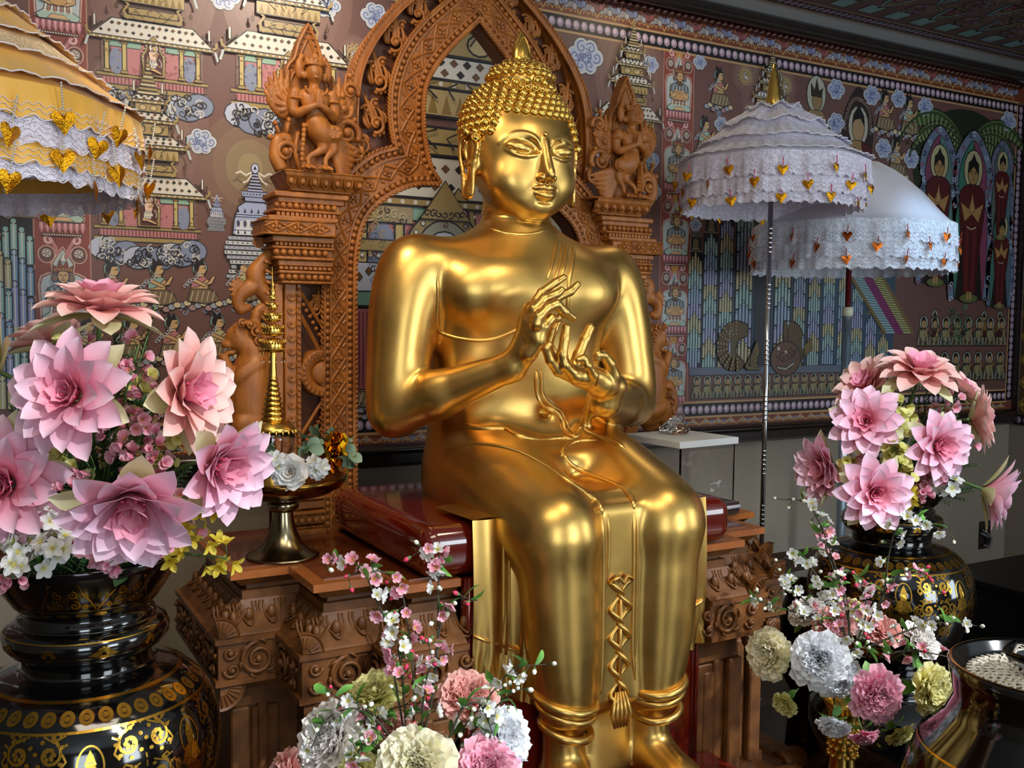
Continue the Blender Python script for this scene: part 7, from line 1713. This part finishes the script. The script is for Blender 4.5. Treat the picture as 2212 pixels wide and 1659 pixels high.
for pxs, col, nb, nl, lb in (
    ([(1840, 1390, 0), (1820, 1280, 0), (1790, 1180, 0), (1770, 1130, -.02), (1740, 1085, -.03), (1680, 1078, -.04)], 'mix', 15, 3, 'tall twig arching left below the left-facing lotus'),
    ([(1835, 1390, 0), (1830, 1300, 0), (1800, 1230, .02), (1778, 1160, .02), (1770, 1130, .02)], 'pink', 11, 2, 'straight twig just behind the tall arching one'),
    ([(1830, 1380, 0), (1790, 1290, -.02), (1755, 1230, -.03), (1720, 1195, -.04), (1665, 1225, -.05)], 'white', 11, 3, 'twig bowing left with a hanging green leaf'),
    ([(1820, 1390, 0), (1760, 1340, -.02), (1710, 1320, -.03), (1660, 1305, -.04), (1620, 1292, -.05)], 'white', 10, 2, 'low twig pointing left to the parasol pole'),
    ([(1820, 1395, .02), (1740, 1300, .02), (1700, 1262, .0), (1680, 1280, .0)], 'mix', 9, 2, 'twig with coral buds behind the low left one'),
    ([(1860, 1390, 0), (1905, 1300, 0), (1920, 1200, -.02), (1940, 1140, -.03), (1990, 1125, -.04), (2060, 1160, -.05)], 'white', 13, 3, 'tall twig crossing the neck of the right vase'),
    ([(1850, 1390, 0), (1890, 1320, 0), (1930, 1250, -.02), (1980, 1230, -.02), (2015, 1275, -.03)], 'pink', 12, 3, 'twig with pink buds before the right vase shoulder'),
    ([(1870, 1400, 0), (1940, 1370, -.02), (2000, 1350, -.03), (2060, 1345, -.04), (2110, 1352, -.04)], 'white', 10, 2, 'low twig reaching right over the black bowl'),
    ([(1900, 1420, -.04), (1960, 1405, -.05), (2030, 1415, -.06), (2085, 1432, -.06)], 'pink', 8, 1, 'lowest twig with red buds touching the black bowl rim'),
    ([(1850, 1390, -.02), (1870, 1330, -.03), (1865, 1270, -.04), (1845, 1235, -.04)], 'mix', 14, 2, 'middle twig crowded with cream flowers'),
    ([(1840, 1390, -.02), (1800, 1330, -.03), (1795, 1280, -.04), (1812, 1250, -.04)], 'mix', 13, 2, 'short upright twig with salmon flowers'),
    ([(1880, 1400, -.06), (1850, 1400, -.08), (1830, 1410, -.09), (1870, 1420, -.1)], 'white', 6, 1, 'short twig lying over the pink peony')):
    branch(pxs, 2.38, lb, GB2, col, nb, nl, .0026)
def purge(r):
    for ch in list(r.children): purge(ch)
    bpy.data.objects.remove(r)
for r in list(LOT.values())+list(PE.values()): purge(r)
# their holders
def goldvase(label, pos, ztop):
    t = thing('gold_vase', label, 'vase', (pos.x, pos.y, 0))
    b = MB(); b.box((0, 0, .06), (.12, .12, .06), DARKW, .01); b.build('stand', DARKW, t, smooth=False)
    h = ztop; pr = [(.0, .12), (.075, .12), (.08, .13), (.07, .15), (.035, .18), (.03, .22), (.045, .26), (.058, .31), (.050, .36), (.034, .39), (.030, .43)]
    pr += [(.034, h-.06), (.042, h-.03), (.060, h), (.056, h), (.035, h-.05), (0, h-.05)]
    b = MB(); b.lathe(pr, GOLD2, 36, cap=False); b.build('body', GOLD2, t)
    b = MB()
    for k in range(5):
        z = h-.07-.020*k
        if z < .40: break
        for i in range(12):
            a = 2*PI*i/12+k*.26; b.ball((.034*math.cos(a), .034*math.sin(a), z), .007, None, 6)
    b.build('relief', GOLD2, t); return t
goldvase('embossed gold vase carrying the right-hand peonies', PD(1822, 1560, 2.42), .60)
goldvase('gold vase mostly hidden under the front middle arrangement', PD(890, 1680, 1.86), .56)
# ------------------------------------------------------------------ parasols
SATIN = mat('white_satin', '#d9d8e4', .55, sheen=.5); LACE = None
def lace_mat(name, col, dens=.30, scale=560):
    m = bpy.data.materials.new(name); m.use_nodes = True; nt = m.node_tree; N = nt.nodes; b = N['Principled BSDF']; b.inputs['Base Color'].default_value = (*lin(col), 1); b.inputs['Roughness'].default_value = .8
    uv = N.new('ShaderNodeUVMap'); uv.uv_map = 'uv'; mp = N.new('ShaderNodeMapping'); mp.inputs['Scale'].default_value = (scale, 18, 1); nt.links.new(uv.outputs[0], mp.inputs[0])
    v = N.new('ShaderNodeTexVoronoi'); v.feature = 'DISTANCE_TO_EDGE'; v.inputs['Scale'].default_value = 1.0; nt.links.new(mp.outputs[0], v.inputs['Vector'])
    lt = N.new('ShaderNodeMath'); lt.operation = 'LESS_THAN'; lt.inputs[1].default_value = dens*.5; nt.links.new(v.outputs['Distance'], lt.inputs[0])
    n2 = N.new('ShaderNodeTexNoise'); n2.inputs['Scale'].default_value = .30; nt.links.new(mp.outputs[0], n2.inputs['Vector'])
    g2 = N.new('ShaderNodeMath'); g2.operation = 'GREATER_THAN'; g2.inputs[1].default_value = .54; nt.links.new(n2.outputs['Fac'], g2.inputs[0])
    mx = N.new('ShaderNodeMath'); mx.operation = 'MAXIMUM'; nt.links.new(lt.outputs[0], mx.inputs[0]); nt.links.new(g2.outputs[0], mx.inputs[1])
    sc = N.new('ShaderNodeMath'); sc.operation = 'MULTIPLY_ADD'; sc.inputs[1].default_value = .58; sc.inputs[2].default_value = .40; nt.links.new(mx.outputs[0], sc.inputs[0])
    nt.links.new(sc.outputs[0], b.inputs['Alpha']); tr = N.new('ShaderNodeBsdfTranslucent'); tr.inputs[0].default_value = (*lin(col), 1); ms = N.new('ShaderNodeMixShader'); ms.inputs[0].default_value = .0
    MATS[name] = m; return m
LACEW = lace_mat('white_lace', '#e6e2f2'); LACEC = lace_mat('cream_lace', '#f4dcb4'); LACEB = lace_mat('blue_white_lace', '#dfe6f2')
TRIMW = mat('lace_trim', '#eeeaf4', .8); CHROME = mat('chrome', '#c9ccd2', .12, 1.0); GHEART = mat('gold_foil_heart', '#e0a020', .22, 1.0, bump=.6, bscale=260); CHEART = mat('copper_foil_heart', '#d8702c', .24, 1.0, bump=.5, bscale=200)
GSATIN = mat('gold_satin', '#e8a62a', .35, col2='#f2c256', nscale=5, sheen=.4); GLACE = lace_mat('gold_lace', '#f2c67a', .25); GFR = mat('gold_ruffle', '#f0b84a', .4, sheen=.3); PSTR = mat('pink_string', '#e0486a', .6); RSTR = mat('red_string', '#b01420', .6); BEADS = mat('pearl_string', '#d8d6cc', .25, .3)
def heart(mb, m, w=.017, h=.022, t=.004):
    pts = [(0, -h), (w*.45, -h*.45), (w*.9, .0), (w, h*.35), (w*.75, h*.62), (w*.35, h*.60), (0, h*.32), (-w*.35, h*.60), (-w*.75, h*.62), (-w, h*.35), (-w*.9, 0), (-w*.45, -h*.45)]
    c = [(0, -t, 0), (0, t, 0)]; vs = [(x, 0, z) for x, z in pts]+c; n = len(pts)
    mb.add(vs, [(i, (i+1) % n, n) for i in range(n)]+[((i+1) % n, i, n+1) for i in range(n)], m)
def canopy(name, label, pos, R, ztop, zrim, tiers, nseg, top_m, lace_m, heart_m, str_m, prof, finial, grp, hsize=1.0, rot=0.0, frills=0, hdrop=.05, pole=None, trim=TRIMW, nh=18, hsides=12):
    t = thing(name, label, 'parasol', (pos[0], pos[1], 0), (0, 0, rot), group=grp)
    def rad(a, r):      # gently polygonal outline, straighter between the ribs
        s = 2*PI/nseg; f = ((a+s/2) % s)-s/2; return r*(math.cos(s/2)/math.cos(f)*.65+.35) if False else r*(1-.055*(1-abs(f)/(s/2)))
    H = ztop-zrim
    def surf(u, v, off=0.0):
        a = 2*PI*u; i = v*(len(prof)-1); j = min(len(prof)-2, int(i)); f = i-j; r = prof[j][0]*(1-f)+prof[j+1][0]*f; z = prof[j][1]*(1-f)+prof[j+1][1]*f
        rr = rad(a, (r*R+off)); s = 2*PI/nseg; sag = .012*math.cos((a % s)/s*2*PI)*math.sin(PI*min(1, v*1.1)); return (rr*math.cos(a), rr*math.sin(a), zrim+z*H+sag*.8+off*.4)
    b = MB(); b.grid(lambda u, v: surf(u, v), 96, 24, top_m, True); b.build('canopy', top_m, t, fix=False)
    if frills:
        b = MB()
        for k in range(frills):
            v0 = .10+k*(.88/frills); v1 = v0+.80/frills*1.15
            def fr(u, v, v0=v0, v1=v1, k=k): p = surf(u, min(1, v0+(v1-v0)*v), .003+.014*v*v+.003*math.sin(u*2*PI*40+k)*v+.002*math.sin(u*2*PI*97)*v); return p
            b.grid(fr, 220, 4, (GFR if (lace_m is GLACE and k % 2) else (LACEC if lace_m is GLACE else lace_m)), True)
            pts = [Vector(fr(i/200, 1.0))+Vector((0, 0, .003*abs(math.sin(i*PI/4)))) for i in range(201)]; b.tube(pts, .0017, trim, 4, cap=False)
        b.build('frills', None, t, fix=False)
    # hanging lace tiers
    z = zrim; 
    for k, (dr, dz) in enumerate(tiers):
        b = MB(); lm = (GFR if k % 2 == 0 else LACEW) if lace_m is GLACE else lace_m
        def tr(u, v, z=z, dz=dz, dr=dr, k=k):
            a = 2*PI*u; r = rad(a, R*(dr+.012*v)+.004+.004*math.sin(a*30+k*2)*v+.0025*math.sin(a*71)*v); sc_ = .008*abs(math.sin(u*PI*44))*v; return (r*math.cos(a), r*math.sin(a), z-dz*v-sc_)
        b.grid(tr, 264, 5, lm, True)
        for v in (.62, .80, .99):
            pts = []
            for i in range(265*2+1): u = i/(265*2); p = Vector(tr(u, v)); p.z += .004*math.sin(u*2*PI*66*(1 if v > .9 else 2)); p.x *= 1.004; p.y *= 1.004; pts.append(p)
            b.tube(pts, .0015 if v > .9 else .0009, trim, 4, cap=False)
        b.build('lace_tier', None, t, fix=False); z -= dz*(.80 if k == 0 else .62)
    if finial:
        b = MB(); b.lathe(finial, GOLD2, 20, (0, 0, ztop-.012)); b.build('gold_finial', GOLD2, t)
    else:
        b = MB(); b.lathe([(.03, 0), (.025, .012), (.01, .02), (.004, .035), (0, .036)], trim, 12, (0, 0, ztop-.006)); b.build('top_knob', trim, t)
    for nm, r, z0, z1, m in pole:
        b = MB(); b.tube([(0, 0, z0), (0, 0, z1)], r, m, 14)
        if m is CHROME and r < .011:
            for i in range(int((z1-z0)/.016)):
                if (i//6) % 2 == 0: b.lathe([(r*.98, -.004), (r*1.22, 0), (r*.98, .004)], m, 12, (0, 0, z0+.01+i*.016), cap=False)
        b.build(nm, m, t)
    for i in range(nseg):
        a = 2*PI*i/nseg; b = MB(); b.tube([tuple(Vector(surf(i/nseg, v))+Vector((0, 0, -.006))) for v in [j/10 for j in range(11)]], .0022, CHROME, 5); b.build('rib', CHROME, t)
    # hanging foil hearts
    hb_ = MB(); heart(hb_, heart_m, .017*hsize, .021*hsize, .004*hsize); hm = hb_.build('foil_heart', heart_m, None, smooth=False); hme = hm.data; bpy.data.objects.remove(hm)
    sb_ = MB(); sb_.tube([(0, 0, .012*hsize), (0, 0, .012*hsize+hdrop*.5)], .0016, str_m, 5); sm = sb_.build('string', str_m, None); sme = sm.data; bpy.data.objects.remove(sm)
    bb_ = MB()
    for i in range(10): bb_.ball((0, 0, .016*hsize+i*hdrop/10), .0026, str_m, 6)
    bm_ = bb_.build('bead_string', str_m, None); bme = bm_.data; bpy.data.objects.remove(bm_)
    z = zrim
    for k in range(min(4, len(tiers))):
        n = hsides
        for i in range(n):
            a = 2*PI*(i+.5*(k % 2)+.15)/n; r = rad(a, R*(tiers[min(k, len(tiers)-1)][0]+.03)+.010); zz = zrim-(.01 if k == 0 else sum(d for _, d in tiers[:k])*.72)-hdrop+rnd.uniform(-.008, .008)
            o = bpy.data.objects.new('foil_heart', hme); COL.objects.link(o); o.parent = t; o.location = (r*math.cos(a), r*math.sin(a), zz); o.rotation_euler = (rnd.uniform(-.2, .2), rnd.uniform(-.2, .2), a+PI/2+rnd.uniform(-.7, .7))
            o2 = bpy.data.objects.new('string', bme if str_m is BEADS else sme); COL.objects.link(o2); o2.parent = o
    return t
FIN = [(.0, .0), (.026, .0), (.024, .02), (.026, .035), (.021, .05), (.022, .065), (.017, .08), (.018, .095), (.013, .105), (.013, .118), (.008, .13), (.004, .15), (0, .152)]
GPAR = 'ceremonial parasols at the sides of the altar'
canopy('lace_parasol', 'white lace parasol with gold hearts and a gold finial, nearest right of the statue', (2.412, -.72), .316, 2.262, 2.062, [(1.0, .070), (.965, .065), (.93, .055)], 8, SATIN, LACEW, GHEART, PSTR, [(0, 1), (.10, .985), (.25, .90), (.45, .68), (.65, .42), (.82, .20), (1, 0)], FIN, GPAR, 1.0, .3, 4, .05,
       [('pole', .0085, .03, 2.25, CHROME)])
canopy('satin_parasol', 'plain white satin parasol with lace hem and copper hearts, behind the lace one', (2.985, -.56), .382, 2.145, 1.895, [(.99, .075), (.99, .07), (.975, .065)], 8, SATIN, LACEB, CHEART, RSTR, [(0, 1), (.12, .99), (.30, .93), (.50, .76), (.68, .52), (.84, .22), (.93, .06), (1, 0)], None, GPAR, 1.05, .1, 0, .045,
       [('upper_pole', .011, 1.56, 2.2, mat('red_pole', '#5a1018', .4)), ('lower_pole', .018, .03, 1.575, mat('brushed_tube', '#9fb0be', .3, .8)), ('pole_collar', .021, 1.555, 1.59, mat('pale_collar', '#cfd2b8', .5))])
canopy('gold_parasol', 'gold satin and lace parasol with gold leaf hearts, top left corner', (-.085, -.72), .455, 2.27, 1.965, [(1.0, .062), (.995, .062), (.99, .06), (.98, .05)], 8, GSATIN, GLACE, GHEART, BEADS, [(0, 1), (.10, .985), (.25, .90), (.45, .70), (.65, .46), (.82, .24), (1, 0)], FIN, GPAR, 1.35, .2, 6, .055, hsides=15, pole=[('pole', .0085, .03, 2.27, CHROME)])
# rack boards that hold the poles
RK = mat('rack_wood', '#4a3524', .5, noise=.15, nscale=18)
def rack(label, x0, x1):
    t = thing('parasol_rack', label, 'rack', ((x0+x1)/2, -.66, 0)); h = (x1-x0)/2
    for z, nm in ((.655, 'upper_board'), (.185, 'lower_board')):
        b = MB(); b.box((0, 0, z), (h, .085, .012), RK, .003)
        b.build(nm, RK, t, smooth=False)
        for hx in (2.405, 2.985) if x0 > 1 else (-.085,):
            b = MB(); b.lathe([(.022, .0122), (.024, .0125), (.024, .0135), (.020, .0135), (.009, .0125)], BLACK, 20, (hx-(x0+x1)/2, -.06 if hx != 2.985 else .06, z)); b.build('hole_ring', BLACK, t)
    for s in (-1, 1): b = MB(); b.box((s*(h-.03), .05, .33), (.02, .02, .33), RK, .003); b.build('post', RK, t, smooth=False)
    return t
rack('low wooden rack with holes holding the right-hand parasol poles', 2.25, 3.16); rack('low wooden rack behind the left vase', -.75, .40)
# ------------------------------------------------------------------ reliquary in its footed bowl
SILV = mat('aged_silver_brass', '#8f8468', .22, 1.0, noise=.2, nscale=8); GLASS = mat('clear_glass', '#ffffff', .02, trans=1.0, ior=1.45); BRASS = mat('dark_brass', '#7a5a28', .2, 1.0, noise=.2, nscale=6)
RB = thing('footed_bowl', 'aged silver and brass footed bowl on the altar, left of the throne pillar', 'bowl', (.665, -.895, .9435))
b = MB(); b.lathe([(0, 0), (.086, 0), (.088, .003), (.084, .006), (.066, .014), (.046, .034), (.033, .062), (.026, .092), (.024, .112)], SILV, 48, cap=False); b.build('foot', SILV, RB)
b = MB(); b.lathe([(.020, .108), (.030, .112), (.038, .120), (.039, .130), (.033, .138), (.026, .140)], SILV, 40, cap=False); b.build('knob', SILV, RB)
b = MB(); b.lathe([(.0, .138), (.06, .142), (.11, .155), (.142, .172), (.152, .186), (.154, .196), (.150, .197), (.135, .178), (.10, .162), (0, .150)], BRASS, 56, cap=False); b.build('dish', BRASS, RB)
RQ = thing('crystal_reliquary', 'clear crystal stupa-shaped reliquary with a tall tiered gold spire', 'reliquary', (.645, -.885, 1.098))
b = MB(); b.lathe([(0, .0), (.050, 0), (.052, .01), (.046, .02), (.044, .035), (.034, .048), (.033, .060), (.040, .066)], GOLD2, 36, cap=False)
for i in range(18): a = i*2*PI/18; b.tube([(.050*math.cos(a), .050*math.sin(a), .06), (.044*math.cos(a), .044*math.sin(a), .085)], [.006, .001], GOLD2, 5)
b.build('gold_base', GOLD2, RQ)
b = MB(); b.lathe([(0, .066), (.030, .068), (.040, .085), (.050, .112), (.053, .135), (.050, .150), (.046, .152), (.049, .135), (.046, .112), (.036, .088), (.026, .073), (0, .072)], GLASS, 36, cap=False); b.build('crystal_jar', GLASS, RQ)
b = MB(); b.lathe([(0, .152), (.052, .150), (.056, .154), (.050, .163), (.040, .170), (.034, .176), (0, .177)], GOLD2, 32, cap=False)
for i in range(22): a = i*2*PI/22; b.tube([(.054*math.cos(a), .054*math.sin(a), .156), (.058*math.cos(a), .058*math.sin(a), .144)], [.004, .001], GOLD2, 5)
b.build('jar_lid', GOLD2, RQ)
b = MB(); z = .176
for i in range(9): r = .029-.0022*i; b.lathe([(r*.8, z), (r, z+.004), (r, z+.008), (r*.8, z+.012)], GOLD2, 24, cap=False); z += .012
b.lathe([(.010, z), (.008, z+.03), (.009, z+.06)], GOLD2, 16, cap=False); z += .058; b.build('ringed_cone', GOLD2, RQ)
for k, (r, h) in enumerate(((.030, .034), (.025, .028), (.020, .024), (.013, .018), (.009, .012))):
    b = MB(); b.lathe([(r*.5, z), (r*.86, z+.002), (r, z+h*.25), (r*.95, z+h*.45), (r, z+h*.6), (r*.9, z+h*.8), (r*.5, z+h)], GOLD2, 28, cap=False)
    n = int(r*900)
    for i in range(n):
        a = i*2*PI/n; b.tube([(r*math.cos(a), r*math.sin(a), z+h*.6), (r*1.04*math.cos(a), r*1.04*math.sin(a), z+h*.95)], [.0022, .0006], GOLD2, 4); b.ball((r*math.cos(a), r*math.sin(a), z+h*.25), .0018, GOLD2, 5)
    b.build('spire_tier', GOLD2, RQ); z += h*1.05+.004
b = MB(); b.lathe([(.006, z-.006), (.0085, z+.006), (.003, z+.014), (.0055, z+.022), (.002, z+.030), (.0008, z+.062), (0, z+.064)], GOLD2, 14, cap=False); b.build('spire_tip', GOLD2, RQ)
for k in range(12): a = k*PI/6; b = MB(); b.tube([(0, 0, 0), (0, 0, -.02)], .0006, GOLD2, 4); b.ball((0, 0, -.022), .0026, GLASS, 6); b.build('crystal_drop', GOLD2, RQ, loc=(.030*math.cos(a), .030*math.sin(a), .343))
# rose, small white flowers, eucalyptus and gold foil in the bowl
bowlz = 1.12
def rose():
    r = thing('white_rose', 'full white rose in front of the crystal reliquary', 'flower'); b = MB(); rn = random.Random(4)
    for n, L, a0, a1, W in ((6, .040, .9, 1.75, .019), (7, .037, .6, 1.35, .018), (7, .033, .35, .95, .016), (6, .029, .15, .55, .014), (6, .025, 0, .2, .011), (5, .020, -.15, .0, .008), (4, .016, -.3, -.1, .005)):
        for i in range(n): petal(b, L, W*1.25, a0, a1, 2*PI*(i+rn.random()*.3)/n, PWHITE if n > 6 else PWB, .6, 0, .003, 6, 6, .001, .3, 0, i, True)
    b.build('petals', None, r, fix=False); return r
r = rose(); r.location = PY(630, 1020, -1.03); r.rotation_euler = axis_rot(cdir(-.05, .12, 1)); r.scale = (1.0,)*3
def hyd(x, y, Y, lb):
    r = thing('white_flower_cluster', lb, 'flower', PY(x, y, Y), group='white flower clusters in the footed bowl'); 
    for i in range(7):
        d = cdir(rnd.uniform(-.8, .8), rnd.uniform(-.8, .8), 1).normalized(); child('blossom', BM['wcherry'], r, d*.018, d, 1.35)
    b = MB(); b.tube([(0, 0, 0), (0, .03, -.03)], .003, STEMG, 5); b.build('stem', STEMG, r)
hyd(600, 1000, -1.02, 'white flower cluster left of the rose'); hyd(688, 1008, -1.01, 'white flower cluster right of the rose, below the gold foil')
for x, y, Y, n, lb in ((560, 975, -.96, 8, 'eucalyptus sprig left of the reliquary'), (560, 1015, -.99, 7, 'eucalyptus sprig hanging over the left of the bowl'), (665, 960, -.96, 7, 'eucalyptus sprig rising between reliquary and gold foil'), (700, 955, -.93, 8, 'eucalyptus sprig behind the gold foil'), (750, 1000, -.97, 8, 'eucalyptus sprig hanging over the right of the bowl'), (745, 960, -.93, 6, 'eucalyptus sprig at the right edge above the foil'), (650, 985, -.98, 6, 'eucalyptus sprig just above the rose')):
    p = PY(x, y, Y); r = thing('eucalyptus_sprig', lb, 'greenery', p, group='eucalyptus in the footed bowl'); b = MB(); b.tube([(0, 0, -.05), (0, 0, 0), (.02, -.01, .02)], .0015, STEMG, 5); b.build('stem', STEMG, r)
    for i in range(n): d = cdir(math.cos(i*2.3), math.sin(i*2.3)*.9, .5); child('leaf', LM_['euc'], r, (rnd.uniform(-.014, .02), rnd.uniform(-.01, .01), rnd.uniform(-.02, .025)), d, rnd.uniform(.8, 1.1))
b = MB(); rn = random.Random(3)
for i in range(9):
    a = rn.uniform(0, 6.28); c = Vector((rn.uniform(-.018, .018), rn.uniform(-.012, .012), rn.uniform(-.03, .02)))
    b.grid(lambda u, v, a=a, c=c, i=i: (c.x+(u-.5)*.045*math.cos(a)+.006*math.sin(v*9+i), c.y+(u-.5)*.04*math.sin(a)+.005*math.sin(u*8+i), c.z+(v-.5)*.06+.005*math.sin(u*11+i*2)), 5, 5, None)
o = b.build('gold_foil', mat('crumpled_gold_foil', '#d09a18', .15, 1.0), None, fix=False, smooth=False, loc=tuple(PY(722, 975, -.96))); tag(o, 'crumpled gold foil wrap at the right side of the footed bowl', 'foil')
# ------------------------------------------------------------------ acrylic stand with crystal, red book cloth
zt = 1.178
A, B_, C_ = PZ(1455, 956, zt), PZ(1583, 945, zt), PZ(1362, 936, zt)
ce = (B_+C_)/2; hx = (B_-A).length/2; hy = (C_-A).length/2; ang = math.atan2(B_.y-A.y, B_.x-A.x); hx = min(hx, .2); hy = min(hy, .2)
ST = thing('acrylic_stand', 'clear acrylic stand with a white board top, right of the golden statue', 'stand', (ce.x, ce.y, .9435), (0, 0, ang))
b = MB(); b.box((0, 0, zt-.9435-.010), (hx, hy, .010), WHITE, .001); b.build('board_top', WHITE, ST, smooth=False)
b = MB(); th = .004; hz = (zt-.9435-.02-.040)/2; zc = .040+hz
for s in (-1, 1): b.box((s*(hx*.93), 0, zc), (th/2, hy*.93, hz), GLASS); b.box((0, s*(hy*.93), zc), (hx*.93-th, th/2, hz), GLASS)
b.build('acrylic_box', GLASS, ST, smooth=False)
b = MB(); b.lathe([(0, 0), (.030, 0), (.040, .004), (.044, .012), (.040, .018), (.0, .050)], GLASS, 12, cap=False); CRY = b.build('crystal_pyramid', GLASS, None, smooth=False, loc=(PZ(1456, 937, zt).x, PZ(1456, 937, zt).y, zt+.0005)); CRY.scale = (1.12, 1.12, 1.15); tag(CRY, 'faceted clear crystal pyramid on the white board top', 'crystal')
for i in range(1): pass
CL = thing('burgundy_cloth_tray', 'dark burgundy tray cloth with a white edge under the acrylic stand', 'cloth', (ce.x, ce.y, .9435), (0, 0, ang))
b = MB(); b.box((0, 0, .020), (hx*1.05, hy*1.05, .0175), mat('burgundy_velvet', '#2c0508', .6, sheen=.3), .003); b.build('tray', None, CL, smooth=False)
b = MB(); b.tube([(-hx*1.02, -hy*1.06, .024), (hx*1.02, -hy*1.06, .024)], .006, TRIMW, 6); b.build('white_fringe', TRIMW, CL)
# ------------------------------------------------------------------ black bowl with doily and glass dish
bc = PD(2262, 1440, 1.95); bz = bc.z
BB = thing('black_bowl', 'large black lacquer bowl with a thin gold rim, bottom right corner', 'bowl', (bc.x, bc.y, 0))
b = MB(); b.lathe([(0, bz-.030), (.145, bz-.030), (.163, bz-.022), (.171, bz-.004), (.178, bz), (.184, bz-.006), (.180, bz-.03), (.172, bz-.07), (.185, bz-.11), (.235, bz-.17), (.265, bz-.25), (.265, bz-.33), (.235, bz-.42), (.19, bz-.48), (.17, bz-.52), (.19, bz-.56), (.21, .02), (.21, 0), (0, 0)], BLACK, 64, cap=False); b.build('body', mat('black_bowl_lacquer', '#060607', .22, coat=.35), BB)
b = MB(); b.lathe([(.1765, bz+.0006), (.181, bz-.0006)], GLEAF, 64, cap=False); b.lathe([(.2362, bz-.168), (.2385, bz-.172)], GLEAF, 64, cap=False); b.build('gold_lines', GLEAF, BB)
def doily():
    b = MB()
    for k in range(9):
        r = .018+k*.0145; n = 10+k*5
        pts = [((r+.004*math.sin(i*PI/2*1.0))*math.cos(2*PI*i/(n*4)), (r+.004*math.sin(i*PI/2))*math.sin(2*PI*i/(n*4)), .001+.002*math.sin(i*.9)) for i in range(n*4+1)]; b.tube(pts, .0030, None, 5, cap=False)
        for i in range(n): a = 2*PI*i/n; b.tube([(r*math.cos(a), r*math.sin(a), .002), ((r+.013)*math.cos(a+.05), (r+.013)*math.sin(a+.05), .002)], .0026, None, 5)
    return b
o = doily().build('crochet_doily', mat('cream_crochet', '#e4dccb', .9), None, loc=(bc.x, bc.y, bz-.0265)); tag(o, 'cream crocheted doily lying in the black bowl', 'doily')
b = MB(); b.lathe([(0, .0), (.03, 0), (.035, .006), (.055, .030), (.068, .052), (.070, .052), (.057, .028), (.036, .010), (0, .008)], GLASS, 10, cap=False, lobes=5, lamp=.08); o = b.build('glass_dish', GLASS, None, loc=(bc.x-.005, bc.y+.01, bz-.0215)); tag(o, 'clear fluted glass dish on the doily', 'dish')
# dark cabinet, dark jar, wall socket, floor platform
p = PD(2135, 1275, 3.25)
t = thing('black_cabinet', 'low black cabinet in the far right corner below the mural', 'cabinet', (p.x+.42, p.y+.02, 0), (0, 0, .0))
b = MB(); b.box((0, 0, p.z/2-.01), (.32, .22, p.z/2-.01), mat('black_wood', '#0b0a0a', .35), .006); b.build('body', None, t, smooth=False)
b = MB(); b.box((0, 0, p.z-.01), (.34, .24, .012), MATS['black_wood'], .004); b.build('top', None, t, smooth=False)
for s in (-1, 1): b = MB(); b.box((s*.155, -.222, p.z/2), (.148, .008, p.z/2-.05), MATS['black_wood'], .004); d_ = b.build('door', None, t, smooth=False); b = MB(); b.ball((s*.03, -.236, p.z/2), .012, SILV, 10); b.build('knob', SILV, d_)
p = PD(1748, 1275, 3.2); t = thing('bronze_jar', 'dark bronze patterned jar half hidden behind the right vase', 'jar', (p.x, p.y, 0))
b = MB(); b.lathe([(0, .0), (.10, 0), (.11, .02), (.07, .06), (.05, .30), (.09, .38), (.10, .44), (.095, .56), (.075, .62), (.085, .66), (.09, .665), (.08, .66), (0, .55)], mat('dark_bronze', '#3c2a14', .3, 1.0, noise=.5, nscale=60, bump=.5, bscale=120), 40, cap=False); b.build('body', None, t)
p = PY(2126, 1155, 0); t = thing('wall_socket', 'open dark wall socket with a loose grey cable, far right below the mural', 'socket', (p.x, -.002, p.z))
b = MB(); b.box((0, 0, 0), (.048, .003, .075), BLACK, .001); b.build('box', BLACK, t, smooth=False)
b = MB(); b.tube(catmull([(-.03, -.006, .03), (.0, -.02, .01), (.03, -.02, -.03), (.01, -.02, -.06), (-.02, -.01, -.05)], 5), .006, mat('grey_cable', '#5c5a58', .5), 7); b.tube([(-.045, -.01, .015), (.0, -.015, -.005), (.045, -.01, -.02)], .007, MATS['grey_cable'], 7); b.build('cable', None, t)
